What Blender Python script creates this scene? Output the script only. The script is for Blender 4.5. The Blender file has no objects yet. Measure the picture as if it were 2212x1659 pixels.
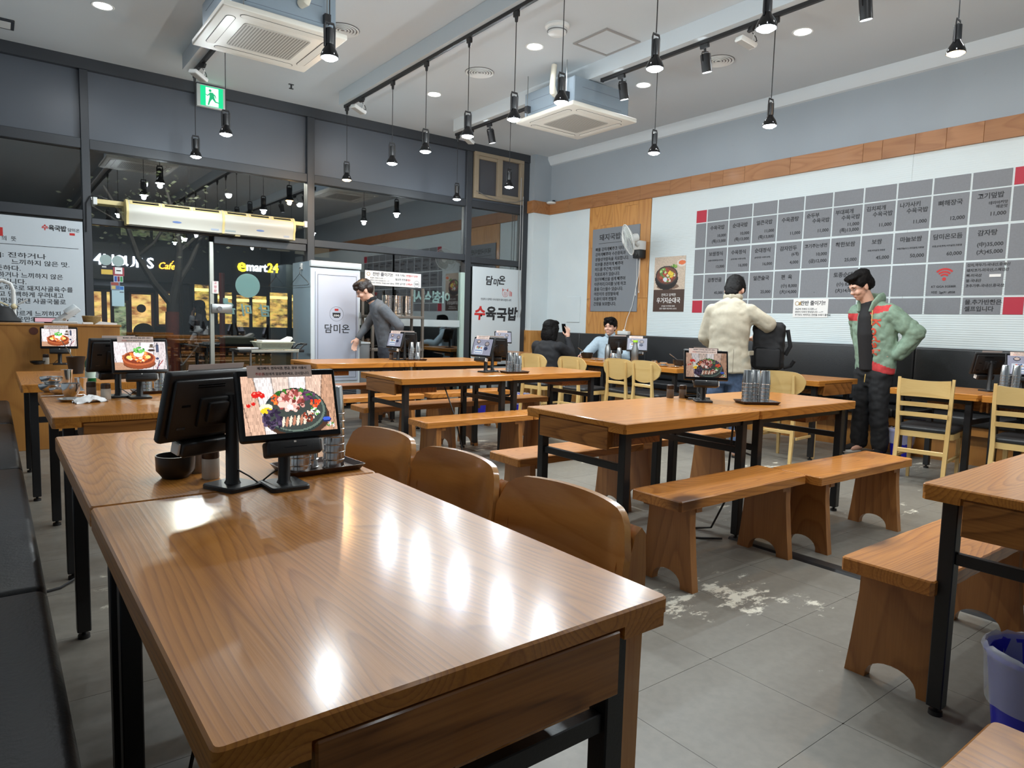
import bpy, bmesh, math, random
import numpy as np
from mathutils import Vector, Matrix, noise as mnoise
random.seed(7)
SC = bpy.context.scene
COL = SC.collection
rad = math.radians
# ------------------------------------------------------------------ camera
def _cam():
    yaw, pitch, roll = rad(37.583), rad(-5.194), rad(1.534)
    F = Vector((math.sin(yaw)*math.cos(pitch), math.cos(yaw)*math.cos(pitch), math.sin(pitch)))
    Rt = Vector((math.cos(yaw), -math.sin(yaw), 0)); U = Rt.cross(F)
    R2 = Rt*math.cos(roll)+U*math.sin(roll); U2 = -Rt*math.sin(roll)+U*math.cos(roll)
    c = bpy.data.cameras.new('camera'); c.sensor_width = 36; c.sensor_fit = 'HORIZONTAL'
    c.lens = 1462.367/2212*36; c.clip_start = .02; c.clip_end = 200
    o = bpy.data.objects.new('camera', c); COL.objects.link(o)
    m = Matrix((R2, U2, -F)).transposed().to_4x4(); m.translation = (0, 0, 1.2107)
    o.matrix_world = m; SC.camera = o
_cam()
# ------------------------------------------------------------------ world, exposure
W_ = bpy.data.worlds.new('night'); SC.world = W_; W_.use_nodes = True
_b = W_.node_tree.nodes['Background']; _b.inputs[0].default_value = (.012, .015, .022, 1); _b.inputs[1].default_value = 1
vs = SC.view_settings
SC.display_settings.display_device = 'sRGB'; vs.view_transform = 'Standard'; vs.look = 'None'; vs.gamma = 1; vs.use_curve_mapping = False
vs.exposure = 0.42
PEND_W, GLOW_W, DOWN_W, SPOT_W = 20, 22, 15, 30       # lamp powers (W)
COOL, WARM = (.86, .96, 1.0), (1.0, .62, .30)
# room: x to the right along the glass wall, y towards it, z up; camera at x=y=0
XW, YL, ZC = 7.62, 9.17, 4.0
XL, YB = -.66, -4.2
# ------------------------------------------------------------------ helpers
def C(r, g, b):
    f = lambda c: (c/255/12.92) if c <= 10 else ((c/255+.055)/1.055)**2.4
    return (f(r), f(g), f(b))
class MB:
    def __init__(s): s.v = []; s.f = []
    def add(s, v, f):
        n = len(s.v); s.v += [tuple(p) for p in v]; s.f += [tuple(i+n for i in q) for q in f]; return s
    def box(s, x0, y0, z0, x1, y1, z1):
        x0, x1 = sorted((x0, x1)); y0, y1 = sorted((y0, y1)); z0, z1 = sorted((z0, z1))
        return s.add([(x0,y0,z0),(x1,y0,z0),(x1,y1,z0),(x0,y1,z0),(x0,y0,z1),(x1,y0,z1),(x1,y1,z1),(x0,y1,z1)],
            [(0,3,2,1),(4,5,6,7),(0,1,5,4),(1,2,6,5),(2,3,7,6),(3,0,4,7)])
    def cbox(s, c, d): return s.box(c[0]-d[0]/2, c[1]-d[1]/2, c[2]-d[2]/2, c[0]+d[0]/2, c[1]+d[1]/2, c[2]+d[2]/2)
    def rbox(s, x0, y0, z0, x1, y1, z1, r=.01, seg=2):
        bm = bmesh.new(); bmesh.ops.create_cube(bm, size=1)
        for v in bm.verts: v.co = Vector(((x0+x1)/2+v.co.x*abs(x1-x0), (y0+y1)/2+v.co.y*abs(y1-y0), (z0+z1)/2+v.co.z*abs(z1-z0)))
        bmesh.ops.bevel(bm, geom=bm.edges[:], offset=r, segments=seg, profile=.5, affect='EDGES')
        return s.bm(bm)
    def bm(s, bm):
        bm.verts.index_update(); s.add([v.co[:] for v in bm.verts], [[v.index for v in f.verts] for f in bm.faces]); bm.free(); return s
    def me(s, me, M=None):
        vs_ = [v.co.copy() for v in me.vertices]
        if M is not None: vs_ = [M @ v for v in vs_]
        return s.add(vs_, [tuple(p.vertices) for p in me.polygons])
    def prism(s, poly, axis, a, b):
        """polygon (2-D) extruded along axis from a to b; for x: (y,z), y: (x,z), z: (x,y)"""
        def P(p, t): return {'x': (t, p[0], p[1]), 'y': (p[0], t, p[1]), 'z': (p[0], p[1], t)}[axis]
        n = len(poly)
        return s.add([P(p, a) for p in poly]+[P(p, b) for p in poly],
            [tuple(range(n))[::-1], tuple(range(n, 2*n))]+[(i, (i+1) % n, n+(i+1) % n, n+i) for i in range(n)])
    def slab(s, poly, z0, z1, bev=.004):
        """upright outline with an eased top edge"""
        n = len(poly); c = [Vector(p) for p in poly]; ins = []
        for i in range(n):
            d1 = (c[i]-c[i-1]).normalized(); d2 = (c[(i+1) % n]-c[i]).normalized()
            nn = (Vector((-d1.y, d1.x))+Vector((-d2.y, d2.x))).normalized(); ins.append(c[i]+nn*bev)
        v = [(p.x, p.y, z0) for p in c]+[(p.x, p.y, z1-bev) for p in c]+[(p.x, p.y, z1) for p in ins]
        f = [tuple(range(n))[::-1], tuple(range(2*n, 3*n))]
        for k in (0, n): f += [(k+i, k+(i+1) % n, k+n+(i+1) % n, k+n+i) for i in range(n)]
        return s.add(v, f)
    def lathe(s, prof, seg=20, c=(0, 0, 0), M=None, cap=True):
        v = []; f = []; m = len(prof)
        for r, z in prof:
            for k in range(seg):
                a = 2*math.pi*k/seg; v.append(Vector((r*math.cos(a), r*math.sin(a), z)))
        for j in range(m-1):
            for k in range(seg): f.append((j*seg+k, j*seg+(k+1) % seg, (j+1)*seg+(k+1) % seg, (j+1)*seg+k))
        if cap:
            if prof[0][0] > 1e-5: f.append(tuple(range(seg))[::-1])
            if prof[-1][0] > 1e-5: f.append(tuple(range((m-1)*seg, m*seg)))
        if M is not None: v = [M @ p for p in v]
        return s.add([p+Vector(c) for p in v], f)
    def cyl(s, a, b, r, seg=12, r2=None):
        a, b = Vector(a), Vector(b); return s.tube([a, b], [r, r if r2 is None else r2], seg)
    def tube(s, pts, r, seg=8, closed=False, ry=None, up=None):
        pts = [Vector(p) for p in pts]; n = len(pts)
        rs = list(r) if isinstance(r, (list, tuple)) else [r]*n
        rys = rs if ry is None else (list(ry) if isinstance(ry, (list, tuple)) else [ry]*n)
        v = []; f = []; pu = Vector(up) if up else None
        for i, p in enumerate(pts):
            if closed: t = pts[(i+1) % n]-pts[i-1]
            else: t = pts[min(i+1, n-1)]-pts[max(i-1, 0)]
            t = t.normalized() if t.length > 1e-9 else Vector((0, 0, 1))
            if pu is None: pu = Vector((0, 0, 1)) if abs(t.z) < .9 else Vector((1, 0, 0))
            x = pu.cross(t)
            if x.length < 1e-6: x = Vector((1, 0, 0)).cross(t)
            x.normalize(); y = t.cross(x)
            if not up: pu = y
            for k in range(seg):
                a = 2*math.pi*(k+.5)/seg; v.append(p+x*rs[i]*math.cos(a)+y*rys[i]*math.sin(a))
        for i in range(n if closed else n-1):
            j = (i+1) % n
            for k in range(seg): f.append((i*seg+k, i*seg+(k+1) % seg, j*seg+(k+1) % seg, j*seg+k))
        if not closed: f += [tuple(range(seg))[::-1], tuple(range((n-1)*seg, n*seg))]
        return s.add(v, f)
    def ell(s, c, r, M=None, seg=16, rings=10):
        v = []; f = []
        for j in range(rings+1):
            t = math.pi*j/rings
            for k in range(seg):
                a = 2*math.pi*k/seg
                p = Vector((r[0]*math.sin(t)*math.cos(a), r[1]*math.sin(t)*math.sin(a), -r[2]*math.cos(t)))
                v.append((M @ p if M is not None else p)+Vector(c))
        for j in range(rings):
            for k in range(seg): f.append((j*seg+k, j*seg+(k+1) % seg, (j+1)*seg+(k+1) % seg, (j+1)*seg+k))
        return s.add(v, f)
    def rings(s, rows, cap=True):
        n = len(rows[0]); v = [p for r in rows for p in r]; f = []
        for j in range(len(rows)-1):
            for k in range(n): f.append((j*n+k, j*n+(k+1) % n, (j+1)*n+(k+1) % n, (j+1)*n+k))
        if cap: f += [tuple(range(n))[::-1], tuple(range((len(rows)-1)*n, len(rows)*n))]
        return s.add(v, f)
    def xf(s, M): s.v = [tuple(M @ Vector(p)) for p in s.v]; return s
    def mesh(s, name, sm=35):
        me = bpy.data.meshes.new(name); me.from_pydata(s.v, [], s.f)
        if sm is not None:
            me.polygons.foreach_set('use_smooth', [True]*len(me.polygons)); me.set_sharp_from_angle(angle=rad(sm))
        me.update(); return me
def rrect(x0, y0, x1, y1, r, seg=3):
    o = []
    for cx, cy, a in ((x1-r, y1-r, 0), (x0+r, y1-r, 90), (x0+r, y0+r, 180), (x1-r, y0+r, 270)):
        for k in range(seg+1): t = rad(a+90*k/seg); o.append((cx+r*math.cos(t), cy+r*math.sin(t)))
    return o
def circ(cx, cy, r, n=24, ry=None): return [(cx+r*math.cos(2*math.pi*k/n), cy+(ry or r)*math.sin(2*math.pi*k/n)) for k in range(n)]
def wmat(o):
    m = o.matrix_basis.copy(); return wmat(o.parent) @ m if o.parent else m
def tag(o, label=None, cat=None, group=None, kind=None):
    if label: o['label'] = label
    if cat: o['category'] = cat
    if group: o['group'] = group
    if kind: o['kind'] = kind
    return o
def fix(m):
    """outward normals"""
    bm = bmesh.new(); bm.from_mesh(m); bmesh.ops.recalc_face_normals(bm, faces=bm.faces[:]); bm.to_mesh(m); bm.free(); return m
def ob(name, mb, mat, parent=None, M=None, sm=35, local=False):
    """link ONE mesh object; geometry is in world space unless local=True or a matrix is given"""
    me = mb if isinstance(mb, bpy.types.Mesh) else fix(mb.mesh(name, sm))
    o = bpy.data.objects.new(name, me); COL.objects.link(o)
    if mat is not None and not me.materials: me.materials.append(mat)
    if parent is not None:
        o.parent = parent
        if not local: o.matrix_basis = wmat(parent).inverted() @ (M if M is not None else Matrix())
    elif M is not None: o.matrix_basis = M
    return o
def lob(name, mb, mat, parent, sm=35): return ob(name, mb, mat, parent, None, sm, True)
def thing(name, label, cat, loc=(0, 0, 0), rz=0, group=None):
    o = bpy.data.objects.new(name, None); COL.objects.link(o); o.empty_display_size = .1
    o.location = loc; o.rotation_euler = (0, 0, rz); return tag(o, label, cat, group)
def solo(name, mb, mat, label, cat, group=None, loc=None, rz=0, sm=35):
    """a thing that is one mesh; local geometry placed at loc"""
    o = ob(name, mb, mat, None, None, sm)
    if loc is not None: o.location = loc; o.rotation_euler = (0, 0, rz)
    return tag(o, label, cat, group)
def struct(name, mb, mat, parent=None, sm=35):
    o = ob(name, mb, mat, parent, None, sm)
    if parent is None: o['kind'] = 'structure'
    return o
def copy_tree(o, loc=None, rz=None, label=None, group=None, parent=None):
    c = o.copy(); COL.objects.link(c)
    if parent is not None: c.parent = parent
    if loc is not None: c.location = loc
    if rz is not None: c.rotation_euler = (0, 0, rz)
    if label: c['label'] = label
    if group: c['group'] = group
    for ch in list(KIDS.get(o.name, ())) or [k for k in o.children]: copy_tree(ch, parent=c)
    return c
KIDS = {}
def frame(o, x, y):
    x = Vector(x).normalized(); y = Vector(y).normalized(); z = x.cross(y)
    m = Matrix((x, y, z)).transposed().to_4x4(); m.translation = Vector(o); return m
def FW(y, z, x=XW-.004): return frame((x, y, z), (0, -1, 0), (0, 0, 1))      # print on the menu wall
def FG(x, z, y=YL-.03): return frame((x, y, z), (1, 0, 0), (0, 0, 1))        # print facing into the room on the glass side
_tc = {}
def text(mb, body, size, M, bold=.0, align='CENTER', width=None, ext=.0006, res=2, shear=0):
    k = (body, size, bold, align, ext, res, shear)
    if k not in _tc:
        c = bpy.data.curves.new('lettering', 'FONT'); c.body = body; c.size = size; c.resolution_u = res; c.offset = bold*size
        c.extrude = ext; c.align_x = align; c.align_y = 'CENTER'; c.shear = shear
        o = bpy.data.objects.new('lettering', c); _tc[k] = bpy.data.meshes.new_from_object(o); bpy.data.objects.remove(o)
    me = _tc[k]
    if width and len(me.vertices):
        xs = [v.co.x for v in me.vertices]; s_ = width/max(1e-6, max(xs)-min(xs)); M = M @ Matrix.Diagonal((s_, 1, 1, 1))
    return mb.me(me, M)
# ------------------------------------------------------------------ node helpers, materials
def N(nt, typ, ins=None, **props):
    n = nt.nodes.new(typ)
    for k, v in props.items(): setattr(n, k, v)
    for k, v in (ins or {}).items():
        if isinstance(v, bpy.types.NodeSocket): nt.links.new(v, n.inputs[k])
        elif isinstance(v, (tuple, list)) and len(v) == 3 and n.inputs[k].type == 'RGBA': n.inputs[k].default_value = (*v, 1)
        else: n.inputs[k].default_value = v
    return n
def newmat(name):
    m = bpy.data.materials.new(name); m.use_nodes = True; nt = m.node_tree; return m, nt, nt.nodes['Principled BSDF']
def bs(nt, b, **kw):
    for k, v in kw.items():
        k = {'col': 'Base Color', 'rough': 'Roughness', 'metal': 'Metallic', 'spec': 'Specular IOR Level', 'coat': 'Coat Weight', 'crough': 'Coat Roughness', 'normal': 'Normal', 'ecol': 'Emission Color', 'emit': 'Emission Strength', 'alpha': 'Alpha', 'trans': 'Transmission Weight', 'sheen': 'Sheen Weight', 'sss': 'Subsurface Weight'}[k]
        if isinstance(v, bpy.types.NodeSocket): nt.links.new(v, b.inputs[k])
        elif isinstance(v, (tuple, list)): b.inputs[k].default_value = (*v, 1)
        else: b.inputs[k].default_value = v
def M_(op, nt, a, b=None, c=None):
    n = nt.nodes.new('ShaderNodeMath'); n.operation = op
    for i, v in enumerate((a, b, c)):
        if v is None: continue
        if isinstance(v, bpy.types.NodeSocket): nt.links.new(v, n.inputs[i])
        else: n.inputs[i].default_value = v
    return n.outputs[0]
def MIX(nt, f, a, b, bt='MIX'):
    n = nt.nodes.new('ShaderNodeMix'); n.data_type = 'RGBA'; n.blend_type = bt
    for i, v in ((0, f), (6, a), (7, b)):
        if isinstance(v, bpy.types.NodeSocket): nt.links.new(v, n.inputs[i])
        else: n.inputs[i].default_value = (*v, 1) if isinstance(v, tuple) else v
    return n.outputs[2]
def RAMP(nt, f, stops):
    n = nt.nodes.new('ShaderNodeValToRGB'); nt.links.new(f, n.inputs[0]); e = n.color_ramp.elements
    while len(e) < len(stops): e.new(.5)
    for i, (p, c) in enumerate(stops): e[i].position = p; e[i].color = (*c, 1) if isinstance(c, tuple) else (c, c, c, 1)
    return n.outputs[0]
def coords(nt, scale=(1, 1, 1), rnd=True, world=False):
    if world: s = nt.nodes.new('ShaderNodeNewGeometry').outputs['Position']
    else: s = nt.nodes.new('ShaderNodeTexCoord').outputs['Object']
    if rnd:
        r = nt.nodes.new('ShaderNodeObjectInfo').outputs['Random']
        s = N(nt, 'ShaderNodeVectorMath', {0: s, 1: N(nt, 'ShaderNodeCombineXYZ', {0: M_('MULTIPLY', nt, r, 31.), 1: M_('MULTIPLY', nt, r, 17.), 2: M_('MULTIPLY', nt, r, 7.)}).outputs[0]}, operation='ADD').outputs[0]
    return N(nt, 'ShaderNodeMapping', {'Vector': s, 'Scale': scale}).outputs[0]
_pm = {}
def pbr(name, col, rough=.5, metal=0., var=0., vscale=8., bump=0., bscale=60., **kw):
    if name in _pm: return _pm[name]
    m, nt, b = newmat(name); bs(nt, b, col=col, rough=rough, metal=metal, **kw)
    if var:
        n = N(nt, 'ShaderNodeTexNoise', {'Vector': coords(nt), 'Scale': vscale, 'Detail': 4.})
        bs(nt, b, col=MIX(nt, RAMP(nt, n.outputs[0], [(.3, 0.), (.7, 1.)]), tuple(c*(1-var) for c in col), tuple(min(1, c*(1+var)) for c in col)))
    if bump:
        n = N(nt, 'ShaderNodeTexNoise', {'Vector': coords(nt, rnd=False), 'Scale': bscale, 'Detail': 3.})
        bs(nt, b, normal=N(nt, 'ShaderNodeBump', {'Height': n.outputs[0], 'Strength': bump, 'Distance': .01}).outputs[0])
    _pm[name] = m; return m
def emat(name, col, s=1.):
    if name in _pm: return _pm[name]
    m, nt, b = newmat(name); bs(nt, b, col=(0, 0, 0), ecol=col, emit=s, rough=.4); _pm[name] = m; return m
def wood(name, light, dark, axis=0, rings=26., rough=.28, coat=.35, bump=.03, stretch=.42, across=2.6, fine=.35, knots=0., world=False, crough=.12, tint=.08, spec=.5):
    m, nt, b = newmat(name)
    sc = [across]*3; sc[axis] = stretch
    v = coords(nt, tuple(sc), True, world)
    n1 = N(nt, 'ShaderNodeTexNoise', {'Vector': v, 'Scale': 1.3, 'Detail': 1.2, 'Roughness': .45})
    ring = M_('FRACT', nt, M_('MULTIPLY', nt, n1.outputs[0], rings))
    g = RAMP(nt, ring, [(0., 1.), (.16, .55), (.45, .12), (.86, 0.), (1., 1.)])
    sf = [150.]*3; sf[axis] = 4.
    n2 = N(nt, 'ShaderNodeTexNoise', {'Vector': coords(nt, tuple(sf), True, world), 'Scale': 1., 'Detail': 2.})
    fib = RAMP(nt, n2.outputs[0], [(.38, 0.), (.68, 1.)])
    fac = M_('ADD', nt, M_('MULTIPLY', nt, g, .62), M_('MULTIPLY', nt, fib, fine))
    n3 = N(nt, 'ShaderNodeTexNoise', {'Vector': v, 'Scale': .9, 'Detail': 2.})
    col = MIX(nt, fac, light, dark)
    col = MIX(nt, M_('MULTIPLY', nt, n3.outputs[0], .5), col, tuple(c*.62 for c in light))
    r = nt.nodes.new('ShaderNodeObjectInfo').outputs['Random']
    col = MIX(nt, M_('MULTIPLY', nt, r, tint*2), col, tuple(c*.55 for c in dark))
    if knots:
        sk = [3.2]*3; sk[axis] = 1.9
        vo = N(nt, 'ShaderNodeTexVoronoi', {'Vector': coords(nt, tuple(sk), True, world), 'Scale': knots}, distance='EUCLIDEAN')
        k = RAMP(nt, vo.outputs['Distance'], [(.0, 1.), (.06, .9), (.10, .35), (.17, 0.)])
        col = MIX(nt, k, col, tuple(c*.22 for c in dark))
    bs(nt, b, col=col, rough=rough, coat=coat, crough=crough, spec=spec)
    if bump: bs(nt, b, normal=N(nt, 'ShaderNodeBump', {'Height': M_('ADD', nt, fib, g), 'Strength': bump, 'Distance': .004}).outputs[0])
    return m
MT = {}
TL_, TD_ = C(206, 136, 56), C(146, 84, 28)
MT['table'] = wood('table_wood', TL_, TD_, 0, 62., .42, .55, .035, stretch=.3, across=2.4, fine=.3, crough=.17, spec=.25)
MT['tabley'] = wood('table_end_wood', C(188, 126, 62), C(122, 72, 28), 1, 60., .4, .3, .04)
MT['drawer'] = wood('drawer_wood', C(176, 116, 58), C(92, 50, 18), 1, 30., .38, .25, .05, stretch=.42, across=2.2, spec=.3)
MT['bench'] = wood('bench_wood', C(212, 140, 64), C(150, 84, 32), 0, 38., .4, .45, .04, knots=.5, crough=.16, spec=.3)
MT['benchleg'] = wood('bench_leg_wood', C(184, 124, 66), C(138, 84, 42), 2, 14., .42, .2, .03, fine=.25)
MT['chair'] = wood('amber_plywood', C(212, 152, 84), C(180, 118, 58), 1, 9., .22, .5, .01, fine=.18)
MT['chairedge'] = wood('amber_ply_edge', C(206, 142, 74), C(160, 96, 42), 2, 20., .2, .6, .02, fine=.3)
MT['beech'] = wood('pale_beech', C(230, 196, 132), C(206, 164, 98), 2, 6., .32, .3, .01, fine=.2)
MT['beechy'] = wood('pale_beech_cross', C(228, 194, 130), C(206, 164, 98), 1, 7., .32, .3, .01, fine=.2)
MT['ply'] = wood('counter_plywood', C(184, 128, 62), C(148, 92, 38), 2, 8., .4, .2, .02, stretch=.7, across=1.5, fine=.2, knots=.35, world=True)
MT['pine'] = wood('pine_panel', C(206, 148, 80), C(164, 102, 46), 2, 14., .42, .15, .02, fine=.25, knots=.9)
MT['trim'] = wood('trim_pine', C(172, 120, 76), C(138, 88, 50), 1, 12., .45, .1, .02, fine=.25, knots=.55)
MT['black'] = pbr('black_steel', C(30, 30, 32), .38, bump=.05, bscale=200.)
MT['plastic'] = pbr('black_plastic', C(30, 29, 30), .42, bump=.06, bscale=400.)
MT['gloss'] = pbr('black_gloss', C(14, 14, 16), .12)
MT['vinyl'] = pbr('black_vinyl', C(34, 35, 37), .40, bump=.10, bscale=90.)
MT['steel'] = pbr('stainless_steel', C(226, 226, 226), .17, 1.)
MT['steel2'] = pbr('brushed_steel', C(170, 172, 172), .34, 1.)
MT['white'] = pbr('white_plastic', C(222, 224, 222), .4)
MT['paper'] = pbr('white_paper', C(232, 230, 228), .7)
MT['pink'] = pbr('pinkish_paper', C(226, 204, 194), .7)
MT['ink'] = pbr('black_ink', C(38, 38, 42), .6)
MT['red'] = pbr('red_ink', C(190, 40, 38), .6)
MT['frame'] = pbr('dark_window_frame', C(50, 53, 58), .42)
MT['blue'] = pbr('blue_bucket', C(36, 34, 170), .35)
MT['ceram'] = pbr('black_ceramic', C(28, 26, 26), .3)
MT['skin'] = pbr('skin', C(214, 168, 146), .5, sss=.0)
MT['hair'] = pbr('black_hair', C(18, 16, 16), .6, spec=.12)
MT['seam'] = pbr('dark_joint', C(40, 30, 22), .9)
MT['tray'] = pbr('brown_tray', C(62, 42, 34), .35)
MT['jar'] = pbr('smoked_jar', C(120, 104, 92), .18, trans=.25)
MT['lid'] = pbr('brown_jar_lid', C(58, 42, 34), .3)
MT['cream'] = pbr('cream_plastic', C(222, 208, 168), .4)
MT['fan'] = pbr('clear_white_plastic', C(226, 234, 230), .3)
def wall_white():
    m, nt, b = newmat('white_wall'); n = N(nt, 'ShaderNodeTexNoise', {'Vector': coords(nt, rnd=False, world=True), 'Scale': 3., 'Detail': 5.})
    bs(nt, b, col=MIX(nt, n.outputs[0], C(200, 210, 214), C(212, 220, 222)), rough=.6); return m
MT['wwhite'] = wall_white()
def ribbed():
    """white wall covering with fine horizontal ribs"""
    m, nt, b = newmat('ribbed_white_wall')
    pos = nt.nodes.new('ShaderNodeNewGeometry').outputs['Position']; z = N(nt, 'ShaderNodeSeparateXYZ', {0: pos}).outputs[2]
    w = M_('SINE', nt, M_('MULTIPLY', nt, z, 2*math.pi/.022))
    n = N(nt, 'ShaderNodeTexNoise', {'Vector': coords(nt, (1, 2, 60), False, True), 'Scale': 1., 'Detail': 2.})
    h = M_('ADD', nt, M_('MULTIPLY', nt, w, .5), M_('MULTIPLY', nt, n.outputs[0], 1.2))
    bs(nt, b, col=C(206, 216, 218), rough=.55, normal=N(nt, 'ShaderNodeBump', {'Height': h, 'Strength': .35, 'Distance': .004}).outputs[0]); return m
MT['ribbed'] = ribbed()
def paint(name, c1, c2, spots=0.):
    m, nt, b = newmat(name); v = coords(nt, rnd=False, world=True)
    n = N(nt, 'ShaderNodeTexNoise', {'Vector': v, 'Scale': 1.1, 'Detail': 6.}); col = MIX(nt, n.outputs[0], c1, c2)
    n2 = N(nt, 'ShaderNodeTexNoise', {'Vector': v, 'Scale': 90., 'Detail': 2.})
    if spots:
        n3 = N(nt, 'ShaderNodeTexNoise', {'Vector': v, 'Scale': 14., 'Detail': 6., 'Roughness': .7})
        col = MIX(nt, M_('MULTIPLY', nt, RAMP(nt, n3.outputs[0], [(.66, 0.), (.74, 1.)]), spots), col, tuple(x*.5 for x in c1))
    bs(nt, b, col=col, rough=.7, normal=N(nt, 'ShaderNodeBump', {'Height': n2.outputs[0], 'Strength': .08, 'Distance': .003}).outputs[0]); return m
MT['ceil'] = paint('ceiling_paint', C(192, 199, 203), C(200, 206, 210))
MT['wgray'] = paint('gray_blue_paint', C(142, 150, 158), C(154, 162, 168), .25)
def floor_mat():
    m, nt, b = newmat('worn_gray_tile'); v = coords(nt, rnd=False, world=True)
    n1 = N(nt, 'ShaderNodeTexNoise', {'Vector': v, 'Scale': 2.2, 'Detail': 6., 'Roughness': .6})
    n2 = N(nt, 'ShaderNodeTexNoise', {'Vector': v, 'Scale': 30., 'Detail': 5.})
    col = MIX(nt, n1.outputs[0], C(110, 105, 97), C(138, 133, 123))
    r = nt.nodes.new('ShaderNodeObjectInfo').outputs['Random']
    col = MIX(nt, M_('MULTIPLY', nt, r, .25), col, C(124, 118, 108))
    col = MIX(nt, M_('MULTIPLY', nt, RAMP(nt, n2.outputs[0], [(.35, 1.), (.62, 0.)]), .25), col, C(98, 94, 88))
    big = N(nt, 'ShaderNodeTexNoise', {'Vector': v, 'Scale': .85, 'Detail': 2.}); mid = N(nt, 'ShaderNodeTexNoise', {'Vector': coords(nt, (5, 9, 5), False, True), 'Scale': 1., 'Detail': 7., 'Roughness': .72})
    k = M_('ADD', nt, M_('MULTIPLY', nt, big.outputs[0], .9), mid.outputs[0])
    wear = RAMP(nt, k, [(1.0, 0.), (1.06, 1.)]); wear = RAMP(nt, M_('MULTIPLY', nt, k, .5), [(.555, 0.), (.585, 1.)])
    col = MIX(nt, wear, col, C(214, 208, 192))
    sm = N(nt, 'ShaderNodeTexNoise', {'Vector': v, 'Scale': 5., 'Detail': 4.})
    bs(nt, b, col=col, rough=MIX(nt, sm.outputs[0], (.28, .28, .28), (.55, .55, .55)), normal=N(nt, 'ShaderNodeBump', {'Height': n2.outputs[0], 'Strength': .05, 'Distance': .003}).outputs[0]); return m
MT['floor'] = floor_mat()
def glass_mat(name='window_glass', tint=(.9, .95, .96), k=1.0):
    m = bpy.data.materials.new(name); m.use_nodes = True; nt = m.node_tree; nt.nodes.remove(nt.nodes['Principled BSDF'])
    fr = N(nt, 'ShaderNodeFresnel', {'IOR': 1.52}); f2 = M_('MINIMUM', nt, M_('MULTIPLY', nt, fr.outputs[0], 2.5*k), 1.)
    t = N(nt, 'ShaderNodeBsdfTransparent', {0: tint}); g = N(nt, 'ShaderNodeBsdfGlossy', {0: (1, 1, 1), 'Roughness': .0})
    mx = N(nt, 'ShaderNodeMixShader', {0: f2, 1: t.outputs[0], 2: g.outputs[0]})
    nt.links.new(mx.outputs[0], nt.nodes['Material Output'].inputs[0]); return m
MT['glass'] = glass_mat()
def vcol(name, emit=0., rough=.4):
    """flat print or screen picture: colours painted per face"""
    m, nt, b = newmat(name); a = N(nt, 'ShaderNodeAttribute', attribute_name='Col').outputs[0]
    if emit: bs(nt, b, col=(0, 0, 0), ecol=a, emit=emit, rough=.25)
    else: bs(nt, b, col=a, rough=rough)
    return m
# ------------------------------------------------------------------ setting
floor = struct('floor', MB().box(XL, YB, -.08, XW+.1, YL+.2, -.004), MT['seam'])
_tile = MB().prism(rrect(-.2505, -.2442, .2505, .2442, .003, 1), 'z', -.012, 0).mesh('tile', None); _tile.materials.append(MT['floor'])
for i in range(-5, 16):
    for j in range(-5, 19):
        x, y = 2.055+.25+.5025*(i-4), .94+.245+.49*(j-2)
        if x < -.4 or x > 7.9 or y < -1.0 or y > 9.3 or (y < .2 and x < .2): continue
        t = ob('tile', _tile, None, floor); t.location = (x, y, 0)
ceiling = struct('ceiling', MB().box(XL, YB, ZC, XW+.2, YL+.2, ZC+.1), MT['ceil'])
for k, (x, w) in enumerate(((1.735, .2), (3.52, .2), (5.2, .2))):
    struct('trim_%d' % (k+1), MB().box(x, YB, 3.84, x+w, 8.25, ZC), MT['ceil'])
wr = struct('wall_right', MB().box(XW, YB, 0, XW+.2, YL+.2, ZC), MT['wgray'])
struct('white_panel', MB().box(XW-.012, 7.975, 1.0, XW, 8.96, 3.06), MT['wwhite'], wr)
for y0, y1 in ((3.2, 6.695), (.2, 3.2), (-2.8, .2)): struct('white_panel', MB().box(XW-.012, y0+.001, 1.0, XW, y1-.001, 3.06), MT['ribbed'], wr)
wood_p = []
for i in range(5):
    y0 = 6.70+i*.254; cuts = [1.0, 1.5+.0*i, 2.42-(i % 2)*.0, 2.75+.12*((i*2) % 3), 3.06] if i % 2 else [1.0, 1.62, 2.42, 3.06]
    for a, b in zip(cuts, cuts[1:]):
        struct('plank', MB().rbox(XW-.02, y0+.001, a+.001, XW, y0+.253, b-.001, .0015, 1), MT['pine'], wr)
ys = [8.96, 8.45, 7.9, 7.35, 6.9, 6.35, 6.0, 5.684, 5.487, 5.17, 4.555, 3.706, 3.505, 3.181, 2.893, 2.57, 2.2, 1.7, 1.2, .5, -.4, -1.4]
for a, b in zip(ys, ys[1:]): struct('plank', MB().rbox(XW-.045, b+.001, 3.045, XW, a-.001, 3.245, .002, 1), MT['trim'], wr)
struct('trim_4', MB().prism([(XW, 3.86), (XW-.03, 3.87), (XW-.085, 3.955), (XW-.085, ZC), (XW, ZC)], 'y', YB, 8.96), MT['ceil'])
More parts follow.
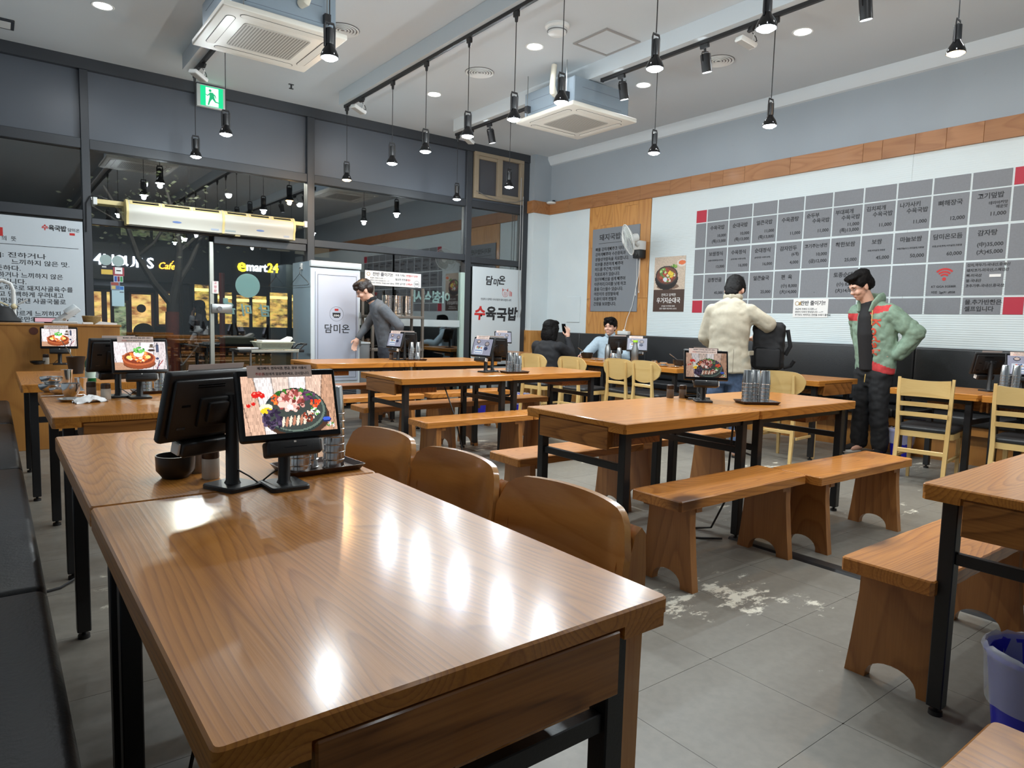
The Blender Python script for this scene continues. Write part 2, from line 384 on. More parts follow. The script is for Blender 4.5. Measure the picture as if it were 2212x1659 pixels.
# pillar in the far corner
wc = struct('wall_corner', MB().box(7.262, 8.96, 0, XW, YL+.1, ZC), MT['wgray'])
struct('white_panel', MB().box(7.252, 8.95, 1.085, XW-.012, YL, 3.05), MT['wwhite'], wc)
struct('plank', MB().rbox(7.225, 8.925, 3.045, XW-.045, 8.96, 3.245, .002, 1), MT['trim'], wc)
struct('plank', MB().rbox(7.225, 8.96, 3.045, 7.262, YL, 3.245, .002, 1), MT['trim'], wc)
struct('plank', MB().rbox(7.235, 8.93, 0, XW-.02, 8.96, 1.085, .002, 1), MT['pine'], wc)
struct('plank', MB().rbox(7.235, 8.96, 0, 7.262, YL, 1.085, .002, 1), MT['pine'], wc)
struct('wall_left', MB().box(XL-.15, YB, 0, XL, YL+.2, ZC), MT['wgray'])
struct('wall_back', MB().box(XL-.15, YB-.15, 0, XW+.2, YB, ZC), MT['wgray'])
# glass front
fr = MT['frame']
wf = struct('wall_front', MB().box(XL, 9.09, 3.875, 7.262, 9.25, ZC), fr)
def mem(nm, x0, x1, z0, z1, y0=9.11, y1=9.23): return struct(nm, MB().rbox(x0, y0, z0, x1, y1, z1, .004, 1), fr, wf)
for x0, x1 in ((.86, .942), (3.44, 3.54), (6.005, 6.11), (7.13, 7.262)): mem('mullion', x0, x1, 0, 3.875, 9.10)
for x0, x1 in ((XL, .86), (.942, 3.44), (3.54, 6.005), (6.11, 7.13)): mem('transom', x0, x1, 3.02, 3.13)
mem('transom', XL, .86, 2.235, 2.345); mem('transom', .942, 3.44, 2.195, 2.262); mem('transom', 3.54, 6.005, 2.17, 2.265); mem('transom', 6.11, 7.13, 2.145, 2.24)
for x0, x1 in ((XL, .86), (3.54, 6.005), (6.11, 7.13)): mem('transom', x0, x1, 0, .10)
mem('transom', .942, 3.44, -.02, .012)
def spandrel():
    m, nt, b = newmat('gray_spandrel'); n = N(nt, 'ShaderNodeTexNoise', {'Vector': coords(nt, rnd=False, world=True), 'Scale': .8, 'Detail': 3.})
    n2 = N(nt, 'ShaderNodeTexNoise', {'Vector': coords(nt, rnd=False, world=True), 'Scale': 300.})
    bs(nt, b, col=MIX(nt, n.outputs[0], C(72, 77, 85), C(86, 91, 99)), rough=.38, normal=N(nt, 'ShaderNodeBump', {'Height': n2.outputs[0], 'Strength': .05, 'Distance': .002}).outputs[0]); return m
sp = spandrel()
for x0, x1 in ((XL, .86), (.942, 3.44), (3.54, 6.005), (6.11, 7.13)): struct('spandrel_panel', MB().box(x0, 9.16, 3.13, x1, 9.19, 3.875), sp, wf)
def pane(nm, x0, x1, z0, z1, y=9.17): return struct(nm, MB().box(x0, y-.004, z0, x1, y+.004, z1), MT['glass'])
k = 1
for x0, x1, z0, z1 in ((XL, .86, 2.345, 3.02), (.942, 3.44, 2.262, 3.02), (3.54, 6.005, 2.265, 3.02), (6.11, 7.13, 2.24, 3.02), (XL, .86, .1, 2.235), (6.11, 7.13, .1, 2.145)):
    pane('window_%d' % k, x0, x1, z0, z1); k += 1
# sliding window bay behind the refrigerator
w7 = pane('window_7', 3.54, 4.76, .1, 2.17); w8 = pane('window_8', 4.78, 5.95, .1, 2.17, 9.15)
struct('window_jamb', MB().rbox(5.945, 9.10, .1, 6.004, 9.2, 1.98, .003, 1), pbr('pale_jamb', C(170, 190, 182), .4), w8)
struct('frosted_band', MB().box(3.55, 9.135, 1.115, 5.94, 9.146, 1.22), pbr('frosted_film', C(176, 184, 186), .6), w8)
struct('dark_film', MB().box(3.55, 9.155, .1, 5.94, 9.162, 1.115), glass_mat('dark_film', (.25, .25, .26), .8), w8)
# doors
d1 = pane('door_1', .95, 2.2, .015, 2.19); d2 = pane('door_2', 2.25, 3.43, .015, 2.19, 9.19)
al = pbr('pale_aluminium', C(178, 180, 172), .35, .6)
struct('door_stile', MB().rbox(2.2, 9.15, .015, 2.25, 9.21, 2.12, .004, 1), al, d1)
struct('door_rail', MB().rbox(.95, 9.15, .015, 2.2, 9.2, .09, .004, 1), fr, d1)
struct('door_rail', MB().rbox(2.25, 9.17, .015, 3.43, 9.22, .09, .004, 1), fr, d2)
struct('door_header', MB().rbox(2.25, 9.12, 2.10, 3.43, 9.21, 2.19, .004, 1), fr, d2)
lk = struct('door_lock', MB().rbox(2.21, 9.11, 1.23, 2.46, 9.155, 1.345, .008), MT['steel2'], d1)
struct('lock_knob', MB().cyl((2.30, 9.115, 1.285), (2.30, 9.085, 1.285), .03, 14), MT['steel'], d1)
# ------------------------------------------------------------------ tables and benches
TW = .74
def children_reg(o): KIDS[o.name] = list(o.children)
def make_table(TLN=1.11, name='dining_table'):
    """local: long axis x, centred; drawer at the -x end"""
    t = thing(name, 'x', 'table'); l, w = TLN/2, TW/2; b = MB()
    b.slab(rrect(-l, -w, l, w, .012, 3), .722, .75, .004)
    o = [(-l+.012, -.262), (-l, -.262), (-l, -w+.012), (-l+.012, -w), (l-.012, -w), (l, -w+.012), (l, w-.012), (l-.012, w), (-l+.012, w), (-l, w-.012), (-l, .262), (-l+.012, .262)]
    b.prism(o, 'z', .70, .7225)
    lob('tabletop', b, MT['table'], t)
    d = MB().rbox(-l+.002, -.256, .607, -l+.02, .256, .7165, .003, 1); d.box(-l+.02, -.245, .615, -l+.40, .245, .70)
    lob('drawer', d, MT['drawer'], t)
    for sx in (-1, 1):
        for sy in (-1, 1):
            cx, cy = sx*(l-.075), sy*(w-.065)
            g = lob('leg', MB().rbox(cx-.0225, cy-.0225, .028, cx+.0225, cy+.0225, .70, .003, 1), MT['black'], t)
            lob('leveling_foot', MB().lathe([(.008, .03), (.008, .016), (.02, .014), (.021, 0)], 12, (cx, cy, 0)), MT['plastic'], g)
        lob('crossbar', MB().rbox(sx*(l-.075)-.0125, -w+.0875, .50, sx*(l-.075)+.0125, w-.0875, .536, .002, 1), MT['black'], t)
    for sy in (-1, 1): lob('side_rail', MB().box(-l+.0975, sy*(w-.065)-.0125, .665, l-.0975, sy*(w-.065)+.0125, .70), MT['black'], t)
    return t
T0 = make_table(); T1_ = make_table(.65); _used = [0, 0]; LONG = 1.11
def table(x0, y0, rot, label, group, small=False):
    """x0,y0: low corner of the footprint; rot 0: long in x with drawer to -x, 180: drawer +x, 90: long in y with drawer at -y, -90: drawer +y"""
    k = int(small); L_ = .65 if small else 1.11; lx, ly = (L_, TW) if rot in (0, 180) else (TW, L_); T = (T0, T1_)[k]
    o = T if not _used[k] else copy_tree(T); _used[k] = 1
    o.location = (x0+lx/2, y0+ly/2, 0); o.rotation_euler = (0, 0, rad(rot)); tag(o, label, None, group); return o
LT, CT, WT = 'tables beside the left booth', 'tables with wooden benches in the middle', 'tables along the menu wall'
table(.170, .723, 90, 'large glossy table in the foreground with grained drawer front facing us', LT)
table(.170, 1.841, -90, 'glossy table joined behind the foreground one, black bowl on it', LT)
table(.204, -.852, -90, 'table corner with bright reflection at the bottom right corner of the view', LT)
table(.192, 3.485, 90, 'table on the left with used bowls, steel plates and crumpled tissue', LT)
table(.130, 5.10, -90, 'farthest left table, against the plywood counter', LT)
table(2.339, 2.162, 0, 'middle table with plain drawer, kiosk and steel cups at its right end', CT)
table(3.452, 2.157, 180, 'table end joined right of the middle table, cup tray over the joint', CT)
table(2.527, 4.706, 0, 'second row table, left half, drawer end towards the door', CT)
table(3.642, 4.735, 180, 'second row table, right half, in front of pale chairs', CT)
table(2.545, 6.50, 0, 'third row table, left half, in front of the refrigerator', CT)
table(3.662, 6.49, 180, 'third row table, right half, in front of the dark window', CT)
table(2.279, .119, 0, 'cut off table at the right edge, striped drawer front, worn corner', CT)
table(5.99, 3.18, 90, 'menu wall table with brown drawer behind the man in beige', WT)
table(5.98, 4.80, -90, 'menu wall table with used dishes behind the two pale chairs', WT)
table(5.98, 5.925, 90, 'menu wall table where the seated man in pale blue eats', WT)
table(6.00, 7.72, -90, 'corner table beside the pillar, small monitor on it', WT)
table(6.00, 1.92, 90, 'small menu wall table behind the complete ladder back chair', WT, True)
table(5.99, 1.245, -90, 'small menu wall table behind the cut off ladder back chair', WT, True)
# benches
def make_bench():
    t = thing('wooden_bench', 'x', 'bench'); l, w = .525, .1475; rnd = random.Random(3)
    pts = []
    for k in range(25): pts.append((-l+.01+(2*l-.02)*k/24, -w+rnd.uniform(0, .0035)))
    pts.append((l, -w+.012)); pts.append((l, w-.012))
    for k in range(25): pts.append((l-.01-(2*l-.02)*k/24, w-rnd.uniform(0, .0035)))
    pts.append((-l, w-.012)); pts.append((-l, -w+.012))
    lob('seat_board', MB().slab(pts, .393, .44, .005), MT['bench'], t)
    for s in (-1, 1):
        pf = [(-.155, 0), (-.085, 0)]+[(-.085+.085*(1-math.cos(math.pi*k/12)), .075*math.sin(math.pi*k/12)**.8) for k in range(1, 12)]+[(.085, 0), (.155, 0), (.14, .12), (.122, .30), (.120, .393), (-.120, .393), (-.122, .30), (-.14, .12)]
        lob('leg', MB().prism(pf, 'x', s*.40-.021, s*.40+.021), MT['benchleg'], t, 50)
        lob('cleat', MB().box(s*.40-.05, -.13, .372, s*.40+.05, .13, .3928) if 0 else MB().box(s*.36-.02, -.125, .365, s*.36+.02, .125, .3928), MT['benchleg'], t)
    return t
B0 = make_bench(); _bu = [0]
def bench(x0, y0, label, rz=0, group='wooden benches beside the middle tables'):
    o = B0 if not _bu[0] else copy_tree(B0); _bu[0] = 1
    o.location = (x0+.525, y0+.1475, 0); o.rotation_euler = (0, 0, rad(rz)); tag(o, label, None, group)
bench(2.388, 1.858, 'nearest whole bench, knotty orange top, in front of the middle table')
bench(3.447, 1.768, 'bench end to end with the nearest bench, set slightly forward', -1.5)
bench(2.345, 2.962, 'bench behind the middle table, left one, worn edge')
bench(3.41, 2.985, 'bench behind the middle table, right one')
bench(2.298, .808, 'bench cut by the right table leg, arched end towards us')
bench(2.58, 4.395, 'bench in front of the second row table, left one')
bench(3.64, 4.395, 'bench in front of the second row table, right one behind the drawer')
bench(2.54, 5.387, 'bench behind the second row table, left one')
bench(3.60, 5.395, 'bench behind the second row table, right one')
bench(2.52, 6.125, 'bench in front of the third row table, left one')
bench(3.65, 6.13, 'bench in front of the third row table, right one')
bench(2.60, 7.27, 'bench behind the third row table, near the refrigerator')
bench(3.68, 7.29, 'bench behind the third row table, near the dark window')
bench(3.40, .80, 'bench at the right edge behind the cut off table')
# booths
bt = thing('left_booth', 'long black vinyl booth seat along the left edge', 'booth', (-.25, 3, 0))
v = MB()
for y0, y1 in ((-1.6, 1.9), (1.9, 3.6), (3.6, 5.3), (5.3, 7.0)): pass
for y0, y1 in ((-1.6, .62), (.62, 2.21), (2.21, 4.0), (4.0, 5.6), (5.6, 7.05)):
    ob('seat_cushion', MB().rbox(XL+.012, y0+.002, .36, .098, y1-.002, .45, .028, 4), MT['vinyl'], bt)
ob('base_panel', MB().box(XL+.012, -1.6, 0, -.02, 7.05, .358), pbr('dark_ply', C(52, 38, 28), .6), bt)
wb = thing('wall_booth', 'long black upholstered booth under the menu wall', 'booth', (7.35, 3.5, 0))
yb = [-2.4, -.6, 1.2, 3.0, 4.8, 6.6, 8.0, 8.92]
for a, b in zip(yb, yb[1:]):
    ob('backrest', MB().rbox(7.50, a+.001, .47, XW-.014, b-.001, 1.07, .022, 3), MT['vinyl'], wb)
    ob('seat_cushion', MB().rbox(7.10, a+.001, .365, 7.52, b-.001, .455, .025, 3), MT['vinyl'], wb)
for k in range(14):
    y0 = -2.4+k*.81; y1 = min(8.92, y0+.809)
    ob('base_board', MB().box(7.20, y0, 0, 7.22, y1, .278), MT['ply'], wb)
ob('seat_rail', MB().rbox(7.13, -2.4, .280, 7.17, 8.92, .364, .003, 1), MT['ply'], wb)
# ------------------------------------------------------------------ ceiling lights
def spot(name, loc, w, col, parent, ang=150, blend=.6, size=.04, rot=None):
    l = bpy.data.lights.new(name, 'SPOT'); l.energy = w; l.color = col; l.spot_size = rad(ang); l.spot_blend = blend; l.shadow_soft_size = size
    o = bpy.data.objects.new(name, l); COL.objects.link(o); o.parent = parent; o.location = loc
    if rot: o.rotation_euler = rot
    return o
bulb_c, bulb_w = emat('cool_bulb', (.86, .94, 1.), 60.), emat('warm_bulb', (1., .56, .2), 40.)
unlit = MT['gloss']
tracks = []
for nm, x, y0, y1, lab in (('light_track', 1.84, 6.50, 8.23, 'left far piece of black light track above the door'), ('light_track', 1.84, YB+.2, 5.47, 'left near piece of black light track'), ('light_track', 3.58, YB+.2, 8.18, 'middle black light track on the ceiling beam'),
                           ('light_track', 5.29, 6.62, 8.30, 'short far piece of black light track beyond the air conditioner'), ('light_track', 5.29, YB+.2, 5.42, 'right black light track on this side of the air conditioner')):
    t = thing(nm, lab, 'track', (x, y1, 3.84), 0, 'black light tracks')
    lob('rail', MB().rbox(-.017, y0-y1, -.034, .017, 0, 0, .002, 1), MT['black'], t); lob('end_cap', MB().rbox(-.019, -.004, -.036, .019, .02, 0, .002, 1), MT['black'], t)
def make_pendant(cool=True, drop=.0):
    """origin at the track; bulb face .89 below"""
    t = thing('pendant_lamp', 'x', 'lamp'); z = -.885
    lob('adapter', MB().rbox(-.016, -.03, -.045, .016, .03, 0, .004, 1).cyl((0, 0, -.045), (0, 0, -.085), .016, 10, .012), MT['black'], t)
    top = z+.235
    lob('cord', MB().cyl((0, 0, -.08), (0, 0, top), .004, 6), MT['black'], t)
    b = MB().tube([(-.032, 0, z+.07), (-.034, 0, z+.2), (-.028, 0, z+.225), (.028, 0, z+.225), (.034, 0, z+.2), (.032, 0, z+.07)], .0045, 6, ry=.009)
    lob('bracket', b, MT['black'], t)
    lob('socket', MB().lathe([(.010, z+.2), (.026, z+.19), (.027, z+.10), (.022, z+.085)], 16), MT['black'], t)
    lob('reflector', MB().lathe([(.022, z+.095), (.030, z+.075), (.047, z+.05), (.058, z+.022), (.060, z+.004), (.056, z+.004), (.052, z+.02), (.030, z+.06)], 20, cap=False), MT['gloss'], t)
    lob('bulb', MB().lathe([(0, z-.012), (.035, z-.008), (.0545, z+.004), (.05, z+.02), (.025, z+.05), (0, z+.06)], 20), bulb_c if cool else bulb_w, t)
    spot('lamp_light', (0, 0, z-.02), PEND_W, COOL if cool else WARM, t)
    g = bpy.data.lights.new('lamp_glow', 'POINT'); g.energy = GLOW_W; g.color = COOL if cool else WARM; g.shadow_soft_size = .03
    go = bpy.data.objects.new('lamp_glow', g); COL.objects.link(go); go.parent = t; go.location = (0, 0, z-.03)
    return t
PC, PW_ = make_pendant(), None
_pu = [0, 0]
def pendant(x, y, label, cool=True, dz=0):
    global PW_
    if cool: o = PC if not _pu[0] else copy_tree(PC); _pu[0] = 1
    else:
        if PW_ is None: PW_ = make_pendant(False); o = PW_
        else: o = copy_tree(PW_)
    o.location = (x, y, 3.805+dz); tag(o, label, None, 'hanging spot lamps'); return o
order = ['farthest', 'second farthest', 'third farthest', 'fourth farthest', 'fifth farthest', 'sixth farthest', 'seventh farthest', 'eighth farthest', 'ninth farthest']
pendant(3.58, 8.143, 'warm orange pendant lamp at the far end of the middle track', False)
for k, y in enumerate((6.934, 6.206, 5.431, 4.724, 4.121, 3.179, 2.354)): pendant(3.58, y, 'white pendant lamp on the middle track, %s white one' % order[k])
for k, y in enumerate((8.27, 7.045, 4.66, 3.392)): pendant(5.29, y, 'white pendant lamp on the right track, %s of its row' % order[k])
pendant(5.29, 2.005, 'orange glowing pendant lamp at the top right', False, .195)
for k, y in enumerate((8.174, 6.973, 4.468, 3.226)): pendant(1.84, y, 'white pendant lamp on the left track, %s of its row' % order[k])
for x, ysx, nm in ((3.58, (1.3, .2), 'middle'), (5.29, (.6,), 'right')):
    for y, q in zip(ysx, ('nearer to the hall', 'farther back')): pendant(x, y, 'white pendant lamp out of view on the %s track, %s' % (nm, q))
# cylinder spots on the right track
def make_head():
    t = thing('track_spotlight', 'x', 'spotlight')
    lob('adapter', MB().rbox(-.016, -.045, -.04, .016, .045, 0, .004, 1).cyl((0, 0, -.04), (0, 0, -.07), .012, 10), MT['black'], t)
    lob('yoke', MB().tube([(-.05, 0, -.15), (-.052, 0, -.085), (-.045, 0, -.072), (.045, 0, -.072), (.052, 0, -.085), (.05, 0, -.15)], .003, 6, ry=.008), MT['black'], t)
    h = lob('housing', MB().lathe([(.03, -.085), (.045, -.09), (.047, -.10), (.047, -.245), (.043, -.248), (.043, -.22)], 20, cap=False), MT['black'], t)
    lob('lens', MB().lathe([(0, -.245), (.043, -.243), (.043, -.235), (0, -.232)], 20), bulb_c, t)
    spot('spot_light', (0, 0, -.26), SPOT_W, COOL, t, 110, .5)
    return t
H0 = make_head()
for k, (x, y, rx, lab) in enumerate(((5.29, 7.516, 0, 'far tilted black cylinder spotlight before the wooden window'), (5.29, 5.15, 0, 'black cylinder spotlight above the cassette air conditioner'), (5.29, 4.111, 0, 'black cylinder spotlight near the small round vent'), (5.29, 2.665, 0, 'black cylinder spotlight cut by the top edge of the view'))):
    o = H0 if k == 0 else copy_tree(H0); o.location = (x, y, 3.808); tag(o, lab, None, 'cylinder spotlights')
    if k == 0: o.rotation_euler = (rad(0), rad(-14), 0)
# white flood heads (switched off)
def make_flood():
    t = thing('flood_light', 'x', 'floodlight')
    lob('adapter', MB().rbox(-.014, -.04, -.05, .014, .04, 0, .003, 1), MT['black'], t)
    lob('bracket', MB().tube([(.04, 0, -.05), (.045, 0, -.09), (.05, 0, -.13)], .006, 6), MT['white'], t)
    lob('housing', MB().rbox(-.085, -.055, -.165, .085, .055, -.125, .01, 2), MT['white'], t)
    lob('diffuser', MB().box(-.07, -.042, -.168, .07, .042, -.1645), pbr('gray_diffuser', C(160, 156, 150), .3), t)
    lob('wire', MB().tube([(.06, 0, -.12), (.09, 0, -.09), (.08, .02, -.06), (.03, .02, -.04)], .004, 6), MT['black'], t)
    return t
F0 = make_flood()
for k, (x, y, lab) in enumerate(((1.84, 7.80, 'white floodlight head beside the green exit sign'), (3.58, 7.70, 'white floodlight head at the end of the middle track'), (5.29, 7.93, 'white floodlight head behind a pendant near the wooden window'), (5.29, 3.61, 'white floodlight head beside the bright hanging lamp at upper right'))):
    o = F0 if k == 0 else copy_tree(F0); o.location = (x, y, 3.808); o.rotation_euler = (rad(8), rad(18), rad((30, 10, 20, -20)[k])); tag(o, lab, None, 'white floodlight heads')
# recessed downlights
def make_down():
    t = thing('downlight', 'x', 'ceiling light')
    lob('trim_ring', MB().lathe([(.075, -.001), (.092, -.004), (.096, 0)], 24, cap=False), MT['white'], t)
    lob('diffuser', MB().lathe([(0, -.006), (.06, -.005), (.078, -.001)], 24, cap=False), emat('downlight_glow', (.95, .98, 1.), 9.), t)
    spot('down_light', (0, 0, -.03), DOWN_W, (.93, .97, 1.0), t, 172, .3, .07)
    return t
D0 = make_down(); n = 0
for x, y, lab in ((.91, 7.487, 'round ceiling light at the upper left, far'), (4.469, 5.579, 'round ceiling light beside the smoke detector'), (4.456, 7.528, 'round ceiling light between the cords of the far pendants'), (6.142, 3.65, 'round ceiling light right of the brightest pendant'), (6.117, 5.593, 'round ceiling light behind the cassette air conditioner'), (2.72, 3.62, 'round ceiling light at the top edge of the view'),
                  (2.72, 7.5, 'round ceiling light hidden by the near cassette air conditioner'), (2.72, 1.6, 'round ceiling light above the nearest bench, out of view'), (4.46, 1.6, 'round ceiling light above the middle table, out of view'), (6.13, 1.6, 'round ceiling light above the ladder back chairs, out of view'), (.91, 5.55, 'round ceiling light over the left booth, out of view'), (4.46, -1.5, 'added unseen ceiling light behind the viewer, middle'), (2.0, -1.5, 'added unseen ceiling light behind the viewer, left'), (6.3, -1.5, 'added unseen ceiling light behind the viewer, right')):  # last three are unseen, added behind the viewer to brighten the hall
    if lab.startswith('round ceiling light hidden'): continue
    o = D0 if n == 0 else copy_tree(D0); n += 1; o.location = (x, y, ZC); tag(o, lab, None, 'round recessed ceiling lights')
# ------------------------------------------------------------------ chairs
def curved_panel(hw, ztop, zbot, depth, th, nu=20, nv=6, tilt=0., x0=0.):
    """back panel: u across (y), bows towards -x at its ends; ztop/zbot are functions of u"""
    F_, B_ = [], []
    for i in range(nu+1):
        u = -1+2*i/nu
        for j in range(nv+1):
            z = zbot(u)+(ztop(u)-zbot(u))*j/nv
            x = x0-depth*abs(u)**2.2+tilt*(z-.45); F_.append((x, u*hw, z)); B_.append((x+th, u*hw*(1+.012), z))
    mb = MB(); n = nv+1; f = []; o = len(F_)
    for i in range(nu):
        for j in range(nv):
            a = i*n+j; f.append((a, a+n, a+n+1, a+1)); f.append((o+a+1, o+a+n+1, o+a+n, o+a))
    for i in range(nu):
        a = i*n; f.append((a+n, a, o+a, o+a+n)); a += nv; f.append((a, a+n, o+a+n, o+a))
    for j in range(nv): f.append((j, j+1, o+j+1, o+j)); a = nu*n+j; f.append((a+1, a, o+a, o+a+1))
    return mb.add(F_+B_, f)
def rnd_top(z, r, hw): return lambda u: z-.010*abs(u)**2-(0 if abs(u)*hw < hw-r else r-math.sqrt(max(0, r*r-(abs(u)*hw-hw+r)**2)))
def leg_tube(p, r0, r1=None, seg=4): return MB().tube(p, [r0]+[((r1 or r0)+r0)/2]*(len(p)-2)+[r1 or r0], seg, up=(0, 1, 0))
def make_amber():
    """sits facing -x; back panel at x=0"""
    t = thing('plywood_chair', 'x', 'chair')
    lob('backrest', curved_panel(.235, rnd_top(.825, .075, .235), lambda u: .545+.02*abs(u)**4, .055, .016, 22, 6, .12), MT['chair'], t, 50)
    for s in (-1, 1):
        pr = [(-.02+.05, .0), (.075, .0), (.078, .45), (.098, .70), (.093, .775), (.080, .79), (.062, .775), (.040, .70), (.02, .45)]
        pr = [(x-.05 if z > .5 else x-.035, z) for x, z in pr]
        lob('back_post', MB().prism(pr, 'y', s*.198, s*.232), MT['chairedge'], t)
        lob('front_leg', MB().prism([(-.40, 0), (-.365, 0), (-.36, .42), (-.405, .42)], 'y', s*.18, s*.215), MT['chairedge'], t)
        lob('side_rail', MB().box(-.40, s*.19, .385, .0, s*.21, .43), MT['chairedge'], t)
    lob('seat', MB().slab(rrect(-.43, -.215, -.015, .215, .07, 5), .43, .45, .006), MT['chair'], t)
    return t
A0 = make_amber()
for k, (x, y, rz, lab) in enumerate(((1.045, 1.16, -2, 'amber plywood chair at the foreground table, nearest and largest back'), (1.05, 1.635, -1, 'amber plywood chair at the foreground table, second from the viewer'), (1.05, 2.095, 1, 'amber plywood chair behind the steel cups on the near table'))):
    o = A0 if k == 0 else copy_tree(A0); o.location = (x, y, 0); o.rotation_euler = (0, 0, rad(rz)); tag(o, lab, None, 'amber plywood chairs')
def seat_frame(t, seatmat, w=.2):
    ring = rrect(-.40, -w, .02, w, .06, 5)
    lob('seat_apron', MB().prism(ring, 'z', .395, .44), MT['beechy'], t)
    b = MB(); rows = []
    for ins, z in ((.004, .438), (-.004, .452), (-.002, .47), (.02, .482), (.07, .486)):
        rows.append([(x, y, z) for x, y in rrect(-.40+ins, -w+ins, .02-ins, w-ins, max(.02, .06-ins*.5), 5)])
    lob('cushion', b.rings(rows), seatmat, t, 60)
    for s in (-1, 1):
        lob('front_leg', leg_tube([(-.375, s*(w-.03), 0), (-.365, s*(w-.03), .40)], .016, .022), MT['beech'], t)
        lob('stretcher', MB().rbox(-.37, s*(w-.025)-.008, .215, .03, s*(w-.025)+.008, .24, .003, 1), MT['beech'], t)
def make_oval():
    t = thing('oval_back_chair', 'x', 'chair')
    zt = lambda u: .838-.006*abs(u)-.075*abs(u)**6
    zb = lambda u: .735-.14*math.sqrt(max(0, 1-u*u))
    lob('backrest', curved_panel(.225, zt, zb, .035, .016, 24, 6, .12), MT['beechy'], t, 50)
    for s in (-1, 1):
        y = s*.135
        lob('back_post', MB().tube([(.075, y*1.12, 0), (.055, y*1.1, .2), (.035, y*1.06, .42), (.038, y, .55), (.052, y, .70), (.064, y, .80)], [.018, .021, .022, .018, .015, .013], 4, up=(0, 1, 0)), MT['beech'], t)
    lob('cross_rail', MB().rbox(.025, -.135, .545, .045, .135, .58, .004, 1), MT['beechy'], t)
    lob('rear_stretcher', MB().rbox(.04, -.145, .27, .058, .145, .30, .004, 1), MT['beechy'], t)
    seat_frame(t, MT['vinyl']); return t
O0 = make_oval()
for k, (x, y, rz, lab) in enumerate(((5.33, 6.50, 8, 'oval back beech chair before the seated woman, nearest the corner pillar'), (5.36, 5.82, 4, 'oval back beech chair right of the seated woman'), (5.66, 5.36, 3, 'oval back beech chair before the green capped bottle'), (5.66, 4.965, -2, 'oval back beech chair right beside the green bottle chair'), (5.74, 3.40, 6, 'oval back beech chair behind the steel cups, right of the beige jacket'))):
    o = O0 if k == 0 else copy_tree(O0); o.location = (x, y, 0); o.rotation_euler = (0, 0, rad(rz+180)); tag(o, lab, None, 'pale oval back chairs')
def make_ladder():
    t = thing('ladder_back_chair', 'x', 'chair')
    px = lambda z: .075-.12*z+.15*max(0, z-.42)+.115*z*z*.0
    zs = [0, .2, .42, .6, .75, .865]
    for s in (-1, 1):
        lob('back_post', MB().tube([(px(z)-.045*(z > .8)*.3, s*(.172 if z < .4 else .172+.03*(z-.4)), z) for z in zs], [.019, .021, .021, .019, .017, .014], 4, up=(0, 1, 0)), MT['beech'], t)
    lob('top_slat', curved_panel(.17, lambda u: .842+.012*u*u, lambda u: .715, -.02, .016, 14, 4, .03, px(.78)-.025-.01), MT['beechy'], t, 50)
    for z in (.655, .575): lob('slat', curved_panel(.165, lambda u, z=z: z+.017, lambda u, z=z: z-.017, -.02, .015, 12, 2, .03, px(z)-.015), MT['beechy'], t, 50)
    lob('rear_stretcher', MB().rbox(.035, -.165, .265, .055, .165, .30, .004, 1), MT['beechy'], t)
    seat_frame(t, MT['vinyl'], .205); return t
L0 = make_ladder()
for k, (x, y, rz, lab) in enumerate(((5.80, 2.21, 8, 'ladder back beech chair with black cushion, fully in view at right'), (5.78, 1.55, 4, 'ladder back beech chair cut by the right edge of the view'))):
    o = L0 if k == 0 else copy_tree(L0); o.location = (x, y, 0); o.rotation_euler = (0, 0, rad(rz+180)); tag(o, lab, None, 'pale ladder back chairs')
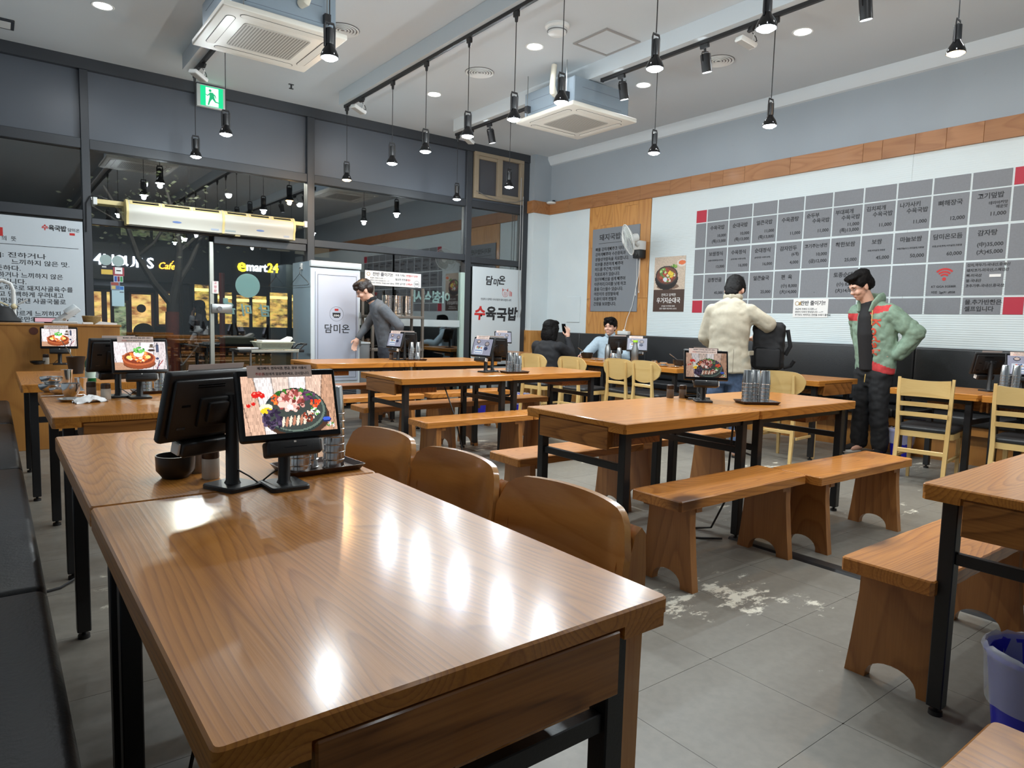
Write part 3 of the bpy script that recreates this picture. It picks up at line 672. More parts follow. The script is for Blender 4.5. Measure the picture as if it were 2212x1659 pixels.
# ------------------------------------------------------------------ painted flat pictures (screens, poster)
class Pic:
    def __init__(s, w, h, bg): s.w, s.h = w, h; s.a = np.zeros((h, w, 3)); s.a[:] = C(*bg); s.y, s.x = np.mgrid[0:h, 0:w]; s.r = np.random.RandomState(5)
    def ell(s, cx, cy, rx, ry, col, rot=0, n=0.):
        c, q = math.cos(rot), math.sin(rot); dx = s.x/s.w-cx; dy = (s.y/s.h-cy)*s.h/s.w; rx_, ry_ = rx, ry
        m = ((dx*c+dy*q)/rx_)**2+((-dx*q+dy*c)/ry_)**2 < 1
        k = np.array(C(*col)); s.a[m] = k*(1+n*(s.r.rand(m.sum(), 1)-.5)*2); return s
    def rect(s, x0, y0, x1, y1, col, n=0.):
        m = (s.x/s.w >= x0) & (s.x/s.w < x1) & (s.y/s.h >= y0) & (s.y/s.h < y1); s.a[m] = np.array(C(*col))*(1+n*(s.r.rand(m.sum(), 1)-.5)*2); return s
    def blobs(s, cx, cy, rx, ry, cols, k=30, sz=.02):
        for i in range(k):
            t = s.r.rand()*6.283; q = math.sqrt(s.r.rand()); s.ell(cx+rx*q*math.cos(t), cy+ry*q*math.sin(t)*s.w/s.h, sz*(.6+.8*s.r.rand()), sz*(.5+.6*s.r.rand()), cols[s.r.randint(len(cols))], s.r.rand()*3, .1)
        return s
    def planks(s, cols, n=6, lean=.12):
        u = s.x/s.w+(s.y/s.h-.5)*lean*(s.x/s.w-.5)*2; k = np.clip((u*n).astype(int), 0, n-1)
        g = s.r.rand(s.h//4+1, s.w)[(s.y//4), s.x]
        for i in range(n):
            m = k == i; s.a[m] = np.array(C(*cols[i % len(cols)]))*(0.75+.5*g[m])[:, None]
        e = np.abs(u*n-np.round(u*n)) < .035; s.a[e] *= .45; return s
    def mesh(s, name, sx, sy, mat):
        """grid in the xz plane centred at 0, seen from -y"""
        me = bpy.data.meshes.new(name); w, h = s.w, s.h
        X, Z = np.meshgrid(np.linspace(-sx/2, sx/2, w+1), np.linspace(sy/2, -sy/2, h+1)); v = np.stack([X.ravel(), np.zeros(X.size), Z.ravel()], 1)
        i, j = np.meshgrid(np.arange(w), np.arange(h)); a = (j*(w+1)+i).ravel(); f = np.stack([a, a+w+1, a+w+2, a+1], 1)
        me.from_pydata(v.tolist(), [], f.tolist())
        c = np.ones((w*h, 4, 4)); c[:, :, :3] = s.a.reshape(-1, 1, 3); at = me.color_attributes.new('Col', 'FLOAT_COLOR', 'CORNER'); at.data.foreach_set('color', c.ravel())
        me.materials.append(mat); me.update(); return me
scr_m = vcol('screen_glow', 1.15)
prn_m = vcol('printed_picture', 0, .45)
def pic_platter(w=116, h=68):
    p = Pic(w, h, (200, 180, 165)).planks([(196, 160, 138), (214, 206, 204), (204, 184, 172), (222, 214, 212), (206, 176, 158), (178, 138, 112)], 6)
    p.ell(.56, .72, .36, .21, (70, 48, 36)); p.ell(.55, .62, .345, .235, (44, 52, 50)); p.ell(.55, .61, .325, .215, (96, 110, 100)); p.ell(.54, .60, .31, .205, (60, 66, 62))
    p.blobs(.54, .33, .19, .055, [(60, 120, 40), (96, 160, 60), (40, 84, 34)], 40, .024); p.blobs(.70, .36, .07, .05, [(70, 40, 70), (96, 60, 90)], 14, .02)
    p.blobs(.34, .42, .05, .05, [(214, 92, 40), (230, 130, 60)], 16, .016); p.ell(.23, .54, .07, .04, (226, 224, 190)); p.ell(.24, .60, .07, .035, (244, 190, 40))
    p.blobs(.29, .74, .10, .10, [(58, 46, 70), (84, 70, 96), (40, 32, 50)], 60, .02); p.blobs(.50, .44, .15, .11, [(150, 70, 66), (206, 150, 140), (110, 50, 44), (226, 190, 180)], 90, .022)
    p.ell(.49, .55, .035, .03, (236, 222, 216)); p.ell(.40, .50, .04, .032, (222, 190, 176)); p.blobs(.78, .50, .06, .04, [(214, 60, 30), (236, 110, 60)], 18, .016); p.blobs(.76, .64, .05, .035, [(230, 236, 220), (90, 150, 60)], 16, .014)
    for i in range(7): p.ell(.40+.04*i, .80-.004*i, .016, .055, ((232, 206, 186), (176, 120, 96))[i % 2], .25)
    p.blobs(.68, .73, .06, .05, [(150, 60, 40), (90, 40, 30), (220, 190, 170)], 26, .014)
    for x, y, r in ((.13, .31, .04), (.17, .30, .035), (.20, .33, .03), (.05, .49, .022), (.10, .46, .022)): p.ell(x, y, r, r*.85, (196, 30, 26)); p.ell(x-.008, y-.02, r*.3, r*.2, (240, 130, 110))
    p.ell(.885, .80, .05, .03, (30, 40, 90)); p.ell(.885, .785, .045, .02, (60, 90, 190)); p.blobs(.93, .90, .05, .03, [(80, 130, 60), (200, 200, 200)], 10, .012); return p
def pic_stew(w=104, h=60):
    p = Pic(w, h, (206, 196, 196)).planks([(214, 204, 206), (196, 186, 186), (222, 216, 220), (200, 190, 190)], 4)
    p.rect(0, .72, .45, 1, (176, 136, 110), .15); p.ell(.47, .78, .31, .11, (110, 60, 34)); p.ell(.46, .66, .31, .17, (140, 66, 34)); p.ell(.46, .58, .32, .15, (176, 92, 52)); p.ell(.46, .56, .285, .125, (120, 50, 28))
    p.ell(.17, .50, .03, .02, (160, 84, 48)); p.blobs(.46, .52, .22, .10, [(226, 120, 50), (240, 160, 80), (190, 70, 30), (230, 200, 170)], 70, .026); p.ell(.27, .55, .05, .035, (246, 206, 110)); p.ell(.64, .54, .05, .035, (246, 210, 120))
    p.ell(.46, .42, .10, .07, (236, 226, 214)); p.blobs(.47, .29, .11, .055, [(70, 160, 60), (110, 190, 90), (50, 120, 50)], 34, .022)
    p.ell(.72, .18, .05, .02, (110, 96, 80)); p.ell(.72, .12, .035, .03, (90, 78, 66)); p.rect(.80, .10, .86, .38, (70, 76, 96), .2); p.rect(.82, .02, .84, .12, (40, 44, 60)); p.ell(.71, .30, .07, .025, (60, 40, 34))
    for i in range(14): p.ell(.80+.010*i, .95-.022*i, .010, .010, (150, 60, 60)); p.ell(.81+.004*i, .98-.024*i, .010, .010, (60, 56, 84))
    p.ell(.82, .60, .035, .022, (60, 60, 90)); return p
def pic_set(w=72, h=60):
    p = Pic(w, h, (150, 152, 170)); p.a *= (.85+.3*p.r.rand(h, w, 1)); p.ell(.25, .18, .10, .09, (40, 40, 60)); p.ell(.25, .17, .075, .06, (200, 180, 170)); p.ell(.72, .30, .12, .12, (40, 44, 60)); p.ell(.72, .29, .09, .085, (160, 150, 150)); p.ell(.70, .58, .10, .09, (50, 60, 90))
    p.rect(.10, .42, .58, .92, (206, 214, 226)); p.rect(.14, .70, .54, .88, (90, 120, 170)); p.rect(.16, .74, .52, .84, (220, 226, 230)); p.blobs(.34, .54, .16, .06, [(220, 150, 40), (210, 70, 40), (80, 140, 60), (60, 90, 150)], 26, .03); return p
def pic_bowl(w=60, h=64):
    p = Pic(w, h, (196, 178, 160)); p.a *= (.85+.3*p.r.rand(h, w, 1)); p.ell(.88, .20, .16, .12, (214, 204, 196)); p.ell(.88, .19, .11, .07, (220, 110, 60)); p.blobs(.62, .30, .08, .05, [(90, 140, 50), (130, 170, 70)], 12, .035); p.ell(.45, .90, .36, .10, (120, 96, 80))
    p.ell(.40, .66, .37, .36, (30, 26, 26)); p.ell(.40, .56, .36, .31, (52, 46, 46)); p.ell(.40, .56, .32, .27, (110, 60, 44)); p.blobs(.40, .56, .25, .20, [(190, 60, 40), (220, 210, 190), (90, 130, 60), (150, 90, 60)], 60, .04)
    p.blobs(.55, .52, .09, .10, [(230, 200, 60), (210, 180, 60)], 22, .035); p.blobs(.30, .42, .12, .07, [(180, 210, 140), (110, 160, 70)], 20, .03); p.ell(.42, .40, .06, .05, (150, 60, 50)); p.ell(.36, .68, .07, .07, (200, 210, 220)); return p
P_PLAT = pic_platter().mesh('display', .244, .152, scr_m); P_STEW = pic_stew().mesh('display', .244, .152, scr_m); P_SET = pic_set().mesh('display', .244, .152, vcol('dim_screen_glow', .75))
P_PLATD = pic_platter(70, 42).mesh('display', .244, .152, vcol('mid_screen_glow', .55))
# ------------------------------------------------------------------ order kiosks
def make_kiosk():
    """tablet on a post, facing -y; base centre at the origin"""
    t = thing('order_kiosk', 'x', 'kiosk'); p = MT['plastic']
    lob('base', MB().slab(rrect(-.052, -.06, .052, .06, .012, 3), 0, .012, .003), p, t)
    lob('post', MB().tube([(0, 0, .01), (0, 0, .02), (0, 0, .21), (0, -.005, .25)], [.026, .02, .0185, .0185], 16, ry=[.02, .0155, .0145, .012]), p, t)
    M = Matrix.Translation((0, -.036, .228)) @ Matrix.Rotation(rad(-16), 4, 'X')
    def L(n, mb, m, par=t, sm=35): return lob(n, mb.xf(M), m, par, sm)
    b = L('screen_body', MB().rbox(-.134, -.012, -.094, .134, .012, .094, .009, 3), p)
    L('back_housing', MB().rbox(-.122, .0115, -.078, .122, .026, .078, .008, 2).rbox(-.05, .022, -.05, .05, .036, .03, .006, 2), p)
    v = MB()
    for z in (.058, .064): v.box(-.02, .0255, z-.0015, .06, .0268, z+.0015)
    for x, z in ((-.09, -.03), (-.06, -.045), (.085, .01), (.09, -.05), (-.085, .03)): v.box(x-.012, .0255, z-.003, x+.012, .0268, z+.003)
    L('back_vents', v, MT['gloss'])
    L('bezel', MB().rbox(-.130, -.0135, -.090, .130, -.0115, .090, .0009, 1), MT['gloss'])
    L('neck', MB().rbox(-.03, .03, -.035, .03, .046, .02, .005, 2), p)
    r = L('card_reader', MB().rbox(-.072, -.018, -.135, .072, .03, -.093, .008, 3), p)
    L('card_slot', MB().box(-.03, -.0186, -.114, .03, -.0178, -.1125), MT['gloss'], r)
    L('reader_logo', MB().box(-.003, -.0188, -.102, .003, -.018, -.097), MT['white'], r)
    L('receipt_cutter', MB().rbox(.072, -.012, -.130, .079, .018, -.098, .002, 1), MT['white'], r)
    L('paper_note', MB().prism([(-.0147, .072), (-.0142, .1045), (-.0136, .1045), (-.0140, .072)], 'x', -.104, .066), MT['pink'])
    l = MB()
    for body, z, cc in (('체크페이, 전자식권, 현금, 장부 사용시', .096, 0), ('        직원에게 말씀해주세요, 감사합니다.', .081, 0)): text(l, body, .0085, M_note(z), .01, 'CENTER', .13 if z > .09 else None, .0002)
    L('note_lettering', l, MT['ink'])
    l = MB(); text(l, '주문은', .0085, M_note(.081, -.072), .01, 'CENTER', None, .0002); L('note_red_lettering', l, MT['red'])
    lob('cable', MB().tube([(.0, .02, .05), (-.025, .035, .03), (-.04, .05, .012), (-.06, .06, .004), (-.09, .07, .003)], .0022, 6), p, t)
    return t
def M_note(z, x=-.012): return frame((x, -.0146, z-.0), (1, 0, 0), (0, .02, 1))
K0 = make_kiosk(); _ku = [0]
def kiosk(x, y, rz, pic, label, z=.75, group='order kiosks on the tables'):
    first = not _ku[0]; o = K0 if first else copy_tree(KB, None, None); _ku[0] = 1
    o.location = (x, y, z); o.rotation_euler = (0, 0, rad(rz)); tag(o, label, 'kiosk', group)
    d = bpy.data.objects.new('display', pic); COL.objects.link(d); d.parent = o
    d.matrix_basis = Matrix.Translation((0, -.036, .228)) @ Matrix.Rotation(rad(-16), 4, 'X') @ Matrix.Translation((0, -.0142, .0))
    return o
KB = K0
KIDS[K0.name] = list(K0.children)
def imu(o):
    l = MB(); text(l, 'imu', .016, frame((-.105, -.0142, -.0785), (1, 0, 0), (0, 0, 1)), .01, 'CENTER', None, .0002)
k1 = kiosk(.617, 1.805, 1, P_PLAT, 'lit tablet kiosk in the foreground showing a meat platter on wood')
k2 = kiosk(.500, 1.868, 205, P_PLAT, 'tablet kiosk in the foreground turned away, black back towards us')
for _c in k2.children:
    if not _c.name.startswith(('base', 'post', 'cable')): _c.location.x += .045
l = MB(); text(l, 'imu', .017, frame((-.098, .0272, -.066), (-1, 0, 0), (0, 0, 1)).copy(), .02, 'CENTER', None, .0003)
lob('maker_lettering', l.xf(Matrix.Translation((0, -.036, .228)) @ Matrix.Rotation(rad(-16), 4, 'X')), pbr('gray_print', C(150, 148, 146), .5), k2)
kiosk(.625, 4.11, 0, P_STEW, 'bright kiosk on the left table showing red stew in a clay pot')
kiosk(.535, 4.20, 196, P_STEW, 'dark backed kiosk left of the bright stew screen')
kiosk(.455, 6.93, -4, P_STEW, 'kiosk with stew picture in front of the plywood counter')
kiosk(3.505, 2.60, -42, P_PLATD, 'kiosk on the middle table showing a platter, in front of the beige jacket')
kiosk(3.60, 2.70, 100, P_PLATD, 'dark second kiosk behind the middle table platter screen')
kiosk(3.585, 5.06, -82, P_SET, 'kiosk on the second row table showing a meal tray')
kiosk(3.68, 5.09, 130, P_SET, 'second row kiosk turned away beside steel cups')
kiosk(3.66, 6.89, -80, P_SET, 'kiosk on the third row table before the gray shirted man')
kiosk(3.76, 6.92, 130, P_SET, 'third row kiosk turned away, before the steel rack')
kiosk(6.45, 6.135, 150, P_SET, 'black kiosk back in front of the seated man')
kiosk(6.50, 5.86, -50, P_SET, 'kiosk with meal picture behind the green capped bottle')
kiosk(6.50, 2.01, 145, P_SET, 'black kiosk back on the wall table behind the ladder chair')
kiosk(6.55, 1.80, -60, P_SET, 'kiosk at the right edge behind steel cups')
kiosk(6.25, 8.39, -25, P_SET, 'small monitor on the corner table before the white poster')
# ------------------------------------------------------------------ cups on trays
def cup_mesh():
    # upside-down cup, wall about a millimetre thick
    return fix(MB().lathe([(.0335, 0), (.0345, .0008), (.0345, .0026), (.0325, .004), (.0258, .082), (.0245, .085), (0, .0855), (0, .0845), (.0235, .084), (.0248, .0815), (.0315, .003)], 22, cap=False).mesh('steel_cup', 40))
CUP = cup_mesh(); CUP.materials.append(MT['steel'])
NTH = ['bottom', 'second', 'third', 'fourth', 'fifth', 'sixth', 'seventh', 'eighth', 'ninth', 'tenth']
def cups(x, y, n, where, z=.768, step=.0235, grp='stacked steel cups on trays'):
    for i in range(n):
        o = bpy.data.objects.new('steel_cup', CUP); COL.objects.link(o); o.location = (x, y, z+i*step); o.rotation_euler = (0, 0, i*.7)
        tag(o, ('%s upturned steel cup from the bottom of %s' % (NTH[i], where)) if i else 'bottom upturned steel cup of %s' % where, 'cup', grp)
def tray(x, y, rz, label, z=.75, dx=.12, dy=.085):
    b = MB(); rows = []
    for ins, zz in ((.012, 0), (0, .018), (.003, .018), (.014, .004)): rows.append([(px, py, zz) for px, py in rrect(-dx+ins, -dy+ins, dx-ins, dy-ins, .012, 3)])
    b.rings(rows); solo('serving_tray', b, MT['tray'], label, 'tray', 'brown cup trays', (x, y, z), rad(rz))
def trayset(x, y, rz, spots, name, label):
    tray(x, y, rz, label); c, s = math.cos(rad(rz)), math.sin(rad(rz))
    for dx, dy, n, w in spots: cups(x+dx*c-dy*s, y+dx*s+dy*c, n, '%s stack on the %s' % (w, name), .7545)
trayset(.775, 1.965, 4, ((-.075, -.035, 7, 'left'), (-.02, .03, 7, 'rear'), (.045, -.012, 8, 'right')), 'near table tray', 'brown tray with steel cups behind the foreground kiosk')
trayset(3.755, 2.385, -32, ((-.055, .02, 6, 'left'), (.0, .035, 6, 'rear'), (.035, -.025, 6, 'right')), 'middle table tray', 'brown tray holding six high cup stacks on the middle table')
trayset(3.80, 4.905, -10, ((-.045, .02, 5, 'left'), (.025, .035, 5, 'rear'), (.02, -.035, 4, 'front')), 'second row tray', 'brown tray with steel cups on the second row table')
trayset(3.83, 6.80, -10, ((-.045, .01, 6, 'left'), (.035, .02, 6, 'right'), (.01, -.045, 1, 'front')), 'third row tray', 'brown tray with steel cups on the third row table')
trayset(.745, 4.36, 4, ((-.05, 0, 5, 'left'), (.03, .03, 4, 'right')), 'left table tray', 'brown tray with cups behind the stew screen')
trayset(6.38, 1.83, 10, ((-.05, .035, 7, 'left'), (.035, -.03, 7, 'right')), 'wall table tray', 'brown tray with steel cups behind the ladder back chairs')
# ------------------------------------------------------------------ jars, bowls
MT['powder'] = pbr('pale_powder_glass', C(196, 186, 172), .15)
def make_jar(dark=True):
    t = thing('seasoning_jar', 'x', 'jar')
    lob('glass', MB().lathe([(0, 0), (.022, 0), (.024, .004), (.0235, .055), (.021, .06)], 18), MT['jar'] if dark else MT['powder'], t)
    lob('lid', MB().lathe([(.0225, .058), (.0235, .06), (.0225, .082), (.018, .086), (0, .0865)], 18), MT['lid'], t); return t
J0, J1, _ju = make_jar(), make_jar(False), [0, 0]
def jar(x, y, label, z=.75):
    k = 1 if 'pale' in label.split('half')[0] or 'white' in label.split('left of')[0] else 0; J = (J0, J1)[k]; o = J if not _ju[k] else copy_tree(J); _ju[k] = 1; o.location = (x, y, z); tag(o, label, None, 'seasoning jars')
jar(.478, 2.005, 'seasoning jar with pale powder beside the black bowl in the foreground'); jar(.462, 2.10, 'dark seasoning jar half hidden behind the pale powder jar')
jar(3.49, 2.845, 'dark seasoning jar on the middle table, left of two'); jar(3.56, 2.80, 'seasoning jar on the middle table, right of two')
jar(.465, 4.10, 'seasoning jar with white powder beside the tissue on the left table'); jar(.412, 4.22, 'brown seasoning jar left of the white powder jar'); jar(.36, 7.00, 'pale seasoning jar against the plywood counter')
jar(3.62, 6.98, 'seasoning jar behind the third row kiosk')
def bowl(x, y, r, h, mat, label, cat='bowl', z=.75, grp=None, foot=.55, mid=.86):
    pr = [(0, 0), (r*foot, 0), (r*foot+.004, .006), (r*mid, h*.35), (r*.985, h*.7), (r, h), (r-.003, h), (r*.95, h*.7), (r*(mid-.06), h*.35), (r*.5, .01), (0, .009)]
    return solo('bowl', MB().lathe(pr, 28), mat, label, cat, grp, (x, y, z))
bowl(.400, 2.068, .052, .064, MT['ceram'], 'black ribbed ceramic bowl on the foreground table', foot=.66, mid=.97)
bowl(3.60, 2.765, .05, .022, MT['ceram'], 'black bowl beside the jars on the middle table', foot=.6); bowl(.30, 6.98, .055, .03, MT['ceram'], 'black bowl in front of the plywood counter')
def plate(x, y, r, label, z=.75, mat=None, grp='used steel plates'): return solo('plate', MB().lathe([(0, 0), (r*.7, 0), (r, .014), (r-.003, .0155), (r*.7, .003), (0, .002)], 26), mat or MT['steel'], label, 'plate', grp, (x, y, z))
S_ = MT['steel']
bowl(.255, 4.60, .06, .045, S_, 'steel bowl at the bottom of the left table pile', grp='used steel bowls'); bowl(.258, 4.60, .056, .04, S_, 'steel bowl on top of the left table pile', z=.797, grp='used steel bowls')
bowl(.292, 4.45, .056, .036, S_, 'wide steel bowl in front of the pile on the left table', grp='used steel bowls'); bowl(.325, 4.28, .045, .075, S_, 'tall steel bowl between the plate and the jars', 'bowl')
plate(.308, 4.09, .06, 'steel plate left of the crumpled tissue'); plate(.36, 4.50, .05, 'steel plate behind the bowl pile on the left table')
solo('steel_cup', MB().lathe([(0, 0), (.026, 0), (.033, .08), (.0345, .083), (.0325, .083), (.025, .003), (0, .003)], 20), S_, 'upright steel cup behind the bowl pile', 'cup', None, (.375, 5.18, .75))
solo('steel_cup', MB().lathe([(0, 0), (.026, 0), (.033, .08), (.0345, .083), (.0325, .083), (.025, .003), (0, .003)], 20), S_, 'upright steel cup between bowls and brown jar', 'cup', None, (.395, 4.53, .75))
def tissue():
    b = MB(); n, m = 16, 12; v = []
    for i in range(n+1):
        for j in range(m+1):
            x, y = i/n-.5, j/m-.5; r = .006+.036*max(0, 1-3.2*(x*x+y*y))*(0.6+.8*abs(mnoise.noise(Vector((x*5, y*5, 3)))))+.012*mnoise.noise(Vector((x*7, y*9, 1)))
            v.append((x*.15, y*.085+.02*x, max(.001, r)))
    f = [(i*(m+1)+j, (i+1)*(m+1)+j, (i+1)*(m+1)+j+1, i*(m+1)+j+1) for i in range(n) for j in range(m)]
    b.add(v, f); b.add([(x, y, max(.0005, z-.004)) for x, y, z in v], [q[::-1] for q in f]); return b
solo('crumpled_tissue', tissue(), MT['paper'], 'crumpled white tissue on the left table', 'tissue', None, (.385, 4.01, .75), .2, 60)
solo('chopsticks', MB().tube([(0, 0, .004), (.20, .012, .004)], .003, 6).tube([(0, .008, .004), (.2, .022, .004)], .003, 6), S_, 'steel chopsticks left of the bowls', 'chopsticks', None, (.195, 4.33, .75))
pot = thing('utensil_pot', 'black pot with a steel ladle on the left table', 'pot', (.485, 5.9, .75))
lob('pot', MB().lathe([(0, 0), (.045, 0), (.06, .12), (.064, .125), (.058, .125), (.043, .004), (0, .004)], 22), MT['plastic'], pot)
lob('ladle', MB().tube([(.02, 0, .02), (-.02, 0, .12), (-.085, 0, .245)], .005, 8, ry=.003), S_, pot)
bo = thing('green_bottle', 'green glass bottle behind the dark jar on the left table', 'bottle', (.50, 5.13, .75))
lob('glass', MB().lathe([(0, 0), (.03, 0), (.032, .01), (.032, .13), (.013, .18), (.013, .215), (0, .216)], 18), pbr('green_glass', C(24, 92, 44), .1), bo)
lob('label', MB().lathe([(.0325, .03), (.0325, .10)], 18, cap=False), pbr('bottle_label', C(206, 222, 206), .5), bo)
can = thing('drink_can', 'green drink can behind the left foreground kiosk', 'can', (.795, 3.78, .75))
lob('can_body', MB().lathe([(0, 0), (.024, 0), (.033, .008), (.033, .105), (.026, .118), (0, .117)], 20), pbr('green_can', C(70, 160, 60), .25, .3), can); lob('can_print', MB().lathe([(.0333, .03), (.0333, .06)], 20, cap=False), pbr('can_print', C(190, 220, 180), .4), can)
# dishes on the wall tables
def water_bottle():
    t = thing('water_bottle', 'steel water bottle with a lime green cap', 'bottle', (6.16, 5.585, .75))
    lob('bottle_body', MB().lathe([(0, 0), (.038, 0), (.042, .01), (.042, .17), (.028, .225), (.027, .265), (0, .266)], 22), MT['steel2'], t)
    lob('cap', MB().lathe([(.03, .262), (.031, .285), (0, .288)], 18), pbr('lime_cap', C(170, 220, 60), .4), t)
water_bottle()
for k, (x, y, r, lab) in enumerate(((6.15, 6.30, .05, 'steel dish in front of the seated man, left'), (6.15, 6.17, .055, 'steel dish in front of the seated man, right'), (6.12, 5.45, .05, 'steel dish beside the bottle'), (6.15, 5.13, .06, 'steel dish with lid on the dish table'), (6.15, 4.965, .055, 'steel dish nearest the platter kiosk'), (6.33, 4.95, .05, 'rear steel dish on the dish table'))): plate(x, y, r, lab)
bowl(6.2, 5.40, .045, .045, S_, 'steel rice bowl behind the oval chairs', grp='used steel bowls'); bowl(6.2, 5.31, .036, .06, S_, 'steel cup beside the rice bowl', 'cup'); bowl(6.15, 5.13, .045, .035, S_, 'steel bowl on the lidded dish', z=.766)
for x, y, lab in ((6.5, 6.77, 'black stone pot with spoon beside the seated man'), (6.45, 5.13, 'black stone pot with spoon on the dish table')):
    t = thing('stone_pot', lab, 'pot', (x, y, .75), 0, 'black stone pots')
    lob('pot', MB().lathe([(0, 0), (.06, 0), (.082, .03), (.088, .075), (.08, .075), (.07, .02), (0, .012)], 22), MT['ceram'], t); lob('spoon', MB().tube([(.02, 0, .03), (-.04, .06, .10), (-.08, .10, .14)], .004, 6), S_, t)
cups(6.30, 5.98, 5, 'right stack before the seated man', .7505); cups(6.25, 6.03, 2, 'left stack before the seated man', .7505)
solo('steel_flask', MB().lathe([(0, 0), (.036, 0), (.038, .008), (.038, .16), (.026, .19), (.026, .215), (0, .216)], 20), MT['steel2'], 'steel flask left of the seated man kiosk', 'flask', None, (6.3, 6.18, .75))
# ------------------------------------------------------------------ menu wall
XF = XW-.012
ink, redp = MT['ink'], MT['red']
tg = pbr('gray_menu_tile', C(122, 124, 129), .6, var=.04, vscale=60.); trd = pbr('red_menu_tile', C(176, 36, 58), .6)
mb_t = thing('menu_board', 'wall menu of gray tiles with red corner tiles and prices', 'menu board', (XF, 4.0, 2.0))
def W(y, z, x=XF-.005): return frame((x, y, z), (0, -1, 0), (0, 0, 1))
ROWS = [(2.771, 2.612), (2.597, 2.28), (2.255, 1.936), (1.915, 1.594), (1.573, 1.41)]
COLS = [(5.894, 5.734)]+[(5.714-.3417*k, 5.392-.3417*k) for k in range(10)]+[(2.297, 2.137)]
def won(n, s='', z=.80): return [(s+n, .93, z, .050, 'RIGHT')]
def dish(name, z=.25, al='CENTER', x=.5, s=.060): return [(name, x, z, s, al)]
def two(a, b): return [(a, .08, .20, .056, 'LEFT'), (b, .94, .40, .056, 'RIGHT')]
T = {}
for c, (n, p, q) in enumerate((('수육국밥', '10,000', '13,000'), ('순대국밥', '10,000', '13,000'), ('얼큰국밥', '11,000', '13,000'))): T[1, c+1] = dish(n)+won(p, '', .58)+won(q, '(특)', .80)
T[1, 4] = dish('수육곰탕')+won('11,000', '', .76); T[1, 5] = two('순두부', '수육국밥')+won('11,000', '', .76); T[1, 6] = two('부대찌개', '수육국밥')+won('11,000', '', .64)+won('13,000', '(특)', .83)
T[1, 7] = two('김치찌개', '수육국밥')+won('11,000', '', .76); T[1, 8] = two('나가사키', '수육국밥')+won('11,000', '', .76); T[1, 9] = dish('뼈해장국', .28)+won('12,000', '', .76)
T[1, 10] = dish('고기덮밥', .20)+[('데리야끼맛', .95, .42, .034, 'RIGHT'), ('매운맛', .95, .54, .034, 'RIGHT')]+won('11,000', '', .74)
for c, (n, sub, p) in enumerate((('보쌈정식', '(보쌈+된장찌개,2인이상)', '13,000'), ('수육정식', '(수육국밥 +보쌈+순대)', '16,000'), ('순대정식', '(순대국밥 +보쌈+순대)', '16,000'))): T[2, c+1] = dish(n, .24)+[(sub, .5, .50, .023, 'CENTER')]+won(p, '', .76)
T[2, 4] = dish('감자만두', .24)+[('(6개)', .93, .46, .046, 'RIGHT')]+won('4,000', '', .76); T[2, 5] = dish('고기주는냉면', .22, s=.050)+won('10,000', '', .52)+won('12,000', '(곱)', .76)
T[2, 6] = dish('착한보쌈')+won('25,000', '', .78)
for c, (n, sub, p) in enumerate((('보쌈', '보쌈,어리굴젓,각종쌈', '45,000'), ('마늘보쌈', '보쌈,마늘소스,어리굴젓,각종쌈', '50,000'), ('담미온모듬', '보쌈,순대,편육,어리굴젓,각종쌈', '60,000'))): T[2, c+7] = dish(n, .24, s=.058)+[(sub, .5, .52, .021, 'CENTER')]+won(p, '', .77)
T[2, 10] = dish('감자탕', .22)+won('35,000', '(中)', .56)+won('45,000', '(大)', .78)
T[3, 1] = dish('곱창전골', .24)+won('45,000', '', .76); T[3, 2] = dish('곱창볶음', .24)+won('35,000', '', .60); T[3, 3] = dish('얼큰술국', .24)+won('25,000', '', .76)
T[3, 4] = dish('편  육', .24)+won(' 8,000', '(小)', .56)+won('14,000', '(大)', .78); T[3, 5] = [('.', .55, .78, .05, 'CENTER')]; T[3, 6] = dish('토종순대', .24)+won(' 8,000', '(小)', .56)+won('14,000', '(大)', .78)
T[3, 9] = [('KT GiGA 5GE88R', .5, .72, .030, 'CENTER'), ('비번  2ga91 zf058', .5, .90, .030, 'CENTER')]
T[3, 10] = [(s, .04, .10+.155*k, .033, 'LEFT') for k, s in enumerate(('김치,깍두기-국내산,중국산', '돼지고기-미국산,스페인산', '뼈-미국산', '쌀-국내산', '고추가루-국내산,중국산'))]
T[4, 10] = [('물.추가반찬은', .06, .30, .054, 'LEFT'), ('셀프입니다', .06, .70, .054, 'LEFT')]
for r, (z1, z0) in enumerate(ROWS):
    for c, (y1, y0) in enumerate(COLS):
        corner = r in (0, 4) and c in (0, 11)
        o = ob('menu_tile', MB().box(XF-.004, y0, z0, XF-.001, y1, z1), trd if corner else tg, mb_t)
        if corner: o['label'] = 'red corner tile'
        if (r, c) in T:
            b = MB()
            for s, rx, rz, sz, al_ in T[r, c]: text(b, s, sz, W(y1-(y1-y0)*rx, z1-(z1-z0)*rz), .022, al_)
            ob('lettering', b, ink, o)
        if (r, c) == (3, 9):
            b = MB(); cy, cz = (y0+y1)/2, z1-.155
            b.lathe([(0, 0), (.018, 0), (.018, .001), (0, .001)], 16, (0, 0, 0), W(cy, cz))
            for rr in (.045, .072, .10):
                a = [rad(t) for t in range(45, 136, 6)]; pts = [((rr-.009)*math.cos(t), (rr-.009)*math.sin(t)) for t in a]+[((rr+.009)*math.cos(t), (rr+.009)*math.sin(t)) for t in a[::-1]]
                q = MB().prism(pts, 'z', 0, .001).xf(W(cy, cz)); b.add(q.v, q.f)
            ob('wireless_symbol', b, redp, o)
ob('paper_patch', MB().box(XF-.0068, 2.335, 1.766, XF-.0055, 2.43, 1.792), MT['paper'], mb_t)
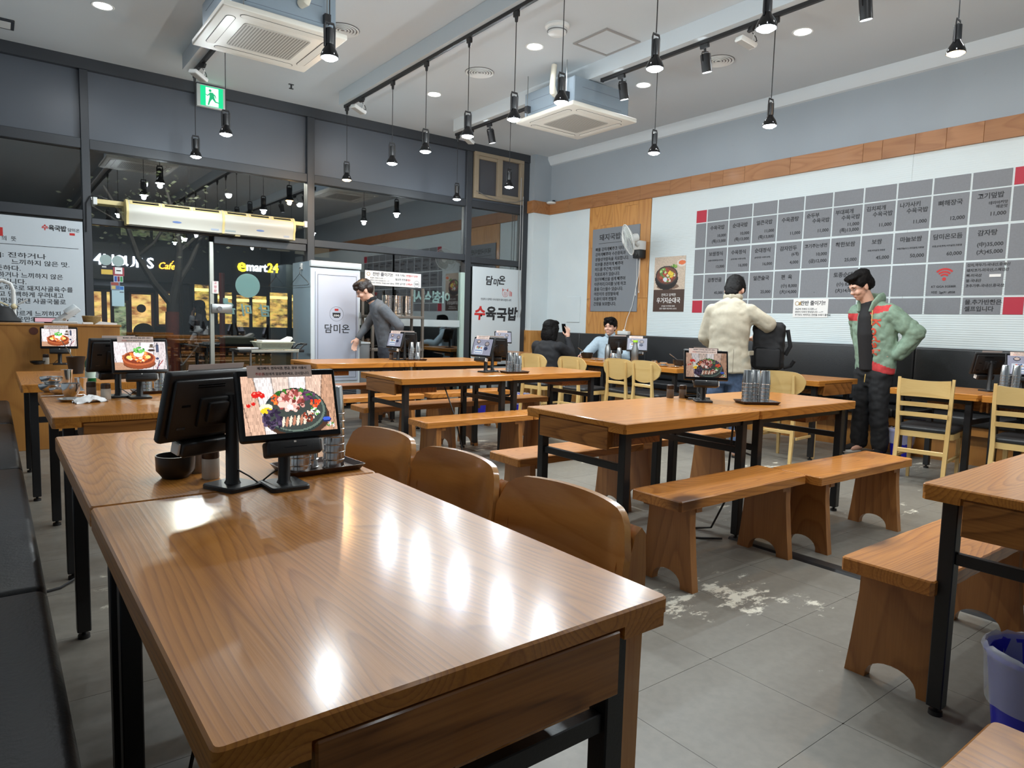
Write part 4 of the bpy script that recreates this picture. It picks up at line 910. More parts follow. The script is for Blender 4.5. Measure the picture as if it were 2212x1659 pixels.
# sheet under the board
sh = thing('notice_sheet', 'white notice sheet taped over the lower menu tiles', 'notice', (XF, 4.2, 1.36))
ob('sheet', MB().box(XF-.0065, 3.992, 1.363, XF-.0045, 4.418, 1.58), MT['paper'], sh)
def janban(y0f, par, x, y, z, s, mat_):
    pass
b = MB(); text(b, '잔반 줄이기!!', .058, W(4.175, 1.525, XF-.0075), .02, 'CENTER', .30)
for k, s in enumerate(('조금씩 가져다 드시면~~!', '잔반이 더욱더 맛있답니다. ~~^^', '추가로도 버려지는 잔반을 쓰레기 줄여요')): text(b, s, .026, W(4.39, 1.458-.034*k, XF-.0075), .01, 'LEFT')
ob('lettering', b, ink, sh)
b = MB().lathe([(.020, 0), (.026, 0), (.026, .001), (.020, .001)], 18, (0, 0, 0), W(4.37, 1.525, XF-.0075), False); q = MB().prism([(-.012, -.018), (.012, -.018), (.016, .016), (.004, .026), (-.006, .018)], 'z', 0, .001).xf(W(4.335, 1.522, XF-.0075)); b.add(q.v, q.f)
ob('bowl_emblem', b, pbr('ochre_print', C(170, 140, 90), .6), sh)
# grey story board on the pine panel
XP = XW-.02
sb = thing('story_board', 'gray story board with black Korean text on the pine panel', 'sign', (XP, 7.38, 1.42))
ob('board', MB().rbox(XP-.012, 6.887, 1.42, XP, 7.872, 2.70, .002, 1), pbr('gray_board', C(124, 128, 134), .6), sb)
ob('red_edge', MB().box(XP-.0125, 7.868, 1.42, XP-.002, 7.876, 1.98), redp, sb)
b = MB(); text(b, '돼지국밥이란', .105, W(7.72, 2.555, XP-.0128), .018, 'LEFT', .68); b.box(XP-.0134, 7.0, 2.468, XP-.0122, 7.73, 2.474)
for k, s in enumerate(('뼈를 강하게해주고 닥터', '강하게해주며 수은중독과', '광물성약중독을 치료합니다.', '피부를 튼튼하게 해주며', '여드름 주근깨,기미에', '치료효과가 있습니다.', '임산부해산을 쉽게 해주며', '아픈허리,다리를 낫게 하고', '몸을 다스릴수 있습니다.', '어린이의 성장발육에', '도움이 되며 찐털과', '간장을 보호합니다.')):
    text(b, s, .062, W(7.795, 2.375-.0765*k, XP-.0128), .024, 'LEFT')
ob('lettering', b, ink, sb)
# food poster
fp = thing('food_poster', 'brown food poster with a soup bowl photograph on the ribbed wall', 'poster', (XF, 6.31, 1.42))
ob('sheet', MB().box(XF-.002, 6.04, 1.42, XF, 6.59, 2.192), pbr('brown_poster', C(70, 50, 42), .5), fp)
ob('photograph', pic_bowl().mesh('photograph', .55, .46, prn_m), None, fp, frame((XF-.0028, 6.315, 1.962), (0, -1, 0), (1, 0, 0)))
b = MB(); text(b, '진하고 담백한', .045, W(6.315, 1.655, XF-.0026), .0, 'CENTER'); text(b, '우거지순대국', .085, W(6.315, 1.575, XF-.0026), .015, 'CENTER', .42)
text(b, '진 담은 우거지와 함께', .026, W(6.315, 1.498, XF-.0026), 0, 'CENTER'); text(b, '진한 국물이 어우러진 순대국', .026, W(6.315, 1.462, XF-.0026), 0, 'CENTER')
ob('lettering', b, MT['paper'], fp)
# ------------------------------------------------------------------ posters on the glass
POSTER = (('(담:)[명사]: 진하거나', .503, 1.785), ('느끼하지 않은 맛.', .717, 1.712), ('따뜻하다.', .275, 1.644), ('진하거나 느끼하지 않은', .653, 1.573), ('의미입니다.', .321, 1.503), ('만의 노하우로 돼지사골육수를', .742, 1.436), ('느끼하지 않고 담백하게 우려내고', .653, 1.368), ('특유의 맛을 없앤 사골국물로', .673, 1.299), ('만든다.', .267, 1.231), ('기존과 다르게 느끼하지 않은', .765, 1.165), ('담미온만의', .403, 1.10))
lp = thing('window_poster', 'white poster with handwritten Korean text in the left window', 'poster', (.1, 9.09, .9))
ob('sheet', MB().box(XL, 9.088, .12, .85, 9.094, 2.205), pbr('pale_poster', C(196, 204, 210), .5), lp)
G = lambda x, z, y=9.0868: frame((x, y, z), (1, 0, 0), (0, 0, 1))
b = MB(); px = lambda p: .1+.00425*p; pz = lambda y, p=0: 2.2-(y-465-.095*p)*.00522
for s, xr, z in POSTER: text(b, s, .062, G(xr, z), .008, 'RIGHT', .058*len(s.replace(' ', ''))+.028*s.count(' '))
text(b, '의  뜻', .055, G(.246, 1.956), .004, 'RIGHT'); b.box(XL, 9.086, 1.899, px(166), 9.0875, 1.904)
text(b, '육국밥', .066, G(.615, 2.105), .035, 'CENTER', .165); text(b, '담미온', .042, G(.765, 2.10), .01, 'CENTER')
ob('lettering', b, ink, lp)
b = MB(); text(b, '수', .066, G(.50, 2.105), .035); b.box(.02, 9.086, 1.98, .13, 9.0875, 2.07); b.box(.725, 9.086, 2.045, .775, 9.0875, 2.07)
ob('red_lettering', b, redp, lp)
rp = thing('shop_name_poster', 'tall white poster with brush lettering beside the corner pillar', 'poster', (6.64, 9.09, .13))
ob('sheet', MB().box(6.14, 9.088, .125, 7.135, 9.094, 2.09), pbr('pale_poster2', C(200, 208, 212), .5), rp)
b = MB()
for ch, x, z, s in (('담', 6.46, 1.87, .16), ('미', 6.60, 1.85, .125), ('온', 6.72, 1.89, .16)): text(b, ch, s, G(x, z), .028, 'CENTER', None, .0006, 2, .12)
for ch, x, z in (('육', 6.51, 1.335), ('국', 6.73, 1.32), ('밥', 6.95, 1.335)): text(b, ch, .235, G(x, z), .04, 'CENTER', None, .0006, 2, .10)
text(b, '진실하고 담백한 수육국밥과 돼지국밥의 시작', .042, G(6.62, 1.575), 0, 'CENTER', .62); text(b, '.', .2, G(6.325, 1.36), .03)
ob('lettering', b, ink, rp)
b = MB(); text(b, '수', .235, G(6.29, 1.335), .04, 'CENTER', None, .0006, 2, .10)
ob('red_lettering', b, redp, rp)
b = MB(); PM = G(6.80, 1.69)
ring = lambda r0, r1, cx, cy, n=20: b.lathe([(r0, 0), (r1, 0), (r1, .001), (r0, .001)], n, (0, 0, 0), PM @ Matrix.Translation((cx, cy, 0)), False)
ring(.058, .064, 0, 0, 28); ring(.024, .029, 0, -.015)
for s in (-1, 1):
    ring(0, .006, s*.009, -.015, 10); ring(0, .006, s*.022, .018, 10)
    q = MB().prism([(s*.03, .05), (s*.058, .085), (s*.062, .03)], 'z', 0, .001).xf(PM); b.add(q.v, q.f)
for k in range(3): q = MB().box(.09+.02*k, -.045, 0, .102+.02*k, .045-.01*k, .001).xf(PM); b.add(q.v, q.f)
ob('pig_emblem', b, pbr('red_line_print', C(190, 96, 90), .6), rp)
# notice banner on the sliding window
bn = thing('notice_banner', 'white banner notice behind the gray shirted man', 'notice', (4.7, 8.98, 1.69))
ob('sheet', MB().box(4.225, 8.965, 1.688, 5.128, 8.975, 1.893), MT['paper'], bn)
GB = lambda x, z: frame((x, 8.9642, z), (1, 0, 0), (0, 0, 1))
b = MB(); text(b, '잔반 줄이기!!', .058, GB(4.50, 1.845), .02, 'CENTER', .32)
for k, s in enumerate(('조금씩 가져다 드시면~~!', '잔반이 더욱더 맛있답니다. ~~^^', '추가로도 버려지는 잔반을 쓰레기 줄여요')): text(b, s, .023, GB(4.30, 1.79-.034*k), .008, 'LEFT')
for k, s in enumerate(('저희 가게는', '필요한 반찬은', '잔반 남기면')): text(b, s, .034, GB(4.70, 1.85-.062*k), .014, 'LEFT')
text(b, '500', .045, GB(5.055, 1.737), .02, 'CENTER'); b.lathe([(.046, 0), (.050, 0), (.050, .001), (.046, .001)], 24, (0, 0, 0), GB(5.055, 1.737), False)
for a in (-1, 1): b.lathe([(.036, 0), (.042, 0), (.042, .001), (.036, .001)], 6, (0, a*.0, 0), GB(5.055, 1.737), False) if 0 else None
ob('lettering', b, pbr('navy_ink', C(52, 56, 70), .6), bn)
b = MB()
for k, s in enumerate(('잔반줄이기 운동!!', '리필!!', '오백냥!!')): text(b, s, .034, GB(4.875-.02*k*0, 1.85-.062*k), .014, 'LEFT', .20 if k == 0 else None)
ob('red_lettering', b, redp, bn)
b = MB().lathe([(.020, 0), (.027, 0), (.027, .001), (.020, .001)], 18, (0, 0, 0), GB(4.275, 1.845), False); ob('bowl_emblem', b, _pm['ochre_print'], bn)
# lettering stuck outside the glass, read from the street
mint = pbr('mint_film', C(186, 216, 206), .5)
GM = lambda x, z, y=9.183: frame((x, y, z), (-1, 0, 0), (0, 0, 1))
b = MB()
for ch, x in (('아', 5.70), ('침', 5.53), ('식', 5.36), ('사', 5.19)): text(b, ch, .185, GM(x, 1.56), .04, 'CENTER')
tag(ob('window_lettering', b, mint), 'mint window lettering read backwards behind the steel rack', 'lettering')
dl = thing('door_lettering', 'mint disc and brush lettering on the glass door', 'lettering', (2.68, 9.21, 1.2))
b = MB()
for ch, x, z in (('담', 2.905, 1.265), ('미', 2.67, 1.265), ('온', 2.455, 1.285)): text(b, ch, .165, GM(x, z, 9.204), .03, 'CENTER', None, .0006, 2, .15)
ob('brush_letters', b, mint, dl); ob('disc', MB().lathe([(0, 0), (.156, 0), (.156, .002), (0, .002)], 40, (0, 0, 0), GM(2.68, 1.598, 9.204)), mint, dl)
ob('square_sticker', MB().prism(rrect(2.37, 1.355, 2.43, 1.425, .008), 'y', 9.198, 9.2), mint, dl)
ds = thing('door_sign', 'narrow white sign with pink letters on the door stile', 'sign', (2.26, 9.14, 1.49))
ob('plate', MB().box(2.225, 9.138, 1.475, 2.30, 9.147, 1.63), MT['paper'], ds); b = MB()
for k, ch in enumerate('고정문'): text(b, ch, .04, G(2.262, 1.605-.05*k, 9.1372), .02, 'CENTER')
ob('lettering', b, pbr('pink_ink', C(206, 110, 130), .6), ds)
# stickers inside the left door pane
sx = lambda p: .945+(p-200)*.00475; sz = lambda y: 1.805-(y-560)*.0055
def stick(lab, px0, y0, px1, y1, col, disc=False, yy=9.15, rows=()):
    cx, cz = sx((px0+px1)/2), sz((y0+y1)/2); t = thing('door_sticker', lab, 'sticker', (cx, yy, cz), 0, 'stickers on the glass door')
    if disc: ob('film', MB().lathe([(0, 0), (abs(sx(px1)-sx(px0))/2, 0), (abs(sx(px1)-sx(px0))/2, .002), (0, .002)], 28, (0, 0, 0), G(cx, cz, yy)), pbr('film_%d_%d_%d' % col, C(*col), .5), t)
    else: ob('film', MB().box(sx(px0), yy, sz(y1), sx(px1), yy+.002, sz(y0)), pbr('film_%d_%d_%d' % col, C(*col), .5), t)
    for k, (a0, b0, a1, b1, c2) in enumerate(rows): ob('print', MB().box(sx(a0), yy-.001, sz(b1), sx(a1), yy, sz(b0)), pbr('film_%d_%d_%d' % c2, C(*c2), .5), t)
    return t
stick('pale round sticker on the door, left of two', 214, 549, 240, 571, (150, 168, 166), True); stick('pale round sticker on the door, right of two', 240, 550, 266, 572, (150, 168, 166), True, 9.148)
stick('black sticker with yellow strip on the door', 216, 571, 242, 592, (30, 30, 40), False, 9.15, ((217, 580, 241, 590, (214, 180, 80)), (219, 573, 228, 576, (200, 200, 200))))
stick('white card sticker with red edge on the door', 242, 574, 266, 592, (150, 60, 70), False, 9.151, ((246, 574, 262, 588, (226, 226, 226)), (249, 580, 259, 582, (90, 90, 90))))
stick('payment card sticker with red, blue and green marks', 243, 592, 263, 605, (214, 220, 226), False, 9.15, ((244.5, 593, 250, 604, (40, 80, 160)), (251, 593, 256, 604, (120, 40, 50)), (257, 593, 262, 604, (60, 140, 80))))
stick('colourful mosaic sticker above the pale blue sheet', 236, 605, 256, 622, (120, 130, 150), False, 9.15, ((237, 606, 253, 612, (150, 70, 60)), (238, 613, 246, 620, (200, 180, 110)), (248, 613, 255, 620, (70, 110, 170))))
stick('pale blue sheet with amex like blue square on the door', 238, 613, 265, 656, (168, 196, 206), False, 9.153, ((256, 614, 264, 621, (50, 110, 180)), (255, 625, 264, 627, (90, 100, 110))))['label'] = 'pale blue sheet with a small blue square on the door'
# ------------------------------------------------------------------ ceiling and wall equipment
def make_ac():
    t = thing('cassette_air_conditioner', 'x', 'air conditioner'); wp = pbr('ac_white', C(216, 212, 202), .4)
    p = MB().rbox(-.49, -.49, -.502, .49, .49, -.455, .012, 3); lob('panel', p, wp, t)
    lob('body', MB().rbox(-.42, -.42, -.455, .42, .42, -.17, .01, 1), pbr('ac_galvanised', C(150, 164, 176), .4, .35), t)
    gap = pbr('ac_gap', C(60, 58, 54), .6)
    for k in range(4):
        M = Matrix.Rotation(k*math.pi/2, 4, 'Z')
        o = circ(0, 0, 1, 2); out = []
        for cx, a0 in ((.30, -90), (-.30, 90)): out += [(cx+.038*math.cos(rad(a0+180*j/8)), -.385+.038*math.sin(rad(a0+180*j/8))) for j in range(9)]
        inn = [(x*.985, -.385+(y+.385)*.86) for x, y in out]
        lob('louver_gap', MB().prism(out, 'z', -.5035, -.501).xf(M), gap, t); lob('louver', MB().prism(inn, 'z', -.5055, -.5025).xf(M), wp, t)
    g = MB().slab(rrect(-.27, -.27, .27, .27, .03, 4), -.507, -.500, .001); lob('grille', g, pbr('ac_grille', C(176, 172, 164), .5), t)
    s = MB()
    for i in range(22):
        y = -.25+.5*i/21; s.box(-.25, y-.005, -.5078, .25, y+.005, -.5066)
    lob('grille_slots', s, pbr('ac_slot', C(128, 124, 116), .6), t)
    sm = MB()
    for z0 in (-.40, -.27): sm.box(-.4215, -.3, z0, -.42, .3, z0+.004); sm.box(-.3, -.4215, z0, .3, -.42, z0+.004); sm.box(.42, -.3, z0, .4215, .3, z0+.004); sm.box(-.3, .42, z0, .3, .4215, z0+.004)
    lob('body_seams', sm, pbr('ac_seam', C(110, 120, 130), .5), t)
    for x in (-.45, .45):
        for y in (-.33, .33): lob('hanger_rod', MB().cyl((x, y, -.44), (x, y, 0), .005, 6), MT['steel2'], t); lob('hanger_bracket', MB().box(x-.02, y-.025, -.40, x+.03, y+.025, -.33), MT['black'], t)
    lob('drain_pipe', MB().tube([(-.42, -.12, -.30), (-.47, -.14, -.29), (-.50, -.16, -.23), (-.50, -.17, -.12), (-.49, -.17, -.02)], [.035, .04, .032, .03, .03], 12), pbr('pipe_wrap', C(214, 208, 192), .7), t)
    return t
AC = make_ac(); AC.location = (5.39, 5.94, ZC); tag(AC, 'cassette air conditioner hanging near the menu wall, farther one', None, 'cassette air conditioners')
o = copy_tree(AC, (1.93, 5.99, ZC), rad(90), 'cassette air conditioner at the upper left, nearer one')
for x, y, lab in ((2.807, 6.497, 'round vent beside the nearer air conditioner'), (4.45, 6.533, 'round vent between the two middle downlights'), (6.142, 4.583, 'round vent behind the cylinder spotlight')):
    t = thing('ceiling_vent', lab, 'vent', (x, y, ZC), 0, 'round ceiling vents')
    lob('backing', MB().lathe([(0, -.004), (.15, -.004), (.165, 0)], 28), pbr('vent_dark', C(120, 120, 122), .6), t)
    for r in (.03, .06, .09, .12, .15): lob('ring', MB().lathe([(r-.011, -.008), (r+.006, -.014), (r+.008, -.006), (r-.009, -.004)], 28, cap=False), MT['white'], t)
t = thing('smoke_detector', 'round white smoke detector on the ceiling', 'detector', (4.316, 5.058, ZC))
lob('base', MB().lathe([(.115, 0), (.115, -.02), (.10, -.035), (.09, -.035)], 26), MT['white'], t); lob('sensor', MB().lathe([(.088, -.03), (.085, -.075), (.07, -.085), (0, -.086)], 26), MT['white'], t); lob('ring', MB().lathe([(.09, -.05), (.094, -.052), (.094, -.058), (.088, -.06)], 26, cap=False), pbr('vent_dark', C(120, 120, 122), .6), t)
t = thing('access_hatch', 'square ceiling access hatch with gray frame', 'hatch', (4.93, 5.02, ZC))
fr2 = MB(); gm = pbr('hatch_frame', C(150, 148, 146), .6)
for a, b_, c, d in ((-.235, -.235, .235, -.21), (-.235, .21, .235, .235), (-.235, -.21, -.21, .21), (.21, -.21, .235, .21)): fr2.box(a, b_, -.012, c, d, 0)
lob('frame', fr2, gm, t); lob('panel', MB().box(-.208, -.208, -.006, .208, .208, 0), MT['ceil'], t)
t = thing('ceiling_hook', 'small black hook on the ceiling near the glass front', 'hook', (2.969, 8.382, ZC)); lob('plate', MB().box(-.03, -.012, -.006, .03, .012, 0), MT['black'], t); lob('stem', MB().box(-.008, -.008, -.05, .008, .008, 0), MT['black'], t); lob('foot', MB().box(-.025, -.01, -.056, .025, .01, -.048), MT['black'], t)
t = thing('ceiling_speaker', 'dark framed ceiling panel at the left edge', 'speaker', (.12, 8.56, ZC)); lob('frame', MB().rbox(-.16, -.13, -.02, .16, .13, 0, .004, 1), MT['frame'], t); lob('grille', MB().box(-.13, -.10, -.022, .13, .10, -.019), MT['white'], t)
# exit sign
t = thing('exit_sign', 'green running man exit sign above the door', 'exit sign', (2.22, 9.07, 3.72))
ob('housing', MB().rbox(2.055, 9.035, 3.715, 2.385, 9.088, 3.975, .005, 2), pbr('sign_housing', C(188, 192, 190), .4), t)
ob('green_panel', MB().box(2.095, 9.032, 3.73, 2.355, 9.036, 3.962), emat('exit_green', C(0, 196, 128), 1.1), t)
ob('white_door', MB().box(2.155, 9.0305, 3.735, 2.30, 9.0325, 3.95), emat('exit_white', (.75, 1., .92), 1.25), t)
EG = lambda x, z: frame((2.225+x, 9.0302, 3.84+z), (1, 0, 0), (0, 0, 1))
b = MB().lathe([(0, 0), (.016, 0), (.016, .001), (0, .001)], 14, (0, 0, 0), EG(-.02, .075))
for pl in ([(-.025, .055), (.015, .055), (.03, .0), (.0, -.015), (-.03, .01)], [(-.025, .05), (-.05, .02), (-.075, .03), (-.072, .02), (-.048, .006), (-.022, .035)], [(.01, .05), (.04, .03), (.05, -.005), (.042, -.008), (.03, .02), (.01, .032)], [(.0, .0), (.028, .0), (.045, -.04), (.085, -.05), (.085, -.06), (.036, -.055), (.0, -.015)], [(-.025, .01), (.01, -.01), (-.02, -.055), (-.035, -.10), (-.05, -.095), (-.038, -.045)]):
    q = MB().prism(pl, 'z', 0, .001).xf(EG(0, 0)); b.add(q.v, q.f)
ob('running_figure', b, emat('exit_figure', C(20, 170, 110), .9), t)
# air curtain over the door
t = thing('air_curtain', 'long cream and white air curtain over the glass door', 'air curtain', (2.23, 9.0, 2.21))
prof = [(9.085, 2.49), (8.975, 2.492), (8.945, 2.475), (8.915, 2.43), (8.90, 2.38), (8.905, 2.33), (8.925, 2.30), (8.93, 2.215), (9.085, 2.215)]
cr = pbr('aged_cream', C(214, 196, 138), .4)
for x0, x1 in ((1.285, 2.30), (2.325, 3.185)): ob('casing', MB().prism(prof, 'x', x0, x1), pbr('curtain_white', C(192, 190, 180), .35), t, None, 60)
big = [(9.085+(y-9.085)*1.03, 2.352+(z-2.352)*1.03) for y, z in prof]
for x0, x1 in ((1.262, 1.287), (2.299, 2.326), (3.183, 3.208)): ob('end_cap', MB().prism(big, 'x', x0, x1), cr, t, None, 60)
for k in range(6):
    x0 = 1.30+.172*k if k < 3 else 2.335+.285*(k-3)
    x0, x1 = (1.30+.333*k, 1.30+.333*k+.32) if k < 3 else (2.335+.284*(k-3), 2.335+.284*(k-3)+.272)
    f = ob('intake_grille', MB().prism([(8.9795, 2.4935), (8.944, 2.4785), (8.921, 2.443), (8.925, 2.44), (8.948, 2.472), (8.98, 2.488)], 'x', x0, x1), cr, t)
    ob('slot', MB().prism([(8.939, 2.4745), (8.928, 2.458), (8.930, 2.456), (8.941, 2.472)], 'x', x0+.03, x1-.02), MT['gloss'], f); ob('slot', MB().prism([(8.958, 2.4875), (8.948, 2.4825), (8.950, 2.480), (8.959, 2.484)], 'x', x0+.03, x1-.02), MT['gloss'], f)
for x in (1.79, 2.76): ob('badge', MB().prism(circ(x, 2.288, .05, 24, .012), 'y', 8.924, 8.9285), pbr('badge_blue', C(70, 96, 150), .4), t)
for x0, x1, cc in ((2.17, 2.26, (150, 160, 175)), (2.335, 2.46, (140, 150, 150)), (3.06, 3.13, (150, 160, 175))): ob('sticker', MB().box(x0, 8.9265, 2.235, x1, 8.931, 2.258), pbr('st_%d' % cc[0], C(*cc), .5), t)
ob('drip_cap', MB().box(2.46, 8.95, 2.195, 2.52, 9.0, 2.215), cr, t)
for x0, x1 in ((.975, 1.262), (3.208, 3.40)): ob('bracket', MB().rbox(x0, 9.055, 2.425, x1, 9.075, 2.475, .003, 1), cr, t); xm = x0 if x0 < 2 else x1; ob('bracket_plate', MB().rbox(xm-.02, 9.045, 2.41, xm+.02, 9.098, 2.49, .003, 1), MT['white'], t)
ob('wire', MB().tube([(1.1, 9.07, 2.485), (1.0, 9.06, 2.51), (.93, 9.08, 2.50), (.89, 9.085, 2.42), (.885, 9.085, 2.1)], .006, 6), MT['black'], t)
# high wooden window
t = struct('window_9', MB().box(6.15, 9.13, 3.19, 7.12, 9.15, 3.865), pbr('dark_pane', C(70, 70, 74), .15))
wf2 = pbr('old_window_frame', C(142, 128, 108), .5)
for x0, x1, z0, z1 in ((6.135, 7.125, 3.165, 3.235), (6.135, 7.125, 3.83, 3.885), (6.135, 6.215, 3.235, 3.83), (7.045, 7.125, 3.235, 3.83), (6.585, 6.68, 3.235, 3.83)): struct('window_sash', MB().rbox(x0, 9.075, z0, x1, 9.13, z1, .004, 1), wf2, t)
struct('sash_rail', MB().rbox(6.215, 9.09, 3.78, 6.585, 9.13, 3.83, .004, 1), wf2, t); struct('sash_rail', MB().rbox(6.68, 9.09, 3.235, 7.045, 9.13, 3.285, .004, 1), wf2, t)
tag(ob('loose_cable', MB().tube([(6.16, 9.06, 3.27), (6.4, 9.05, 3.19), (6.7, 9.05, 3.16), (6.95, 9.05, 3.19), (7.10, 9.05, 3.24)], .006, 6), pbr('gray_cable', C(110, 108, 104), .5)), 'loose gray cable drooping below the wooden high window', 'cable')
for k, x in enumerate((7.055, 7.105)):
    tag(ob('hanging_rope', MB().tube([(x, 9.06, 3.6-.3*k), (x+.005, 9.06, 2.6), (x-.005, 9.055, 1.75), (x+.01, 9.05, 1.45), (x-.015, 9.05, 1.30)], .007, 6), pbr('cord_gray', C(150, 150, 150), .6)), ('gray cord hanging in the glass corner, left of two', 'gray cord hanging in the glass corner beside the pillar')[k], 'cord', 'hanging window cords')
# small alarm
t = thing('round_alarm', 'flat white alarm on the trim by the corner pillar', 'alarm', (7.55, 8.88, 3.20)); ob('body', MB().lathe([(0, -.018), (.07, -.016), (.085, 0), (.07, .016), (0, .018)], 24, (7.535, 8.84, 3.225)), MT['white'], t); ob('bracket', MB().box(7.545, 8.80, 3.235, 7.58, 8.83, 3.27), MT['black'], t)
# wall fan
t = thing('wall_fan', 'white wall fan on the pine panel, seen edge tilted', 'fan', (XP, 6.83, 2.3))
c = Vector((7.17, 6.72, 2.415)); nrm = Vector((-.80, .50, -.30)).normalized(); xx = nrm.cross(Vector((0, 0, 1))).normalized(); FM = frame(c, xx, nrm.cross(xx)); FM = frame(c, xx, Vector(nrm).cross(xx)); 
def FP(mb): return mb.xf(FM)
def fanglass():
    m = bpy.data.materials.new('fan_guard'); m.use_nodes = True; nt = m.node_tree; b = nt.nodes['Principled BSDF']; bs(nt, b, col=C(226, 236, 232), rough=.3, alpha=.42); return m
fg = fanglass()
ob('rim', FP(MB().tube([(.215*math.cos(2*math.pi*k/36), .215*math.sin(2*math.pi*k/36), 0) for k in range(36)], .007, 6, True)), MT['white'], t)
for s, nm in ((1, 'front_guard'), (-1, 'rear_guard')):
    g = MB()
    for k in range(48):
        a = 2*math.pi*k/48; d = lambda r: (r*math.cos(a), r*math.sin(a), s*(.075*(1-(r/.215)**2)))
        g.tube([d(.04), d(.10), d(.16), d(.205), d(.215)], .0012, 3)
    for r in (.09, .15): g.tube([(r*math.cos(2*math.pi*k/30), r*math.sin(2*math.pi*k/30), s*.075*(1-(r/.215)**2)) for k in range(30)], .0016, 4, True)
    gg = ob(nm, FP(g), MT['white'], t); gg['kind'] = 'stuff'
ob('hub_cap', FP(MB().lathe([(0, .082), (.04, .08), (.045, .07), (0, .068)], 20)), MT['white'], t)
bl = MB()
for k in range(3):
    a = 2*math.pi*k/3; ca, sa = math.cos(a), math.sin(a); v = []; n = 8
    for i in range(n+1):
        r = .03+.165*i/n; w = .07+.05*math.sin(math.pi*i/n)
        for s in (-1, 1): y = s*w*.8; v.append((r*ca-y*sa, r*sa+y*ca, s*.02))
    bl.add(v+[(x, y, z-.003) for x, y, z in v], [(2*i, 2*i+2, 2*i+3, 2*i+1) for i in range(n)]+[(2*n+2+2*i+1, 2*n+2+2*i+3, 2*n+2+2*i+2, 2*n+2+2*i) for i in range(n)])
ob('blades', FP(bl), fg, t); ob('motor', FP(MB().lathe([(0, -.16), (.05, -.15), (.062, -.11), (.06, -.04), (0, -.03)], 20)), MT['white'], t)
ob('arm', MB().tube([tuple(c-nrm*.10), (7.34, 6.78, 2.42), (7.50, 6.82, 2.36)], .026, 10), MT['white'], t)
ob('wall_box', MB().rbox(7.47, 6.76, 2.19, XP, 6.90, 2.31, .01, 2), MT['black'], t); ob('upper_box', MB().rbox(7.47, 6.76, 2.31, XP, 6.89, 2.44, .01, 2), MT['white'], t)
ob('control_knob', MB().lathe([(0, 0), (.03, 0), (.028, .008), (0, .01)], 18, (0, 0, 0), frame((7.47, 6.83, 2.245), (0, -1, 0), (0, 0, 1))), MT['plastic'], t)
for k, y in enumerate((6.80, 6.86)): ob('pull_cord', MB().tube([(7.52, y, 2.19), (7.53, y, 1.9), (7.53, y+.005, 1.72-.04*k)], .003, 5).lathe([(0, -.02), (.007, -.018), (.005, .01), (0, .012)], 8, (7.53, y+.005, 1.71-.04*k)), MT['white'], t)
ob('power_cord', MB().tube([(7.575, 6.86, 2.19), (7.58, 6.87, 1.95), (7.575, 6.92, 1.7), (7.58, 6.97, 1.5), (7.57, 7.05, 1.32), (7.55, 7.08, 1.14)], .005, 6), MT['white'], bpy.data.objects['wall_fan'])
t = thing('power_outlet_box', 'white outlet box lying on the black booth back', 'outlet', (7.55, 7.08, 1.07)); ob('case', MB().rbox(7.515, 6.98, 1.071, 7.585, 7.19, 1.128, .008, 2), MT['white'], t); ob('plug', MB().rbox(7.535, 7.06, 1.128, 7.565, 7.10, 1.15, .004, 1), MT['white'], t)
tag(ob('wall_cover_plate', MB().rbox(XF-.012, 8.12, 1.24, XF, 8.44, 1.66, .004, 1), MT['wwhite']), 'square white cover plate on the wall behind the seated woman', 'cover plate')
# ------------------------------------------------------------------ refrigerator and things by the glass front
t = thing('refrigerator', 'tall white one door refrigerator with shop name', 'refrigerator', (3.56, 8.75, 0))
sd = pbr('fridge_side', C(158, 176, 186), .3, .3); wh = pbr('fridge_white', C(214, 220, 222), .35)
ob('cabinet', MB().rbox(3.222, 8.44, .10, 3.893, 9.06, 1.92, .006, 2), sd, t)
ob('front_frame', MB().rbox(3.222, 8.41, .33, 3.893, 8.44, 1.835, .006, 2), wh, t); ob('top_fascia', MB().rbox(3.215, 8.385, 1.85, 3.90, 8.45, 1.925, .006, 2), wh, t)
d = ob('door', MB().rbox(3.275, 8.392, .39, 3.862, 8.41, 1.79, .005, 2), pbr('fridge_door', C(186, 190, 204), .4), t)
l = MB()
for a in ((3.305, .43, 3.309, 1.755), (3.828, .43, 3.832, 1.755), (3.305, .43, 3.832, .434), (3.305, 1.751, 3.832, 1.755)): l.box(a[0], 8.3905, a[1], a[2], 8.3922, a[3])
ob('outline', l, ink, d)
GF = lambda x, z: frame((x, 8.3908, z), (1, 0, 0), (0, 0, 1))
l = MB(); text(l, '담미온', .125, GF(3.565, 1.06), .01, 'CENTER', .34); q = MB().prism([(-.055, .02), (.055, .02), (.052, -.02), (.03, -.045), (-.03, -.045), (-.052, -.02)], 'z', 0, .0012).xf(GF(3.557, 1.255)); l.add(q.v, q.f)
l.lathe([(.092, 0), (.094, 0), (.094, .001), (.092, .001)], 40, (0, 0, 0), GF(3.557, 1.26), False); ob('lettering', l, ink, d)
l = MB(); text(l, 'coo', .05, GF(3.557, 1.243) @ Matrix.Translation((0, 0, .0012)), .02, 'CENTER'); ob('logo_lettering', l, MT['paper'], d)
ob('logo_mark', MB().box(3.532, 8.389, 1.30, 3.582, 8.3912, 1.326), redp, d)
for z in (1.25, .88): ob('hinge', MB().rbox(3.885, 8.39, z-.04, 3.90, 8.43, z+.04, .003, 1), MT['steel2'], d)
g = ob('vent_panel', MB().box(3.235, 8.42, .12, 3.88, 8.44, .32), pbr('vent_gray', C(120, 128, 134), .5), t)
l = MB()
for k in range(8): l.box(3.27, 8.416, .14+.022*k, 3.85, 8.42, .15+.022*k)
ob('vent_slots', l, MT['gloss'], g)
